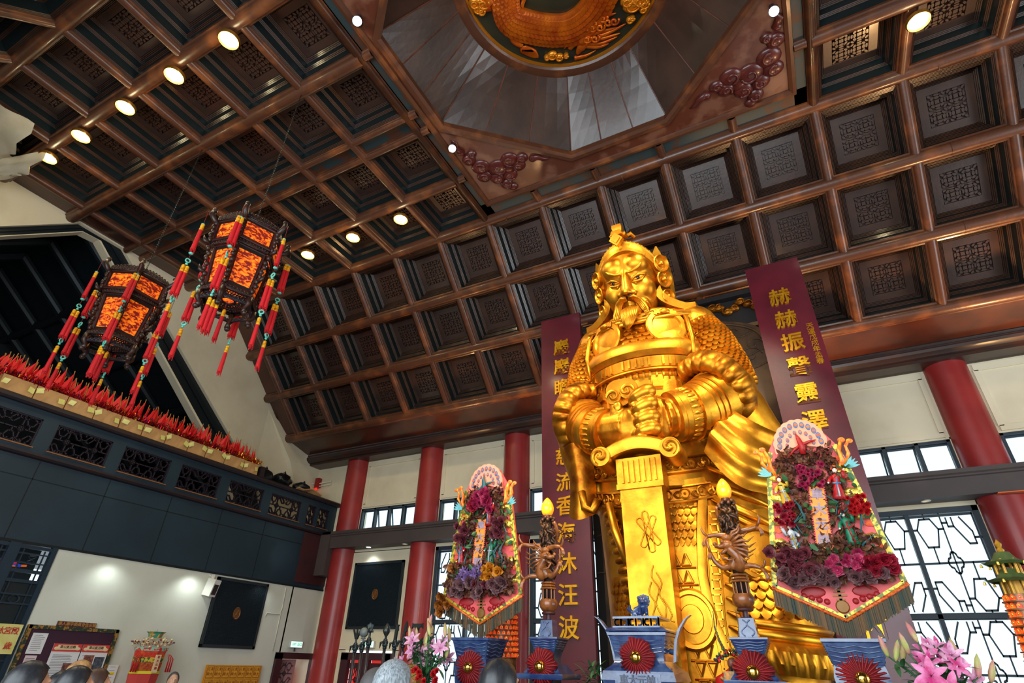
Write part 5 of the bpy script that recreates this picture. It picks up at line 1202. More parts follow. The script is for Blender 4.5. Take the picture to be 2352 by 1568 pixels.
dragon_lamp(LX[0], 'carved dragon column lamp with glowing flame bulb left of the golden sword', True); dragon_lamp(LX[1], 'carved dragon column lamp with glowing flame bulb right of the golden sword', False)
# ---- incense urn
o = empty('incense_urn', (SX, AY, TZ+EYE), 'blue glazed square incense urn with curved handles and a lion on its lid', 'urn'); B_ = -TZ
m = MB(); sqloft(m, [(.20, 0), (.24, .06), (.24, .2), (.34, .5), (.35, B_-.10), (.33, B_-.02), (.26, B_+.03), (.235, B_+.07), (.235, B_+.12), (.25, B_+.20), (.27, B_+.29), (.285, B_+.30), (.285, B_+.325), (.25, B_+.33)], None, 1.08); m.obj('urn_body', blue, o, 30)
m = MB(); waves(m, .24, B_+.13, .262, B_+.27, 4, 1.08); m.box((0, -.335, B_-.17), (.46, .02, .26)); m.box((0, -.345, B_-.17), (.40, .02, .20)); m.obj('relief', blue2, o, 40)
m = MB(); text_mb(m, '車大元帥', .09, T(0, -.358, B_-.10) @ PX, .012, .002); m.obj('raised_text', mat('glaze_dark', (40, 50, 78), .3), o)
m = MB(); sqloft(m, [(.30, B_+.33), (.305, B_+.345), (.27, B_+.37), (.235, B_+.372)], None, 1.05); lid = m.obj('lid', blue, o, 30)
m = MB()                                                        # pierced gallery of scrolls round the lid
for f in range(4):
    M = Rm(f*pi/2, 'Z')
    for i in range(6):
        x = -.20+.08*i; m.tube([(x+.026*cos(t)*(1 if i % 2 else -1), -.235+.0*t, B_+.42+.03*sin(t)) for t in np.linspace(-2.2, 2.2, 10)], .010, 5, 1)
        m.box((x+.04, -.236, B_+.42), (.012, .02, .09))
    m.box((0, -.236, B_+.465), (.47, .03, .02), M); m.box((0, -.236, B_+.375), (.5, .03, .02), M)
    if f: pass
m.box((0, 0, B_+.465), (.44, .44, .02)); m.obj('pierced_gallery', blue2, lid, 40)
m = MB(); z = B_+.475; s_ = Vector((0, 0, z))
m.box((0, 0, z+.01), (.2, .16, .02)); m.tube([(-.05, 0, z+.05), (.02, 0, z+.09), (.05, -.02, z+.13)], [.06, .05, .045], 10); m.ball((.04, -.03, z+.165), (.055, .055, .05), 12, 8); m.ball((.045, -.085, z+.15), (.03, .03, .02), 8, 6)
for k in range(12): m.ball((.04+.055*cos(k*.52), -.0, z+.165+.055*sin(k*.52)), .018, 6, 5)
for sx_ in (-1, 1): m.tube([(.04+sx_*.035, -.06, z+.1), (.045+sx_*.04, -.085, z+.03)], [.022, .02], 8); m.ball((.04+sx_*.055, -.01, z+.20), (.018, .012, .022), 6, 5); m.ball((-.06, sx_*.045, z+.04), (.04, .025, .035), 8, 6)
for k in range(5): m.tube([(-.09, 0, z+.05), (-.115-.01*k, .012*(k-2), z+.09), (-.10-.008*k, .02*(k-2), z+.13)], [.02, .018, .008], 6)
lion = remesh(m, 'lion', blue, .007, 2); lion.parent = lid; lion.location = (0, 0, 0)
for sx_ in (-1, 1):
    h = MB(); P = [(sx_*.24, 0, B_+.17), (sx_*.31, 0, B_+.155)]
    h.tube(P, .025, 8)
    C = [(sx_*.30, B_+.06), (sx_*.315, B_+.16), (sx_*.335, B_+.26), (sx_*.38, B_+.36), (sx_*.45, B_+.45), (sx_*.50, B_+.485)]
    h.loft([[(x-.0, -.045, zz), (x+sx_*.03, -.045, zz+.012), (x+sx_*.03, .045, zz+.012), (x, .045, zz)] for x, zz in C]); h.obj('handle', blue2, o, 40)
rosette(o, -.30, B_+.10, .185)
# ---- flower plaques standing in the vases
pink = mat('plaque_paper', (232, 92, 92), .5, c2=(214, 70, 74), scale=4); foil = mat('gold_foil', (236, 206, 92), .3, .75, bump=.5, bscale=40); brd = mat('plaque_border', (222, 190, 60), .4, .3, c2=(92, 104, 40), scale=26, lo=.45, hi=.55)
fr_g = mat('fringe', (44, 58, 46), .7, c2=(110, 76, 40), scale=13, stretch=(1, .01, .01), lo=.4, hi=.6); redp = mat('dark_red_paint', (158, 14, 20), .5); olive = mat('olive_gilt', (128, 84, 24), .45, .3); green = mat('leaf_green', (38, 84, 46), .5, c2=(60, 104, 60), scale=9); withered = mat('withered_leaf', (122, 76, 46), .6, c2=(80, 42, 36), scale=9); tealf = mat('teal_feather', (40, 92, 96), .5); orangep = mat('orange_paint', (246, 120, 40), .5, c2=(226, 60, 30), scale=18); cyanp = mat('pale_blue_paint', (110, 186, 190), .5); salmon = mat('salmon_paint', (246, 150, 118), .5)
def petal(mb, M, L, W, curl, cup=.25, n=4):
    P = []
    for i in range(n+1):
        t = i/n; w = W*sin(pi*min(1, .12+.80*t))**.8*(1 if t < .99 else .35); z = curl*t*t; P.append([(L*t, -w, z+cup*w), (L*t, 0, z), (L*t, w, z+cup*w)])
    mb.grid(P, M)
FL = {}
def flower_mesh(kind, m_):
    key = (kind, m_.name)
    if key in FL: return FL[key]
    mb = MB(); rnd = random.Random(len(FL))
    if kind == 'peony':
        for k, (n, L, W, tilt) in enumerate(((7, .066, .030, .15), (7, .058, .028, .55), (6, .046, .024, .95), (5, .032, .018, 1.3))):
            for i in range(n): petal(mb, Rm(2*pi*i/n+k*.5+rnd.uniform(-.15, .15), 'Z') @ Rm(-tilt+rnd.uniform(-.12, .12), 'Y'), L*rnd.uniform(.9, 1.1), W, .012, .35)
    elif kind == 'rose':
        for k, (n, L, W, tilt) in enumerate(((5, .050, .026, .5), (4, .044, .024, .9), (3, .036, .02, 1.25))):
            for i in range(n): petal(mb, Rm(2*pi*i/n+k*.7, 'Z') @ Rm(-tilt, 'Y'), L, W, -.012, .5)
    elif kind == 'star':
        for i in range(7): petal(mb, Rm(2*pi*i/7, 'Z') @ Rm(-.5, 'Y'), .06, .010, -.012, .3)
    elif kind == 'lily':
        for i in range(6): petal(mb, Rm(2*pi*i/6, 'Z') @ Rm(-.75, 'Y'), .125, .024 if i % 2 else .03, -.055, .25, 6)
        for i in range(5): mb.tube([(0, 0, .0), (.012*cos(i*1.25), .012*sin(i*1.25), .05), (.03*cos(i*1.25), .03*sin(i*1.25), .085)], .0025, 4)
    elif kind == 'carnation':
        for k in range(4):
            for i in range(9): petal(mb, Rm(2*pi*i/9+k*.3+rnd.uniform(-.2, .2), 'Z') @ Rm(-.2-.32*k, 'Y'), .034-.004*k, .011, .006, .5, 3)
    FL[key] = mb.mesh(kind, m_, True); return FL[key]
def put_flower(par, kind, m_, p, n, s=1., name=None, spin=None):
    n = Vector(n).normalized(); q = n.to_track_quat('Z', 'Y').to_matrix().to_4x4(); me = flower_mesh(kind, m_)
    o = bpy.data.objects.new(name or kind, me); COL.objects.link(o); o.parent = par; o.matrix_local = T(*p) @ q @ Rm(random.uniform(0, 6) if spin is None else spin, 'Z') @ Sm(s); return o
def leaf_mass(mb, box_, n, L, seed, out=(0, -1, 0)):
    rnd = random.Random(seed); (x0, x1), (y0, y1), (z0, z1) = box_
    for _ in range(n):
        d = Vector((rnd.uniform(-1, 1), rnd.uniform(-1.2, .1), rnd.uniform(-1, 1))).normalized(); q = d.to_track_quat('X', 'Z').to_matrix().to_4x4()
        petal(mb, T(rnd.uniform(x0, x1), rnd.uniform(y0, y1), rnd.uniform(z0, z1)) @ q @ Rm(rnd.uniform(0, 6), 'X'), L*rnd.uniform(.6, 1.2), L*.3, L*rnd.uniform(-.4, .4), .3, 3)
skin_w = mat('doll_face', (240, 214, 200), .4); hairb = mat('doll_black', (22, 18, 20), .5)
def figurine(par, x, z, h, robe, sash, hat, lean=0., arm=1):
    """opera doll: robe, arms, head, headdress"""
    M = T(x, -.075, z) @ Rm(lean, 'Y') @ Sm(h)
    m = MB(M); m.loft([[(w*cos(2*pi*j/14), d*sin(2*pi*j/14)+.0, zz) for j in range(14)] for w, d, zz in ((.17, .11, 0), (.15, .10, .12), (.11, .08, .34), (.085, .07, .48), (.10, .07, .58), (.12, .075, .66), (.05, .05, .72), (.03, .03, .75))])
    for s, e in ((-1, (-.20, -.08, .46) if arm > 0 else (-.22, -.06, .8)), (1, (.20, -.06, .80) if arm > 0 else (.17, -.1, .5))): m.tube([(s*.09, 0, .65), (s*.17, -.02, .56), e], [.045, .05, .055], 8)
    b = m.obj('figurine', robe, par, True)
    m = MB(M); m.ball((0, -.01, .83), (.065, .065, .08), 10, 8); m.ball((0, -.075, .82), (.012, .014, .018), 6, 5)
    for e in ((-.21, -.09, .45) if arm > 0 else (-.23, -.07, .83), (.21, -.07, .83) if arm > 0 else (.18, -.12, .49)): m.ball(e, .03, 7, 5)
    m.obj('face', skin_w, b, True)
    m = MB(M)
    for s in (-1, 1): m.ball((s*.025, -.070, .845), (.010, .006, .006), 6, 4)
    m.lathe([(.072, .0), (.075, .05), (.05, .085), (.001, .09)], 10, T(0, .012, .84)); m.obj('hair', hairb, b, True)
    m = MB(M)
    for k in range(11): a = pi*k/10; m.ball((.085*cos(a), -.01, .86+.085*sin(a)), .025, 6, 5)
    m.lathe([(.05, .92), (.06, .96), (.03, 1.02), (.001, 1.04)], 10); m.obj('headdress', hat, b, True)
    m = MB(M); m.tube([(-.0, -.09, .60), (.0, -.105, .40), (.02, -.13, .05)], [.03, .035, .05], 8, .5); m.tube([(-.10, -.05, .45), (0, -.10, .44), (.10, -.05, .45)], .02, 6); m.obj('sash', sash, b, True)
cols = {k: mat('flower_'+k, c, .5, c2=c2, scale=30) for k, c, c2 in (('crimson', (170, 20, 44), (110, 10, 30)), ('magenta', (180, 40, 84), (130, 24, 60)), ('dusty', (128, 52, 62), (84, 36, 44)), ('amber', (214, 146, 26), (170, 80, 14)), ('violet', (112, 84, 140), (90, 60, 112)), ('rust', (176, 104, 30), (120, 60, 24)), ('red', (200, 24, 28), (150, 10, 20)), ('mauve', (120, 82, 82), (90, 56, 60)))}
robes = {k: mat('robe_'+k, c, .45, c2=c2, scale=12) for k, c, c2 in (('red', (190, 24, 32), (150, 14, 24)), ('green', (24, 122, 84), (16, 90, 66)), ('yellow', (206, 170, 40), (170, 130, 30)), ('blue', (60, 130, 170), (190, 196, 200)), ('silver', (190, 196, 204), (120, 140, 160)), ('orange', (240, 120, 30), (220, 90, 20)))}
def plaque(x, label, left):
    o = empty('flower_plaque', (x, AY, EYE), label, 'flower plaque')
    rnd = random.Random(4 if left else 9); random.seed(4 if left else 9)
    out = [(-.58, .73), (0, .43), (.58, .73), (.40, 1.86), (.33, 2.12), (.20, 2.34), (0, 2.44), (-.20, 2.34), (-.33, 2.12), (-.40, 1.86)]
    m = MB(); m.prism(out, .03, T(0, .02, 0) @ PX); m.cyl((0, .02, .2), (0, .02, .8), .025); bk = m.obj('backing_board', pink, o)
    m = MB()
    edge = [out[8], out[9], out[0], out[1], out[2], out[3], out[4]]
    for a, b in zip(edge[:-1], edge[1:]):
        v = Vector((b[0]-a[0], b[1]-a[1])); m.box((0, 0, 0), (v.length-.035, .05, .02), T((a[0]+b[0])/2*.95, -.02, (a[1]+b[1])/2+.012*(1 if b[1]-a[1] < .4 and a[1] < .8 else 0)) @ Rm(-math.atan2(v.y, v.x), 'Y') @ Rm(pi/2, 'X'))
    m.obj('patterned_border', brd, bk)
    m = MB()
    for a, b in ((out[0], out[1]), (out[1], out[2])):
        m.tube([(a[0], -.03, a[1]), (b[0], -.03, b[1])], .016, 8)
    m.obj('braid', mat('red_braid', (190, 40, 24), .5, c2=(240, 130, 40), scale=60), bk, True)
    m = MB()
    for a, b in ((out[0], out[1]), (out[1], out[2])):
        for i in range(72):
            f = (i+.5)/72; px_ = a[0]+(b[0]-a[0])*f; pz = a[1]+(b[1]-a[1])*f; m.box((px_, -.022+rnd.uniform(-.012, .012), pz-.075-rnd.uniform(0, .02)), (.010, .006, .15))
    m.obj('fringe', fr_g, bk)
    # gold foil medallions and painted lotuses up both margins
    for s in (-1, 1):
        for i in range(5):
            z = .92+.225*i; w = .58-.16*(z-.73); m = MB(T(s*(w-.105), -.02, z) @ Rm(rnd.uniform(-.3, .3), 'Y'))
            P = []
            for a in range(17):
                t = 2*pi*a/16; P.append([(r*cos(t)*(1+.12*sin(t*5)), -h-rnd.uniform(0, .012), r*.62*sin(t)*(1+.12*sin(t*5))) for r, h in ((.004, .03), (.035, .028), (.062, .018), (.078, 0))])
            P[-1] = P[0]; m.grid(P); m.obj('gold_medallion', foil, bk, True)
            m = MB(T(s*(w-.085), -.022, z+.115)); 
            for k in range(7): petal(m, PX @ Rm(pi*(k+.2)/7, 'Z'), .055, .014, .006)
            m.obj('painted_lotus', orangep, bk)
    # symbols painted along the foot
    m = MB(); 
    for k, w in enumerate((.16, .20, .12)): m.box((0, -.018, .68-.035*k), (w*.6, .01, .016))
    m.box((0, -.018, .64), (.025, .01, .16)); m.lathe([(.06, 0), (.05, .01), (.001, .012)], 14, T(0, -.014, .55) @ Rm(pi/2, 'X')); m.obj('painted_symbol', olive, bk)
    m = MB()
    for s in (-1, 1):
        m.ball((s*.22, -.016, .68), (.11, .008, .05), 14, 6)
        for k in range(4): m.lathe([(.028, 0), (.024, .01), (.001, .012)], 12, T(s*(.12+.062*k), -.016, .595+.018*k) @ Rm(pi/2, 'X'))
    m.obj('painted_fish', redp, bk, True)
    # peacock fan
    m = MB(T(0, -.04, 2.14)); n = 72; P = []
    for i in range(n+1):
        a = -.25+(pi+.5)*i/n; P.append([(r*cos(a), -.01, r*sin(a)*1.12) for r in (.02, .14, .22, .258+.010*abs(sin(a*10)))])
    m.grid(P); m.grid([[(x_, .02, z_) for x_, y_, z_ in r] for r in P]); fan = m.obj('peacock_fan', salmon, o)
    m = MB(T(0, -.056, 2.14))
    for r, k, sz in ((.205, 11, .030), (.13, 8, .022)):
        for i in range(k): a = .05+(pi-.1)*i/(k-1); m.lathe([(sz, 0), (sz*.9, .004), (.001, .005)], 12, T(r*cos(a), 0, r*sin(a)*1.12) @ Rm(pi/2, 'X') @ Sm(.8, 1.2, 1))
    m.obj('feather_eye', mat('feather_blue', (62, 104, 150), .4), fan)
    m = MB(T(0, -.064, 2.14))
    for r, k, sz in ((.205, 11, .016), (.13, 8, .013)):
        for i in range(k): a = .05+(pi-.1)*i/(k-1); m.lathe([(sz, 0), (.001, .003)], 10, T(r*cos(a), 0, r*sin(a)*1.12) @ Rm(pi/2, 'X'))
    m.obj('feather_centre', orangep, fan)
    m = MB(T(0, -.07, 2.10)); m.tube([(-.02, 0, .16), (-.01, -.03, .10), (.01, -.03, 0), (0, -.02, -.08)], [.006, .022, .035, .03], 8); m.tube([(0, -.03, .02), (.1, -.03, .05), (.16, -.02, .06)], [.02, .014, .004], 6); m.tube([(0, -.03, .02), (-.08, -.03, -.03), (-.15, -.02, -.1)], [.02, .014, .004], 6); m.obj('peacock', redp if not left else tealf, fan, True)
    # phoenixes either side
    for s in (-1, 1):
        m = MB(T(s*.30, -.05, 1.98)); m.tube([(0, 0, -.16), (s*.05, -.02, -.06), (s*.04, -.02, .04), (s*.08, -.02, .14)], [.03, .045, .035, .028], 8, .5); m.tube([(s*.06, 0, -.1), (s*.12, -.02, .0), (s*.11, -.02, .08), (s*.15, -.02, .13)], [.02, .035, .028, .022], 8, .5); m.ball((s*.09, -.02, .15), (.038, .016, .03), 8, 6); m.ball((s*.16, -.02, .13), (.034, .016, .026), 8, 6); ph_ = m.obj('phoenix', mat('phoenix_paint', (244, 170, 50), .45, c2=(232, 84, 40), scale=26), o, True)
        m = MB(T(s*.36, -.05, 1.84))
        for k in range(6): petal(m, PX @ Rm((.1+k*.28) if s > 0 else pi-(.1+k*.28), 'Z'), .13, .014, .02)
        m.obj('tail_feathers', cyanp, ph_)
    # name banner
    m = MB(T(.01 if not left else -.03, -.085, 1.36) @ Rm(.10 if not left else .06, 'Y')); m.box((0, 0, 0), (.135, .014, .62)); nb = m.obj('name_banner', mat('banner_orange', (250, 146, 36), .5), o)
    m = MB(T(.01 if not left else -.03, -.085, 1.36) @ Rm(.10 if not left else .06, 'Y'))
    for i, ch in enumerate('車大元帥'): text_mb(m, ch, .115, T(0, -.010, .225-.15*i) @ PX, .008, .004)
    m.obj('banner_text', mat('banner_lilac', (160, 138, 156), .6), nb)
    m = MB(T(.01 if not left else -.03, -.085, 1.36) @ Rm(.10 if not left else .06, 'Y'))
    for i in range(26):
        for s in (-1, 1): m.ball((s*.072, -.004, -.30+.024*i), (.010, .007, .010), 6, 4)
    m.obj('banner_edge', mat('banner_pink', (240, 96, 100), .5), nb, True)
    # withered leaf bed
    m = MB(); leaf_mass(m, ((-.30, .30), (-.06, -.02), (1.05, 2.05)), 620, .085, 3); leaf_mass(m, ((-.48, .46), (-.10, -.03), (.76, 1.12)), 620, .09, 5); leaf_mass(m, ((-.22, .3), (-.08, -.03), (1.9, 2.1)), 90, .07, 6); lm_ = m.obj('withered_foliage', withered, o); lm_['kind'] = 'stuff'
    m = MB(); leaf_mass(m, ((-.34, .40), (-.11, -.05), (1.0, 1.9)), 60, .09, 8); leaf_mass(m, ((-.4, .4), (-.13, -.06), (.84, 1.05)), 40, .08, 18); m.obj('green_leaves', green, o)['kind'] = 'stuff'
    m = MB()
    for i in range(16): x_ = rnd.choice((-1, 1))*rnd.uniform(.14, .38); z_ = rnd.uniform(.95, 1.4); m.tube([(x_, -.06, z_), (x_+rnd.uniform(-.06, .06), -.10, z_+.12), (x_+rnd.uniform(-.1, .1), -.10, z_+.22)], [.006, .012, .003], 6)
    m.obj('feather_sprigs', tealf, o)['kind'] = 'stuff'
    # flowers
    spec = ([('peony', 'magenta', -.10, .14, 1.78, 2.02, 13), ('peony', 'crimson', -.2, .0, 1.8, 1.95, 5), ('peony', 'dusty', -.36, -.20, 1.40, 1.62, 8), ('peony', 'dusty', .18, .40, 1.42, 1.64, 10), ('star', 'violet', -.30, .04, .90, 1.06, 18), ('peony', 'amber', .10, .38, .94, 1.06, 8), ('peony', 'mauve', -.40, .38, .76, .90, 22), ('peony', 'dusty', -.2, .3, .80, .88, 6), ('peony', 'rust', -.56, -.40, .56, .74, 7), ('rose', 'rust', -.42, -.34, 1.04, 1.1, 2)] if left else
            [('carnation', 'magenta', -.14, .18, 1.62, 1.94, 22), ('carnation', 'crimson', -.40, -.22, 1.30, 1.50, 22), ('carnation', 'red', .26, .44, 1.34, 1.52, 22), ('peony', 'dusty', -.48, -.14, .84, 1.04, 18), ('rose', 'magenta', -.10, .24, .80, 1.0, 15), ('peony', 'crimson', .26, .5, .80, .96, 9), ('peony', 'mauve', -.44, .40, .74, .84, 22), ('peony', 'dusty', -.54, -.5, 1.0, 1.06, 1)])
    for kind, c, x0, x1, z0, z1, n in spec:
        for i in range(n): put_flower(o, kind, cols[c], (rnd.uniform(x0, x1), -.12-rnd.uniform(0, .05), rnd.uniform(z0, z1)), (rnd.uniform(-.5, .5), -1, rnd.uniform(-.7, .3)), rnd.uniform(.85, 1.25))
    # opera dolls
    if left:
        figurine(o, .09, 1.58, .34, robes['red'], robes['blue'], orangep, .0, 1); figurine(o, .13, 1.10, .36, robes['green'], robes['silver'], redp, .05, 1); figurine(o, -.31, 1.12, .33, robes['red'], robes['blue'], hairb, .0, -1); figurine(o, -.27, 1.55, .30, robes['yellow'], robes['orange'], orangep, .1, 1)
    else:
        figurine(o, .22, 1.52, .36, robes['red'], robes['blue'], orangep, .1, 1); figurine(o, .24, 1.08, .36, robes['green'], robes['red'], redp, -.1, 1); figurine(o, -.27, 1.03, .32, robes['silver'], robes['yellow'], orangep, -.1, -1); figurine(o, -.26, 1.50, .34, robes['yellow'], robes['silver'], orangep, -.1, 1)
plaque(VX[0], 'pointed flower plaque left of the statue with violet and amber blooms at its foot', True); plaque(VX[1], 'pointed flower plaque right of the statue with dark crimson peonies at its foot', False)
# ---- lily bouquets
lp = mat('lily_pink', (190, 104, 150), .5, c2=(222, 168, 192), scale=16); lh_ = mat('lily_hot_pink', (190, 34, 108), .5, c2=(222, 130, 176), scale=13); lbud = mat('lily_bud', (168, 176, 92), .5, c2=(196, 120, 120), scale=14); stemg = mat('stem_green', (44, 92, 50), .5); yel = mat('yellow_petal', (240, 206, 20), .5)
def bouquet(x, y, z, label, mains, seed, wide):
    o = empty('lily_bouquet', (x, y, EYE), label, 'bouquet'); rnd = random.Random(seed); random.seed(seed)
    m = MB(); m.lathe([(.09, 0-EYE+.0), (.10, .9-EYE), (.13, 1.2-EYE), (.14, z-.25)], 18); m.obj('flower_vase', navy, o, True)
    lv = MB(); buds = []
    for i in range(26):
        a = rnd.uniform(0, 6.28); r = rnd.uniform(.03, wide); e = Vector((r*cos(a), r*sin(a)*.7, z+rnd.uniform(-.05, .22)*(1.25-r/wide*.6)))
        s = MB(); s.tube([(0, 0, z-.3), tuple(e*.5+Vector((0, 0, (z-.15)*.5))), tuple(e)], .0055, 5); s.obj('stem', stemg, o, True)
        for k in range(5): f = .4+.12*k; d = Vector((rnd.uniform(-1, 1), rnd.uniform(-1, .6), rnd.uniform(-.3, .8))).normalized(); petal(lv, T(*(e*f+Vector((0, 0, (z-.3)*(1-f))))) @ d.to_track_quat('X', 'Z').to_matrix().to_4x4(), .12, .016, -.03)
        if i % 2 == 0:
            b = MB(T(*e) @ Rm(rnd.uniform(-.4, .4), 'Y') @ Rm(rnd.uniform(-.4, .4), 'X')); b.lathe([(.004, -.01), (.015, .01), (.02, .05), (.014, .1), (.002, .13)], 9, None); b.obj('bud', lbud, o, True)
        else: put_flower(o, 'lily', mains[i % len(mains)], e-Vector((0, 0, .04)), (rnd.uniform(-.6, .8), -1, rnd.uniform(-.1, .9)), rnd.uniform(.5, .72), 'lily')
    lv.obj('leaves', green, o)['kind'] = 'stuff'
    return o, rnd
o, rnd = bouquet(-3.48, 5.0, .08, 'bouquet of pale pink lilies over red carnations left of the altar', [lp, lp, lp], 2, .26)
for i in range(16): put_flower(o, 'carnation', cols['red'], (rnd.uniform(-.12, .26), -.16, rnd.uniform(-.16, -.02)), (rnd.uniform(-.4, .4), -1, .4), 1.0)
for i in range(4): put_flower(o, 'rose', yel, (rnd.uniform(-.16, -.06), -.2, rnd.uniform(-.12, -.04)), (0, -1, .3), .8)
for i in range(5): put_flower(o, 'lily', lp, (rnd.uniform(-.26, -.16), -.14, -.1+.03*i), (-.6, -1, .1), .55, 'lily')
o, rnd = bouquet(.60, 5.0, .0, 'bouquet of deep pink lilies and long buds right of the altar', [lh_, lp, lh_], 5, .28)
for p in ((-.08, -.22, .0), (-.0, -.22, -.07)): put_flower(o, 'lily', lh_, p, (-.2, -1, .25), .85, 'lily')
# ---- lamp towers covered with small lit niches
niche = mat('niche_glow', (210, 40, 20), .4, emit=(220, 60, 20), es=.5, c2=(240, 140, 40), scale=30); twr = mat('tower_body', (150, 108, 66), .4, .3, c2=(96, 60, 40), scale=8); roofg = mat('tower_roof', (74, 92, 50), .45)
def tower(x, y, rows, z1, R, top, label, n=14):
    o = empty('lamp_tower', (x, y, 0), label, 'lamp tower', None)
    m = MB(T(0, 0, EYE)); m.lathe([(R*1.15, -EYE), (R*1.1, -1), (R*.92, z1)], 24); b = m.obj('shaft', twr, o, 40); sh = MB(T(0, 0, EYE)); g = MB(T(0, 0, EYE)); hd = MB(T(0, 0, EYE))
    for r in range(rows):
        z = z1-.055-r*.062; rr = R*(.93+.014*r)
        sh.lathe([(rr+.028, z-.008), (rr+.028, z), (rr-.02, z)], 24)
        for i in range(n):
            a = 2*pi*(i+.5*(r % 2))/n; M = T(rr*cos(a), rr*sin(a), z) @ Rm(a-pi/2, 'Z') @ Rm(pi, 'Z'); g.add([(-.018, -.012, .004), (.018, -.012, .004), (.018, -.012, .03), (0, -.012, .05), (-.018, -.012, .03), (-.018, .02, .004), (.018, .02, .004), (.018, .02, .03), (0, .02, .05), (-.018, .02, .03)], [(0, 1, 2, 3, 4), (0, 5, 6, 1), (1, 6, 7, 2), (2, 7, 8, 3), (3, 8, 9, 4), (4, 9, 5, 0)], M); hd.ball((rr*1.08*cos(a), rr*1.08*sin(a), z+.026), (.009, .009, .012), 6, 5)
    sh.obj('shelf_rings', twr, b, 40); g.obj('lit_niches', niche, b)['kind'] = 'stuff'; hd.obj('tiny_figures', foil, b, True)['kind'] = 'stuff'
    if top:
        m = MB(T(0, 0, EYE))
        for z, rr in ((z1+.10, .17), (z1+.24, .15)):
            P = []
            for i in range(33):
                a = 2*pi*i/32; k = 1+.16*cos(a*6)**8; P.append([(q*cos(a)*kk, q*sin(a)*kk, zz) for q, zz, kk in ((rr*.35, z+.10, 1), (rr*.6, z+.04, 1), (rr*.9, z+.012, k), (rr*1.04, z+.016, k), (rr*.9, z-.004, 1))])
            m.grid(P)
        m.obj('roof', roofg, o, 40)
        m = MB(T(0, 0, EYE))
        for z in (z1, z1+.16):
            for k in range(6): m.cyl((.085*cos(k*1.047), .085*sin(k*1.047), z), (.085*cos(k*1.047), .085*sin(k*1.047), z+.12), .012)
        m.lathe([(.045, z1), (.045, z1+.13)], 8); m.lathe([(.02, z1+.33), (.03, z1+.36), (.015, z1+.38), (.028, z1+.41), (.001, z1+.45)], 10); m.obj('pavilion', mat('tower_gold', (190, 140, 40), .4, .3), o, 40)
        for z, rr in ((z1+.10, .17), (z1+.24, .15)):
            for k in range(6): bm_ = MB(T(0, 0, EYE)); bm_.lathe([(.012, -.03), (.009, -.008), (.001, 0)], 8, T(rr*1.2*cos(k*pi/3), rr*1.2*sin(k*pi/3), z+.01)); bm_.obj('bell', foil, o)
tower(1.52, 6.5, 14, .62, .115, True, 'pagoda-topped lamp tower of tiny glowing niches at the right edge of the altar'); tower(-3.80, 7.08, 9, .64, .20, False, 'lamp tower of tiny glowing niches behind the left blue vase', 20)
# ---- opera-dressed idol with pheasant feathers between urn and right candlestick
o = empty('idol_figure', (-.98, 7.06, EYE), 'small idol in red robe with two long pheasant feathers before the golden skirt', 'idol')
m = MB(); m.loft([[(w*cos(2*pi*j/16), d*sin(2*pi*j/16), z) for j in range(16)] for w, d, z in ((.26, .2, -1.66+.78), (.25, .19, -.5), (.22, .16, -.2), (.2, .13, -.06), (.09, .08, .0), (.05, .05, .03))]); m.obj('robe', robes['red'], o, True)
m = MB(); m.box((0, -.16, -.2), (.16, .05, .4)); m.tube([(-.12, -.1, -.06), (0, -.18, -.14), (.12, -.1, -.06)], .02, 6); m.obj('embroidered_front', mat('embroidery', (206, 130, 40), .45, .3, c2=(40, 90, 80), scale=24), o)
m = MB(); m.ball((0, -.03, .07), (.05, .05, .06), 12, 9); m.ball((0, -.08, .065), (.009, .012, .014), 6, 5); m.obj('face', mat('idol_face', (120, 70, 56), .4), o, True)
m = MB(); m.tube([(-.012, -.07, .04), (-.02, -.1, -.06), (-.015, -.12, -.2)], [.02, .018, .004], 6); m.tube([(.012, -.07, .04), (.02, -.1, -.06), (.015, -.12, -.2)], [.02, .018, .004], 6); m.obj('beard', hairb, o, True)
rnd = random.Random(8)
for nm, mm, n in (('red_pompoms', cols['red'], 26), ('green_pompoms', green, 18), ('dark_pompoms', navy, 20)):
    m = MB()
    for i in range(n): a = rnd.uniform(-.3, pi+.3); r = rnd.uniform(.06, .15); m.ball((r*1.15*cos(a), -.05+rnd.uniform(-.04, .03), .10+r*.8*sin(a)), rnd.uniform(.010, .018), 7, 5)
    m.obj(nm, mm, o, True)
m = MB(); m.lathe([(.03, 0), (.025, .015), (.001, .02)], 14, T(0, -.10, .17) @ Rm(pi/2, 'X')); m.obj('gold_stud', mirror, o, True)
for s in (-1, 1):
    m = MB(); P = [(s*.05, -.02, .16), (s*.10, 0, .28), (s*.13, 0, .42), (s*.12, 0, .58)]
    for i in range(14): f = i/14*3; k = min(int(f), 2); p = Vector(P[k]).lerp(Vector(P[k+1]), f-k); m.lathe([(.004, 0), (.020*(1-i/16), .012), (.004, .03)], 7, T(*p))
    m.tube(P, [.014, .012, .009, .003], 6); m.obj('pheasant_feather', mat('pheasant', (38, 46, 34), .5, c2=(110, 84, 50), scale=40), o, True)
# ---- green plant behind the left candlestick
o = empty('bamboo_plant', (-2.60, 7.0, 0), 'small green leafy plant behind the left candlestick', 'plant')
m = MB(T(0, 0, EYE)); m.lathe([(.09, -EYE), (.12, -.5), (.13, -.3)], 14); m.obj('pot', blue, o, True); m = MB(T(0, 0, EYE)); rnd = random.Random(6)
for i in range(60): d = Vector((rnd.uniform(-1, 1.2), rnd.uniform(-1, .4), rnd.uniform(-.3, .9))).normalized(); petal(m, T(rnd.uniform(-.06, .14), rnd.uniform(-.06, .04), rnd.uniform(-.25, .06)) @ d.to_track_quat('X', 'Z').to_matrix().to_4x4(), rnd.uniform(.10, .18), .016, -.05)
m.obj('leaves', green, o)['kind'] = 'stuff'
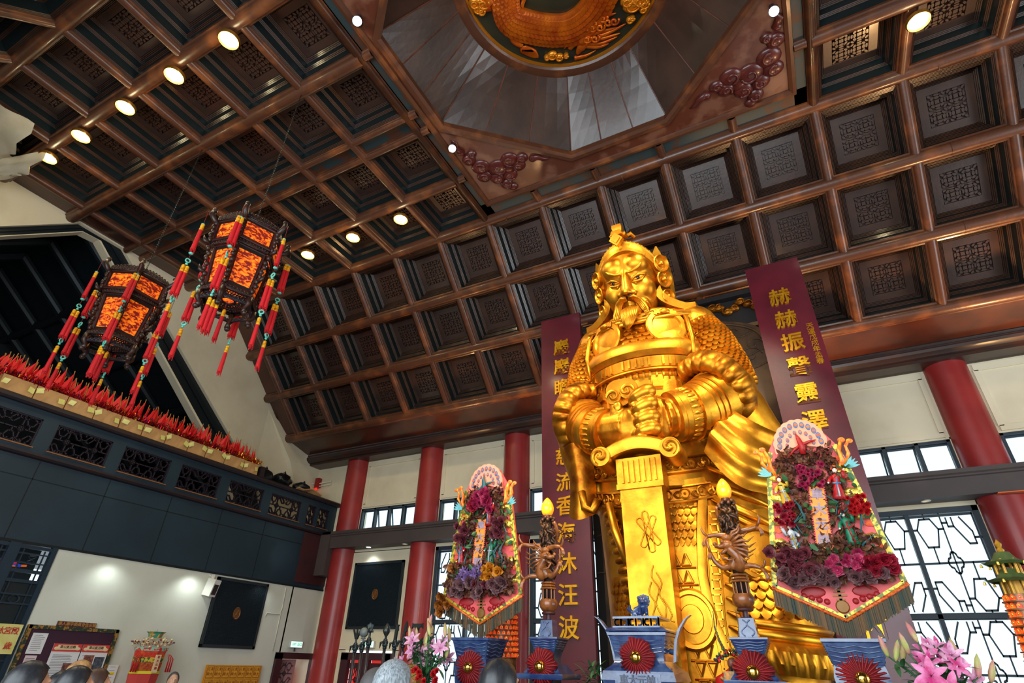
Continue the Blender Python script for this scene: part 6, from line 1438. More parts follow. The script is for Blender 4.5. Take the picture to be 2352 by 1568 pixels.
# ================================================================ things along the gallery
card = mat('cardboard', (196, 150, 96), .75, c2=(178, 132, 82), scale=3, bump=.1, bscale=8); tape = mat('yellow_tape', (222, 212, 112), .5, c2=(236, 228, 150), scale=9); pred = mat('pennant_red', (226, 20, 30), .5, c2=(196, 10, 22), scale=5); gedge = mat('pennant_stick', (176, 120, 50), .5)
jy = [2.6, 3.3, 4.0, 4.64, 5.26, 5.87, 6.46, 7.02, 7.63, 8.26, 8.79, 9.39, 10.02, 10.54]
nm = ['', '', 'nearest the left frame edge, below the dark gable', 'second from the left frame edge', 'third from the left frame edge', 'fourth from the left frame edge', 'below the lower lantern', 'right of the lower lantern', 'below the gable band', 'sixth from the black bags', 'fifth from the black bags', 'fourth from the black bags', 'next to the one at the black bag end', 'at the black bag end']
for i in range(2, len(jy)-1):
    y0, y1 = jy[i]+.012, jy[i+1]-.012
    o = empty('cardboard_box', (GX-.17, (y0+y1)/2, 4.64+EYE), 'brown cardboard box on gallery rail, '+(nm[i] if i != 12 else nm[13]), 'box', 'cardboard boxes on the gallery rail')
    m = MB(); h = .33; L_ = y1-y0; x1 = .15; rnd = random.Random(i)
    m.loft([[(-.15, y, 0), (x1+rnd.uniform(-.01, .01), y, 0), (x1+rnd.uniform(-.012, .012), y, h*.5), (x1+rnd.uniform(-.02, .0), y, h), (-.15, y, h)] for y in np.linspace(-L_/2, L_/2, 6)]); m.obj('carton', card, o)
    for s in (0, 1):
        m = MB(T(x1+.012, L_/2-.01 if s else -L_/2+.01, .10+rnd.uniform(0, .08)) @ Rm(rnd.uniform(-.5, .5), 'X')); w_ = rnd.uniform(.10, .15)
        m.add([(0, 0, 0), (.01, (-w_ if s else w_), .02), (.03, (-w_ if s else w_), .13), (.005, 0, .11), (-.004, 0, 0), (-.004, 0, .11)], [(0, 1, 2, 3), (4, 0, 3, 5)]); m.obj('tape_flap', tape, o)
# red paper pennants standing in two rows
pm = MB(); pm.add([(0, -.11, -.02), (0, .06, -.04), (0, .02, .34), (.012, -.11, -.02), (.012, .06, -.04), (.012, .02, .34), (.03, -.02, .10)], [(0, 1, 2), (3, 5, 6), (5, 4, 6), (4, 3, 6), (0, 3, 4, 1), (1, 4, 5, 2), (2, 5, 3, 0)]); pme = pm.mesh('paper_triangle', pred)
ps_ = MB(); ps_.tube([(0, .062, -.25), (0, .058, .05), (0, .022, .40)], .006, 5); pse = ps_.mesh('stick', gedge)
rnd = random.Random(12); cnt = [0]
PN = empty('dummy_group'); bpy.data.objects.remove(PN)
rows = [(GX-.20, 3.6, 10.45, 92, 5.04, 'front row'), (GX-.70, 4.0, 10.1, 64, 5.14, 'back row')]
for X, ya, yb, n, z, rn in rows:
    for i in range(n):
        y = ya+(yb-ya)*(i+rnd.uniform(-.3, .3))/n
        o = empty('paper_pennant', (X+rnd.uniform(-.07, .07), y, z+rnd.uniform(-.04, .05)+EYE), 'small red paper pennant standing in the %s along the gallery tinsel' % rn, 'pennant', 'red pennants in the %s' % rn)
        o.rotation_euler = (rnd.uniform(-.14, .14), rnd.uniform(-.12, .12), rnd.uniform(-.7, 1.1)); s = rnd.uniform(1.0, 1.35); o.scale = (s*1.25, s*1.25, s)
        for nme, me in (('paper', pme), ('stick', pse)): p = bpy.data.objects.new(nme, me); COL.objects.link(p); p.parent = o
def tinsel(name, y0, y1, n, mats, label, seed):
    m = MB(Z0); rnd = random.Random(seed)
    for i in range(n):
        X = GX-.12+rnd.gauss(0, .09)-(.45 if rnd.random() < .25 else 0); q = Euler((rnd.uniform(0, 6), rnd.uniform(0, 6), 0)).to_matrix().to_4x4(); L_ = rnd.uniform(.02, .055); m.mi = rnd.choices(range(len(mats)), [5, 3, 2][:len(mats)])[0]
        m.add([(-L_, -.008, 0), (L_, -.008, .003), (L_, .008, 0), (-L_, .008, .003)], [(0, 1, 2, 3)], T(X, rnd.uniform(y0, y1), 4.99+abs(rnd.gauss(0, .07))) @ q)
    o = m.obj(name, mats); tag(o, label, 'tinsel', None, 'stuff')
tr = mat('tinsel_red', (190, 20, 40), .18, .85); tg = mat('tinsel_gold', (240, 180, 50), .18, .9); tp = mat('tinsel_plum', (110, 30, 80), .2, .8)
tinsel('tinsel_garland', 3.5, 9.7, 5200, [tr, tp, tg], 'red and purple tinsel garland running along the cardboard boxes', 1); tinsel('tinsel_garland', 9.65, 10.6, 900, [tg, tr], 'short gold tinsel garland at the far end of the cardboard boxes', 2)
bag = mat('black_plastic', (12, 16, 18), .3, bump=.6, bscale=9)
def lump(name, c, r, m_, label, cat, seed, squash=.7):
    rnd = random.Random(seed); m = MB(T(c[0], c[1], c[2]+EYE)); P = []
    for i in range(13):
        a = -pi/2+pi*i/12; row = []
        for j in range(20):
            b = 2*pi*j/20; k = 1+.14*sin(b*3+seed+i*.7)+.10*sin(b*7-i)+rnd.uniform(-.05, .05); row.append((r*k*max(cos(a), .03)*cos(b)*.8, r*k*max(cos(a), .03)*sin(b), r*squash*sin(a)*(1+.08*sin(b*5)) ))
        P.append(row)
    m.loft(P); m.tube([(0, 0, r*squash*.9), (.02, .03, r*squash*1.15), (.05, .06, r*squash*1.25)], [.05, .025, .05], 7); return tag(m.obj(name, m_, None, True), label, cat)
lump('rubbish_bag', (GX-.42, 11.05, 4.82), .32, bag, 'black plastic bag on the gallery, nearest the cardboard boxes', 'bag', 1); lump('rubbish_bag', (GX-.40, 11.75, 4.86), .33, bag, 'large black plastic bag in the middle of the gallery end', 'bag', 5); lump('rubbish_bag', (GX-.40, 12.60, 4.86), .30, bag, 'black plastic bag nearest the rear wall on the gallery', 'bag', 9, .55)
m = MB(Z0); m.loft([[(GX-.2, y, 4.68+.05*sin(y*9)), (GX-.05, y, 4.76+.05*sin(y*7)), (GX-.05, y, 4.79+.05*sin(y*7)), (GX-.2, y, 4.72+.05*sin(y*9))] for y in np.linspace(12.2, 13.2, 9)]); tag(m.obj('cardboard_sheet', card), 'flattened crumpled cardboard lying before the last black bag', 'cardboard')
m = MB(Z0); m.box((GX-.15, 10.72, 4.80), (.2, .16, .34)); m.box((GX-.045, 10.72, 4.80), (.02, .13, .3)); tag(m.obj('black_box', navy2), 'small black box standing at the end of the gallery cardboard boxes', 'box')
o = empty('alarm_bell', (WL+.5, 13.9, 5.35+EYE), 'small red alarm box high on the rear wall in the gallery corner', 'alarm'); m = MB(); m.box((0, 0, .1), (.16, .16, .34)); m.obj('case', mat('alarm_red', (150, 20, 20), .4), o); m = MB(); m.ball((0, -.04, -.12), .045, 10, 7); m.obj('lamp', mat('alarm_lamp', (255, 40, 30), .3, emit=(255, 30, 20), es=1.5), o, True)
m = MB(Z0)
for dz in (0, .10): m.tube([(WL+.06, 10.4, 5.52+dz), (WL+.06, 13.2, 5.35+dz), (WL+.4, 13.9, 5.32+dz), (WL+1.1, 13.94, 5.36+dz)], .022, 6)
m.tube([(WL+.06, 12.2, 5.36), (WL+.06, 12.15, 5.2), (WL+.06, 12.1, 4.6)], .022, 6); tag(m.obj('conduit', cream, None, True), 'cream conduit pipes running round the gallery corner above the bags', 'pipe')
# plaster sheets peeling off under the ceiling at the left edge
pl = mat('peeling_plaster', (226, 212, 186), .8, c2=(206, 192, 160), scale=2)
def sheet(pts, zs, label):
    m = MB(); a, b, c, d = [at(x, y, Z=z) for (x, y), z in zip(pts, zs)]; P = []
    for i in range(9):
        u = i/8; row = []
        for j in range(9):
            v = j/8; p = a.lerp(b, u).lerp(d.lerp(c, u), v); p.z -= .25*sin(pi*v)*u; p += Vector((0, .05*sin(v*13), .03*sin(u*9+v*5))); row.append(tuple(p))
        P.append(row)
    m.grid(P); m.grid([[(x, y, z+.02) for x, y, z in r] for r in P]); return tag(m.obj('plaster_flap', pl, None, True), label, 'plaster')
sheet([(-60, 205), (78, 286), (22, 362), (-60, 392)], (9.8, 9.8, 9.7, 9.7), 'upper cream sheet of peeling plaster under the ceiling at the left edge'); sheet([(-60, 372), (106, 349), (52, 400), (-50, 424)], (9.6, 9.78, 9.45, 9.4), 'lower curling cream sheet of peeling plaster under the ceiling at the left edge')
# ================================================================ things on and before the lower walls
mesh_b = mat('grille_mesh', (34, 46, 54), .4, .4); grf = mat('grille_frame', (26, 34, 40), .45)
def grille(M, w, h, label):
    o = empty('wall_grille', (0, 0, 0), label, 'grille', None, M); b = MB(); b.box((0, 0, .012), (w, h, .02)); b.obj('backing', grf, o)
    f = MB()
    for c, d in (((0, h/2-.035, .03), (w, .07, .06)), ((0, -h/2+.035, .03), (w, .07, .06)), ((w/2-.035, 0, .03), (.07, h, .06)), ((-w/2+.035, 0, .03), (.07, h, .06))): f.box(c, d)
    f.obj('frame', grf, o); g = MB(); s = .052; n = int((w+h)/s)
    for i in range(-n, n):
        for sg in (-1, 1):
            c0 = i*s; x0, x1 = -w/2+.06, w/2-.06; pts = []
            ya, yb = sg*x0+c0, sg*x1+c0; lo, hi = -h/2+.06, h/2-.06
            if max(ya, yb) < lo or min(ya, yb) > hi: continue
            def cl(x): y = sg*x+c0; return x if lo <= y <= hi else (min(max(y, lo), hi)-c0)/sg
            xa, xb = cl(x0), cl(x1)
            if abs(xb-xa) > .02: bars(g, [((xa, sg*xa+c0), (xb, sg*xb+c0))], .013, .016, T(0, 0, .034))
    g.obj('mesh_screen', mesh_b, o); k = MB(); k.lathe([(.13, .03), (.13, .06), (.115, .065), (.105, .055), (.001, .055)], 28, Sm(.85, 1.15, 1))
    for i in range(5): k.tube([(-.05+.025*i+.02*cos(t), -.07+.035*i+.03*sin(t), .062) for t in np.linspace(0, 5, 9)], .007, 4)
    k.obj('medallion', mat('medallion_bronze', (130, 84, 44), .4, .6), o, 40)
LWM = lambda y, z: frame(Vector((GX+.01, y, z+EYE)), Vector((0, 1, 0)), Vector((0, 0, 1)), Vector((1, 0, 0)))
RWM = lambda x, z: frame(Vector((x, 13.985, z+EYE)), Vector((1, 0, 0)), Vector((0, 0, 1)), Vector((0, -1, 0)))
grille(LWM(10.985, 1.03), 1.66, 1.62, 'dark blue mesh grille with round badge on the left wall under the gallery'); grille(RWM(-11.82, 1.74), 1.90, 1.84, 'dark mesh grille with bronze badge on the rear wall between the first two columns')
exg = mat('exit_green', (70, 176, 150), .4, emit=(70, 190, 160), es=.6); exw = mat('exit_face', (225, 244, 236), .4, emit=(225, 250, 240), es=.75)
def exit_sign(M, w, h, label):
    o = empty('exit_sign', (0, 0, 0), label, 'sign', None, M); m = MB(); m.box((0, 0, .04), (w, h, .08)); m.obj('case', mat('exit_case', (190, 196, 190), .4), o); m = MB(); m.box((0, 0, .082), (w*.94, h*.86, .004)); f = m.obj('lit_face', exw, o)
    m = MB(); text_mb(m, 'EXIT', h*.50, T(-w*.2, 0, .087) @ Sm(.8, 1, 1), .003, .002); text_mb(m, '出口', h*.52, T(w*.24, 0, .087), .003, .002); m.obj('lettering', exg, f); m = MB(); m.cyl((0, -h/2, .03), (0, -h/2-.09, .03), .02); m.obj('bracket', steel, o)
exit_sign(LWM(13.26, .39), .46, .17, 'lit exit sign above the open door in the left wall corner'); exit_sign(RWM(-11.83, .43), .5, .17, 'lit exit sign under the rear wall grille behind the weapons')
# door in the left wall (open), with the bright yard and red cloth beyond
dr = mat('door_frame', (62, 26, 34), .5); dpk = mat('door_leaf', (150, 96, 96), .5); rcl = mat('red_cloth_glow', (230, 40, 34), .6, emit=(230, 40, 34), es=.35); yard = mat('yard_wall_glow', (236, 232, 232), .7, emit=(240, 236, 240), es=.7); redgl = mat('red_glass_glow', (226, 60, 54), .4, emit=(232, 50, 46), es=.45)  # light beyond the doors put in as emission on cloth, wall and panes
m = MB(Z0)
for c, d in (((GX+.02, 12.74, -.75), (.12, .22, 1.82)), ((GX+.02, 14.05, -.75), (.12, .12, 1.82)), ((GX+.02, 13.4, .10), (.12, 1.54, .16))): m.box(c, d)
o = st(m.obj('door_1', dr)); m = MB(Z0); m.box((GX-1.2, 13.4, -.75), (.05, 3, 2.2)); m.obj('yard_wall_glow', yard, o)
m = MB(Z0 @ T(GX-.28, 12.98, 0) @ Rm(-.55, 'Z')); m.box((0, .27, -.8), (.05, .54, 1.62)); lf = m.obj('door_leaf', dpk, o); m = MB(Z0 @ T(GX-.28, 12.98, 0) @ Rm(-.55, 'Z')); bars(m, [(((1-p[0]), p[1]), ((1-q[0]), q[1])) for p, q in LT], .05, .02, frame(Vector((.03, .06, -.62)), Vector((0, 1, 0)), Vector((0, 0, 1)), Vector((1, 0, 0))) @ Sm(.42, .56, 1)); m.obj('leaf_lattice', dr, lf)
m = MB(Z0); m.grid([[(GX-.7+.05*sin(y*9+z*3), y, z) for z in np.linspace(-1.5, -.20-.1*abs(y-13.8), 8)] for y in np.linspace(13.45, 14.1, 12)]); tag(m.obj('hanging_cloth', rcl, None, True), 'red cloth hanging in the yard beyond the open left door', 'cloth')
# double door in the rear wall with lit red lattice panes
m = MB(Z0)
for c, d in (((-12.60, 13.98, -.75), (.26, .14, 1.9)), ((-11.08, 13.98, -.75), (.26, .14, 1.9)), ((-11.84, 13.98, .13), (1.8, .14, .18)), ((-11.84, 13.99, -.75), (.26, .12, 1.9)), ((-12.16, 14.02, -.1), (.6, .06, .14)), ((-11.5, 14.02, -.1), (.6, .06, .14))): m.box(c, d)
o = st(m.obj('door_2', dr))
for x in (-12.22, -11.46): m = MB(Z0); m.box((x, 14.08, -.8), (.52, .02, 1.7)); m.obj('red_pane', redgl, o); m = MB(Z0); bars(m, LT, .03, .02, T(x-.26, 14.05, -.74) @ PX @ Sm(.52, .6, 1)); m.obj('lattice', dr, o)
# dark folding lattice doors at the far left, open to a side hall, its glow put into the rods
fd = mat('folding_door', (16, 40, 56), .45)
m = MB(Z0)
for y in (4.3, 5.02, 5.48, 5.58, 6.24): m.box((GX-.02, y, 0), (.10, .10, 3.78))
for y0, y1 in ((4.3, 5.02), (5.02, 5.48), (5.58, 6.24)):
    for z in (1.84, 1.40, 1.22, .98, .82, -.02, -.14, -.6): m.box((GX-.02, (y0+y1)/2, z), (.07, y1-y0, .06 if z in (1.40, 1.84, 1.22, -.02) else .03))
    for z in (1.72, 1.55): m.box((GX-.02, (y0+y1)/2, z), (.04, y1-y0, .025))
    for y in (y0+.14, y1-.14): m.box((GX-.02, y, .9), (.03, .02, 1.8))
    m.tube([(GX-.0, (y0+y1)/2+.09*cos(t), .90+.07*sin(t)) for t in np.linspace(0, 6.3, 10)], .012, 5); m.tube([(GX, (y0+y1)/2+.07*sin(t*2), 1.62+.07*sin(t)) for t in np.linspace(0, 6.3, 14)], .01, 5)
o = st(m.obj('door_3', fd)); m = MB(Z0)
for y0, y1 in ((4.3, 5.02), (5.58, 6.24)): m.box((GX-.06, (y0+y1)/2, .4), (.02, y1-y0, 1.6)); m.box((GX-.05, (y0+y1)/2, -.4), (.04, y1-y0, .8))
m.obj('door_panel', mat('door_panel_dark', (18, 30, 34), .3), o)
m = MB(Z0); m.box((GX-.06, 5.25, .75), (.03, .38, .9)); rnd = random.Random(2)
for i in range(70): m.tube([(GX-.03, 5.25+rnd.uniform(-.17, .17), .75+rnd.uniform(-.4, .4)) for _ in range(3)], .010, 4)
m.obj('gilt_carving', mat('door_gilt', (150, 96, 40), .4, .6), o)
m = MB(Z0); m.box((GX-1.6, 5.0, .2), (.05, 3.4, 4)); m.obj('side_hall_wall', mat('side_hall', (20, 34, 44), .7), o)
rnd = random.Random(4); hang = [mat('glow_rod_'+n, c, .5, emit=c, es=e) for n, c, e in (('blue', (50, 70, 200), .3), ('orange', (240, 110, 40), .4), ('white', (250, 244, 220), .8), ('red', (220, 40, 40), .4))]  # hall glow put in as emission on the coloured rods
for i in range(14):
    m = MB(Z0 @ T(GX-.8-.05*i, 4.75+.12*i, 1.62+rnd.uniform(-.06, .06)) @ Rm(rnd.uniform(-.3, .3), 'X')); m.box((0, 0, 0), (.04, .34, .04 if i % 3 else .05)); tag(m.obj('hanging_stick', hang[i % 4]), '%s glowing rod seen through the top of the dark folding door' % ('blue', 'orange', 'white', 'red')[i % 4], 'rod', 'coloured rods behind the folding door')
# yellow banner taped to the folding door
yb = mat('banner_yellow', (214, 200, 110), .5, c2=(228, 216, 140), scale=4)
o = empty('paper_banner', (GX+.05, 5.93, .22+EYE), 'yellow paper banner with red characters on the dark folding door at far left', 'banner'); m = MB(); m.box((0, 0, 0), (.012, .62, .5)); b = m.obj('sheet', yb, o)
TM = frame(Vector((.010, 0, 0)), Vector((0, 1, 0)), Vector((0, 0, 1)), Vector((1, 0, 0))); m = MB()
for ch, x, y in (('太', -.02, .13), ('歲', .19, -.12), ('殿', .21, .13), ('宮', .09, .13)): text_mb(m, ch, .13, TM @ T(x, y, 0), .004, .002)
m.obj('characters', mat('banner_red', (190, 50, 40), .6), b)
# notice board
nbz = -.05; o = empty('notice_board', (GX, 7.2, nbz+EYE), 'maroon notice board with patterned gilt frame and posters on the left wall', 'notice board')
m = MB(); m.box((.03, 0, 0), (.04, 1.72, 1.04)); bd_ = m.obj('board', mat('board_maroon', (60, 24, 46), .55), o); m = MB()
for c, d in (((.06, 0, .50), (.06, 1.74, .07)), ((.06, 0, -.50), (.06, 1.74, .07)), ((.06, .85, 0), (.06, .07, 1.06)), ((.06, -.85, 0), (.06, .07, 1.06))): m.box(c, d)
m.obj('frame', mat('board_frame', (44, 60, 44), .4, .2, c2=(170, 120, 50), scale=18, lo=.5, hi=.6), o)
def paper(y, z, w, h, m_, label, body=None):
    p = empty('poster', (GX+.07, y, z+EYE), label, 'poster'); q = MB(); q.box((0, 0, 0), (.008, w, h)); s = q.obj('sheet', m_, p); return p, s
wp = mat('paper_white', (226, 222, 222), .7); wp2 = mat('paper_pinkish', (222, 196, 198), .7); ink = mat('print_ink', (96, 92, 96), .7); rh_ = mat('poster_red', (206, 64, 56), .6); tan = mat('poster_tan', (234, 206, 160), .6)
TXM = lambda y, z, M0=0: frame(Vector((.008, y, z)), Vector((0, 1, 0)), Vector((0, 0, 1)), Vector((1, 0, 0)))
def lines(par, y0, y1, z0, z1, n, seed):
    m = MB(); rnd = random.Random(seed)
    for i in range(n): m.box((.006, (y0+y1)/2-(1-(k := rnd.uniform(.7, 1)))*(y1-y0)/2, z0+(z1-z0)*i/max(1, n-1)), (.003, (y1-y0)*k, .006))
    m.obj('small_print', ink, par)
p, s = paper(6.59, .165, .27, .36, wp, 'white printed notice at the upper left of the maroon notice board'); lines(s, -.10, .10, .14, -.12, 9, 1)
p, s = paper(6.58, -.19, .2, .30, wp2, 'pinkish printed notice under the white one on the notice board'); lines(s, -.08, .08, .10, -.10, 8, 2)
for (y, w_, lb, sd) in ((7.17, .54, 'information poster with red header, left of the two on the notice board', 3), (7.73, .54, 'information poster with red header, right of the two on the notice board', 4)):
    p, s = paper(y, -.12, w_, .60, wp, lb); m = MB(); m.box((.006, 0, .23), (.004, w_, .14)); m.obj('red_header', rh_, s); m = MB(); m.box((.009, 0, .235), (.003, .38, .085)); m.ball((.009, -.2, .215), (.004, .05, .03), 8, 5); m.ball((.009, .2, .215), (.004, .05, .03), 8, 5); m.obj('scroll_title', tan, s); m = MB(); text_mb(m, '車公誕活動', .06, TXM(0, .24) @ T(0, 0, .005), .002, .001); m.obj('title_text', mat('title_brown', (96, 60, 40), .6), s); lines(s, -.22, (.20 if sd == 3 else -.05), .10, -.25, 14 if sd == 3 else 4, sd)
    for (yy, zz_, c) in (((.12, -.12, (150, 90, 80)),) if sd == 3 else ((-.08, .03, (170, 100, 84)), (.14, -.04, (90, 96, 110)))): m = MB(); m.box((.007, yy, zz_), (.003, .18 if sd == 3 else .2, .16 if yy != .14 else .24)); m.obj('photo', mat('photo_%d_%d' % (sd, int(yy*100)), c, .6, c2=tuple(v//2 for v in c), scale=24), s)
o = empty('header_sign', (GX+.05, 7.19, .53+EYE), 'small maroon sign with gilt characters on top of the notice board', 'sign'); m = MB(); m.box((0, 0, 0), (.05, .74, .095)); b = m.obj('plate', mat('sign_maroon', (82, 30, 42), .5), o); m = MB(); text_mb(m, '華人廟宇委員會告示箱', .074, T(.018, 0, 0) @ TXM(0, 0), .006, .001); m.obj('characters', mat('sign_gilt', (206, 150, 70), .4, .5), b)
p, s = paper(8.22, -.36, .22, .36, wp, 'pale paper with faint yellow and ink drawing right of the notice board'); m = MB(); m.box((.006, 0, .02), (.003, .12, .05)); m.obj('yellow_patch', yel, s); lines(s, -.06, .06, .14, -.12, 5, 6)
# hanging paper pavilion
o = empty('paper_pavilion', (GX+.42, 8.72, EYE), 'colourful hanging paper pavilion lantern on the left wall', 'paper pavilion')
m = MB(); m.lathe([(.13, .36), (.155, .44), (.20, .475), (.001, .475)], 6); m.obj('roof', mat('paper_teal', (60, 150, 120), .5, c2=(230, 170, 70), scale=10, lo=.48, hi=.54), o); m = MB(); m.cyl((0, 0, .47), (0, 0, .52), .004); m.obj('hook', thr, o)
m = MB(); rnd = random.Random(3)
for i in range(70): a = rnd.uniform(0, 6.28); r = rnd.uniform(.18, .42); m.ball((r*.8*cos(a), r*sin(a), .22+rnd.uniform(-.06, .14)*(1.2-r)), rnd.uniform(.015, .035), 6, 5)
m.obj('cream_rosettes', mat('paper_cream', (226, 214, 170), .6, c2=(200, 90, 60), scale=20, lo=.52, hi=.6), o, True)
m = MB()
for i in range(26): a = 2*pi*i/26; m.tube([(.3*cos(a), .36*sin(a), .22), (.36*cos(a), .44*sin(a), .27)], .003, 4); m.ball((.36*cos(a), .45*sin(a), .275), .014, 6, 5)
m.obj('pompoms', mat('pompom_plum', (120, 40, 60), .6), o, True)
def band(z0, z1, r0, r1, m_, n, par=None): m = MB(); m.lathe([(r0, z0), (r1, z1)], 8, Sm(.8, 1, 1), False); return m.obj(n, m_, par or o)
band(.10, .17, .36, .38, mat('paper_mint', (150, 210, 180), .6, c2=(226, 60, 60), scale=16, lo=.52, hi=.56), 'mint_band'); band(-.02, .10, .33, .34, mat('paper_orange', (236, 96, 40), .5, c2=(206, 40, 30), scale=12), 'orange_band'); band(-.12, -.02, .33, .34, mat('paper_pattern', (44, 96, 60), .5, c2=(220, 180, 50), scale=18, lo=.48, hi=.54), 'green_band'); band(-.28, -.12, .31, .33, mat('paper_copper', (222, 120, 60), .35, .4, c2=(180, 60, 40), scale=20), 'copper_band'); band(-.33, -.28, .33, .33, mat('paper_yellow', (232, 214, 40), .5), 'yellow_band'); band(-.62, -.33, .30, .33, rh_, 'lower_band')
m = MB(); m.box((.29, .03, -.14), (.02, .12, .34)); lb_ = m.obj('name_strip', tan, o); m = MB()
for i, ch in enumerate('車大元帥'): text_mb(m, ch, .06, T(.302, .03, -.02-.07*i) @ TXM(0, 0), .002, .001)
m.obj('strip_text', mat('strip_red', (180, 40, 40), .6), lb_)
for s in (-1, 1):
    for k in range(3): m = MB(); m.tube([(.2, s*(.30+.03*k), .04), (.22, s*(.34+.05*k), -.05), (.22, s*(.34+.05*k), -.30)], [.006, .012, .018], 6); m.obj('streamer', tred, o, True)
# yellow blessing sheets in rows on a rack
ys = mat('sheet_yellow', (232, 170, 46), .6, c2=(220, 150, 36), scale=5); yt = mat('sheet_print', (150, 74, 20), .6); rk = empty('sheet_rack', (GX+.14, 11.3, -.6+EYE), 'board behind the rows of yellow printed sheets by the left wall', 'board'); m = MB(); m.box((-.03, 0, -.1), (.03, 1.70, 1.1)); m.obj('backing', mat('rack_yellow', (214, 140, 34), .6), rk); m = MB(); m.tube([(0, -.85, .05), (.02, -1.0, -.02), (.0, -1.1, -.06)], .02, 6); m.obj('rolled_edge', redp, rk, True)
ym = MB(); ym.box((0, 0, 0), (.006, .225, .29)); yme = ym.mesh('sheet', ys); ym = MB(); TT = frame(Vector((.005, 0, 0)), Vector((0, 1, 0)), Vector((0, 0, 1)), Vector((1, 0, 0)))
for ch, x, y in (('車', .045, .055), ('大', .045, -.05), ('元', -.045, .055), ('帥', -.045, -.05)): text_mb(ym, ch, .08, TT @ T(x, y, 0), .002, .001)
bars(ym, [((-.095, -.125), (.095, -.125)), ((-.095, .125), (.095, .125)), ((-.095, -.125), (-.095, .125)), ((.095, -.125), (.095, .125))], .010, .003, TT); ytm = ym.mesh('sheet_print', yt)
for r in range(2):
    for c in range(7):
        o = empty('yellow_sheet', (GX+.14, 10.58+.236*c, -.30-.30*r+EYE), 'yellow printed sheet in the %s row, %s' % (('upper', 'lower')[r], ('nearest the notice board', 'second from the notice board side', 'third from the notice board side', 'middle one', 'third from the open door side', 'second from the open door side', 'nearest the open door')[c]), 'printed sheet', 'yellow printed sheets')
        a = bpy.data.objects.new('sheet', yme); b = bpy.data.objects.new('characters', ytm)
        for q, pr_ in ((a, o), (b, a)): COL.objects.link(q); q.parent = pr_
# white camera box beside the grille, conduit
o = empty('wall_speaker', (GX+.14, 9.98, 1.55+EYE), 'white boxy loudspeaker with dark face bracketed beside the left grille', 'loudspeaker'); wh = mat('white_plastic', (226, 224, 214), .5); m = MB(); m.box((0, 0, 0), (.24, .22, .40), Rm(.25, 'Z') @ Rm(.2, 'Y')); m.obj('case', wh, o); m = MB(); m.box((.125, 0, -.03), (.01, .15, .24), Rm(.25, 'Z') @ Rm(.2, 'Y')); m.obj('dark_face', navy2, o); m = MB(); m.box((-.06, .0, .24), (.06, .05, .14)); m.tube([(-.12, -.1, .3), (-.05, -.05, .26), (-.1, .1, .28)], .01, 5); m.obj('bracket', wh, o)
m = MB(Z0); m.tube([(GX+.015, 12.49, 1.82), (GX+.015, 12.51, 1.25), (GX+.015, 12.46, 1.12), (GX+.015, 12.2, 1.12), (GX+.015, 12.0, 1.12), (GX+.015, 11.98, 1.04)], .013, 6); m.tube([(GX+.015, 12.49, 1.25), (GX+.015, 12.50, .2)], .013, 6); tag(m.obj('cable_conduit', white, None, True), 'thin pale cable conduit down the left wall between grille and door', 'pipe')
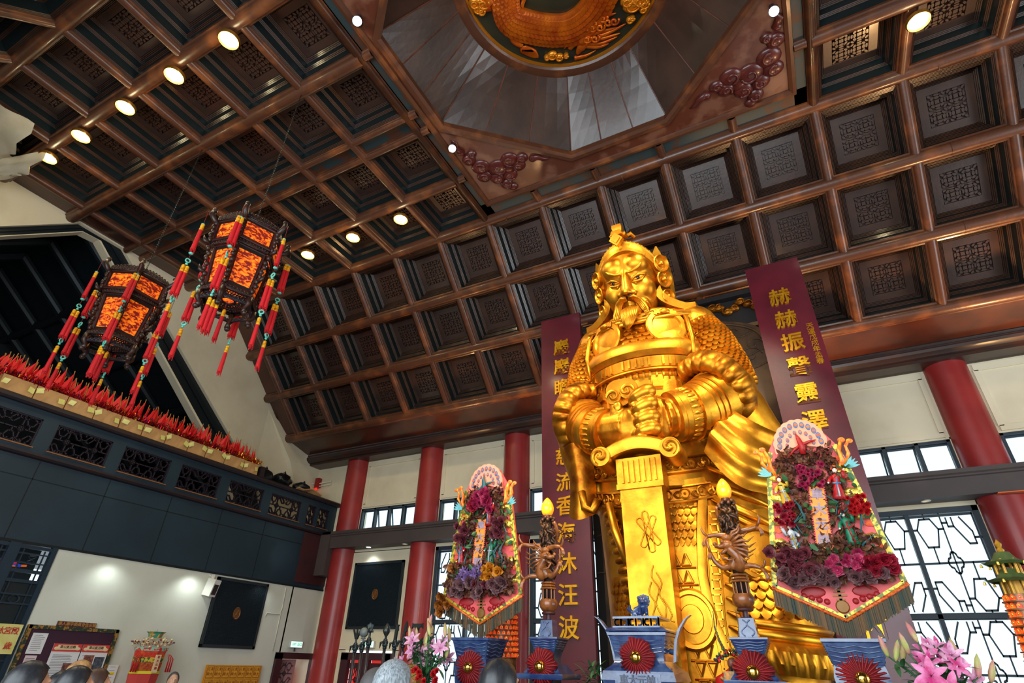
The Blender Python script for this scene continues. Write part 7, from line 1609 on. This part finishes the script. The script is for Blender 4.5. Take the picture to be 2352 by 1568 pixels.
# ---- processional weapons in a rack left of the altar
bz = mat('weapon_bronze', (38, 52, 58), .4, .5, c2=(60, 60, 56), scale=9); pol = mat('weapon_pole', (52, 46, 52), .35, .3); gryb = mat('weapon_ball', (104, 112, 110), .45)
WPY = 8.0
rk = empty('weapon_rack', (-6.3, WPY, 0), 'long low wooden rack holding the upright ceremonial weapons', 'rack')
for n_, c, d in (('rail', (0, 0, .35), (2.0, .18, .08)), ('rail', (0, 0, .9), (2.0, .10, .06)), ('post', (-.98, 0, .45), (.08, .18, .9)), ('post', (.98, 0, .45), (.08, .18, .9))): m = MB(); m.box(c, d); m.obj(n_, brown, rk)
def weapon(px_, py_, kind, label):
    tp = at(px_, py_, Y=WPY); zt = tp.z-EYE; o = empty('ceremonial_weapon', (tp.x, WPY, .40), label, 'weapon', 'ceremonial weapons in the rack'); M = T(0, 0, EYE-.40)
    m = MB(M); m.cyl((0, 0, .40-EYE), (0, 0, zt-.28), .026, n=10); m.obj('pole', pol, o, True)
    m = MB(M)
    for z, r in ((zt-.34, .035), (zt-.30, .045), (zt-.265, .05), (zt-.23, .035)): m.ball((0, 0, z), (r, r, r*.8), 10, 7)
    for s in (-1, 1): m.tube([(0, -.04, zt-.25), (s*.05, -.05, zt-.27), (s*.07, -.04, zt-.35)], [.012, .02, .004], 6)
    m.obj('collar', bz, o, True); m = MB(M)
    def plate(poly, d=.03): m.prism([(x, z) for x, z in poly], d, T(0, d/2, 0) @ PX)
    if kind == 'trident':
        m.cyl((0, 0, zt-.25), (0, 0, zt-.12), .016)
        for s in (-1, 0, 1): plate([(s*.01-.012, zt-.16), (s*.01+.012, zt-.16), (s*.075+.012, zt-.02-.03*(s == 0)), (s*.075, zt+.0), (s*.075-.012, zt-.02)])
    elif kind == 'ball': m.lathe([(.022, zt-.25), (.02, zt-.17), (.045, zt-.16), (.02, zt-.13)], 10); m.ball((0, 0, zt-.07), .075, 16, 12)
    elif kind == 'hand':
        m.cyl((0, 0, zt-.25), (0, 0, zt-.14), .018); m.ball((0, 0, zt-.10), (.05, .03, .045), 10, 8)
        for k in range(5): m.tube([((k-2)*.018, 0, zt-.09), ((k-2)*.026, -.01, zt-.03), ((k-2)*.024, -.015, zt+.01-.012*abs(k-2))], [.014, .013, .005], 6)
        for s in (-1, 1): m.tube([(s*.03, 0, zt-.12), (s*.06, 0, zt-.13), (s*.07, 0, zt-.10)], [.014, .010, .004], 6)
    elif kind == 'mace': m.lathe([(.015, zt-.25), (.018, zt-.18), (.05, zt-.13), (.062, zt-.10), (.05, zt-.05), (.03, zt-.02), (.012, zt+.01)], 8)
    elif kind == 'axe': plate([(-.022, zt-.24), (.022, zt-.24), (.03, zt-.06), (.075, zt-.05), (.085, zt), (-.085, zt+.0), (-.075, zt-.05), (-.03, zt-.06)], .035); plate([(-.1, zt+.01), (-.105, zt-.07), (-.08, zt-.03)]); plate([(.1, zt+.01), (.105, zt-.07), (.08, zt-.03)])
    elif kind == 'sword': plate([(-.03, zt-.25), (.02, zt-.25), (.028, zt-.10), (.045, zt-.08), (.035, zt-.03), (.05, zt-.01), (.045, zt), (-.005, zt), (-.02, zt-.1)])
    elif kind == 'sabre': plate([(-.025, zt-.25), (.02, zt-.25), (.03, zt-.14), (.055, zt-.12), (.045, zt-.08), (.05, zt-.02), (.03, zt+.02), (.0, zt-.05)])
    else: m.tube([(0, 0, zt-.25), (-.02, 0, zt-.18), (.02, 0, zt-.10), (-.01, 0, zt-.03), (.02, 0, zt+.03)], [.03, .035, .03, .025, .018], 8, .5)
    m.obj('head', gryb if kind == 'ball' else bz, o, 40)
for px_, py_, k, lb in ((822, 1443, 'trident', 'ceremonial trident with a forked head, nearest the left column'), (838, 1441, 'ball', 'ceremonial mace with a round grey ball, second from the left column'), (853, 1431, 'hand', 'ceremonial staff with an open hand on top'), (890, 1433, 'mace', 'ceremonial mace with a pointed melon-shaped head'), (912, 1434, 'sword', 'ceremonial straight blade with a notched tip'), (931, 1429, 'sabre', 'ceremonial curved sabre blade on a pole'), (960, 1432, 'axe', 'ceremonial axe with a broad T-shaped head'), (984, 1428, 'snake', 'ceremonial wavy serpent staff half hidden by the pale lilies')): weapon(px_, py_, k, lb)
m = MB(T(at(985, 1428, Y=7.8).x, 7.8, at(985, 1428, Y=7.8).z)); m.lathe([(.02, -.28-1.2), (.02, -.02)], 8); m.lathe([(.03, -.02), (.034, .05), (.001, .055)], 12); tag(m.obj('wooden_pole', mat('pale_wood', (214, 176, 130), .5), None, 40), 'plain pole with a pale round end beside the serpent staff', 'pole')
o = empty('brass_lantern', (at(955, 1540, Y=5.6).x, 5.6, EYE-.16), 'small brass lantern box behind the pale lily bouquet', 'lantern'); m = MB(); m.box((0, 0, .06), (.12, .12, .16)); m.lathe([(.075, .14), (.05, .17), (.012, .20), (.02, .23), (.001, .26)], 8); m.cyl((0, 0, -1.5), (0, 0, 0), .02); m.obj('case', mat('brass', (184, 140, 70), .35, .8), o, 30)
# ---- right-hand orange sign on the beam
o = empty('beam_sign', (3.72, 13.42, 3.12+EYE), 'small orange sign under the ledge beam at the far right column', 'sign'); m = MB(); m.box((0, .18, -.07), (.5, .3, .02)); m.obj('plate', mat('sign_orange', (214, 96, 36), .5), o); m = MB(); m.box((0, .18, -.082), (.34, .05, .006)); m.obj('mark', mat('sign_dark', (120, 40, 20), .5), o)
# ================================================================ visitors (only the tops of their heads reach the frame)
skin = mat('skin', (206, 158, 126), .55, c2=(190, 138, 108), scale=5); whites = mat('eye_white', (226, 222, 214), .3)
BM = {}
def body_mesh():
    if 'b' in BM: return BM['b']
    m = MB()
    for s in (-1, 1):
        m.tube([(s*.09, 0, .05), (s*.095, .01, .48), (s*.09, 0, .88)], [.045, .058, .085], 12); m.tube([(s*.09, .04, .03), (s*.095, -.08, .035), (s*.10, -.15, .03)], [.04, .042, .028], 10, .8)
        m.tube([(s*.17, 0, 1.38), (s*.215, .02, 1.12), (s*.22, -.04, .86)], [.055, .042, .030], 12)
        m.ball((s*.222, -.055, .79), (.022, .038, .055), 10, 8)
        for k in range(4): m.tube([(s*.222, -.085+.02*k, .76), (s*.225, -.092+.021*k, .70), (s*.215, -.088+.02*k, .645+.012*abs(k-1.5))], [.0095, .0088, .006], 6)
        m.tube([(s*.215, -.085, .81), (s*.208, -.115, .77), (s*.205, -.12, .725)], [.013, .011, .007], 6)
    m.loft([[(w*cos(2*pi*j/20), d*sin(2*pi*j/20), z) for j in range(20)] for w, d, z in ((.13, .10, .80), (.165, .115, .92), (.14, .10, 1.08), (.17, .115, 1.26), (.19, .10, 1.38), (.10, .07, 1.43), (.055, .055, 1.45))])
    m.tube([(0, .005, 1.40), (0, -.01, 1.52)], [.056, .054], 14)
    m.ball((0, .01, 1.605), (.074, .094, .10), 18, 14); m.ball((0, -.03, 1.555), (.056, .065, .07), 14, 10); m.tube([(0, -.082, 1.61), (0, -.105, 1.575), (0, -.10, 1.567)], [.012, .016, .012], 8)
    for s in (-1, 1): m.ball((s*.076, .012, 1.59), (.010, .018, .03), 8, 6); m.tube([(s*.012, -.088, 1.628), (s*.05, -.078, 1.63)], [.008, .008], 6)
    m.tube([(-.022, -.088, 1.535), (0, -.096, 1.535), (.022, -.088, 1.535)], [.006, .009, .006], 8)
    o = remesh(m, 'person_body', skin, .011, 3); BM['b'] = o.data; bpy.data.objects.remove(o); return BM['b']
def person(px_, py_, D, top, face, hair, shirt, trousers, label, bald=False):
    """px, py: pixel of the middle of the head; D metres from the lens"""
    d = CR*((px_-CX)/F)-CU*((py_-CY)/F)+CF; d = d.normalized()*D; h = EYE+d.z; s = h/1.61
    o = empty('person', (d.x, d.y, 0), label, 'person'); o.scale = (s, s, s); o.rotation_euler = (0, 0, face)
    b = bpy.data.objects.new('body', body_mesh()); COL.objects.link(b); b.parent = o
    m = MB()
    for e in (-1, 1): m.ball((e*.031, -.071, 1.608), (.013, .008, .007), 8, 6)
    m.obj('eyes', whites, b, True); m = MB()
    for e in (-1, 1): m.ball((e*.031, -.077, 1.608), (.005, .003, .005), 7, 5)
    m.obj('pupils', eye_m, b, True)
    m = MB(); rnd = random.Random(int(px_)); P = []
    for i in range(13):
        row = []
        for j in range(36):
            q = 2*pi*j/36; fr_ = max(0, -sin(q)); k = 1+.010*sin(q*13+i*.5); lo = -.80+(1.55 if not bald else 1.35)*min(1, fr_*1.25)**.8+(.35 if bald else 0); za = lo+(pi/2-lo)*i/12; row.append((.087*k*max(cos(za), .02)*cos(q), .014+.108*k*max(cos(za), .02)*sin(q), 1.603+.118*k*sin(za)))
        P.append(row)
    m.loft(P, True, True)
    m.obj('hair', hair, b, True)
    m = MB(); m.loft([[(w*cos(2*pi*j/22), dd*sin(2*pi*j/22), z) for j in range(22)] for w, dd, z in ((.175, .125, .84), (.178, .128, .95), (.158, .118, 1.1), (.188, .13, 1.27), (.205, .112, 1.385), (.11, .08, 1.445), (.068, .066, 1.465))])
    for e in (-1, 1): m.tube([(e*.17, 0, 1.385), (e*.218, .02, 1.14), (e*.226, -.02, .96)], [.068, .056, .047], 12)
    m.obj('shirt', shirt, o, True); m = MB()
    for e in (-1, 1): m.tube([(e*.09, 0, .09), (e*.095, .01, .48), (e*.09, 0, .9)], [.065, .075, .10], 12)
    m.lathe([(.16, .84), (.17, .95)], 18, Sm(1, .75, 1)); m.obj('trousers', trousers, o, True)
    m = MB()
    for e in (-1, 1): m.loft([[(e*.097+w*cos(2*pi*j/12), -.05+l*sin(2*pi*j/12), z) for j in range(12)] for w, l, z in ((.05, .135, 0), (.052, .138, .03), (.045, .12, .07), (.03, .05, .09))])
    m.obj('shoes', navy2, o, True)
hb = mat('hair_black', (20, 22, 26), .4, c2=(34, 36, 42), scale=30, stretch=(6, 6, 1)); hg = mat('hair_grey', (150, 158, 164), .5, c2=(90, 96, 102), scale=30, stretch=(6, 6, 1)); hbr = mat('hair_brown', (60, 38, 30), .45); hbl = mat('hair_sandy', (176, 132, 84), .5, c2=(120, 84, 54), scale=30); hs = mat('hair_shaved', (70, 66, 66), .6)
sh_ = {n: mat('cloth_'+n, c, .8) for n, c in (('navy', (36, 44, 64)), ('grey', (120, 124, 128)), ('white', (214, 214, 208)), ('teal', (40, 96, 100)), ('black', (26, 26, 30)), ('tan', (150, 120, 90)), ('red', (150, 40, 44)))}
person(908, 1572, 3.15, 0, pi-.35, hg, sh_['grey'], sh_['navy'], 'grey-haired person seen from behind at the bottom centre left')
person(1151, 1570, 3.1, 0, pi-.35, hb, sh_['black'], sh_['navy'], 'black-haired person seen from behind below the left vase')
person(66, 1572, 4.0, 0, pi-.2, hb, sh_['navy'], sh_['black'], 'black-haired person at the left edge in front of the notice board')
person(174, 1574, 4.6, 0, pi-.3, hb, sh_['teal'], sh_['black'], 'black-haired person in front of the right half of the notice board')
person(140, 1581, 5.0, 0, pi+.2, hb, sh_['white'], sh_['navy'], 'dark-haired person partly hidden between two heads at the notice board')
person(183, 1549, 6.2, 0, pi-.1, hbl, sh_['tan'], sh_['grey'], 'sandy-haired person behind the black-haired heads at the notice board')
person(221, 1572, 5.4, 0, pi-.4, hbr, sh_['red'], sh_['black'], 'brown-haired person at the lower right corner of the notice board')
person(398, 1560, 10.2, 0, 1.1, hs, sh_['white'], sh_['black'], 'shaven-headed man in profile before the left wall', True)
person(866, 1577, 4.1, 0, pi-.5, hs, sh_['tan'], sh_['black'], 'bare-headed person whose forehead shows left of the grey hair', True)
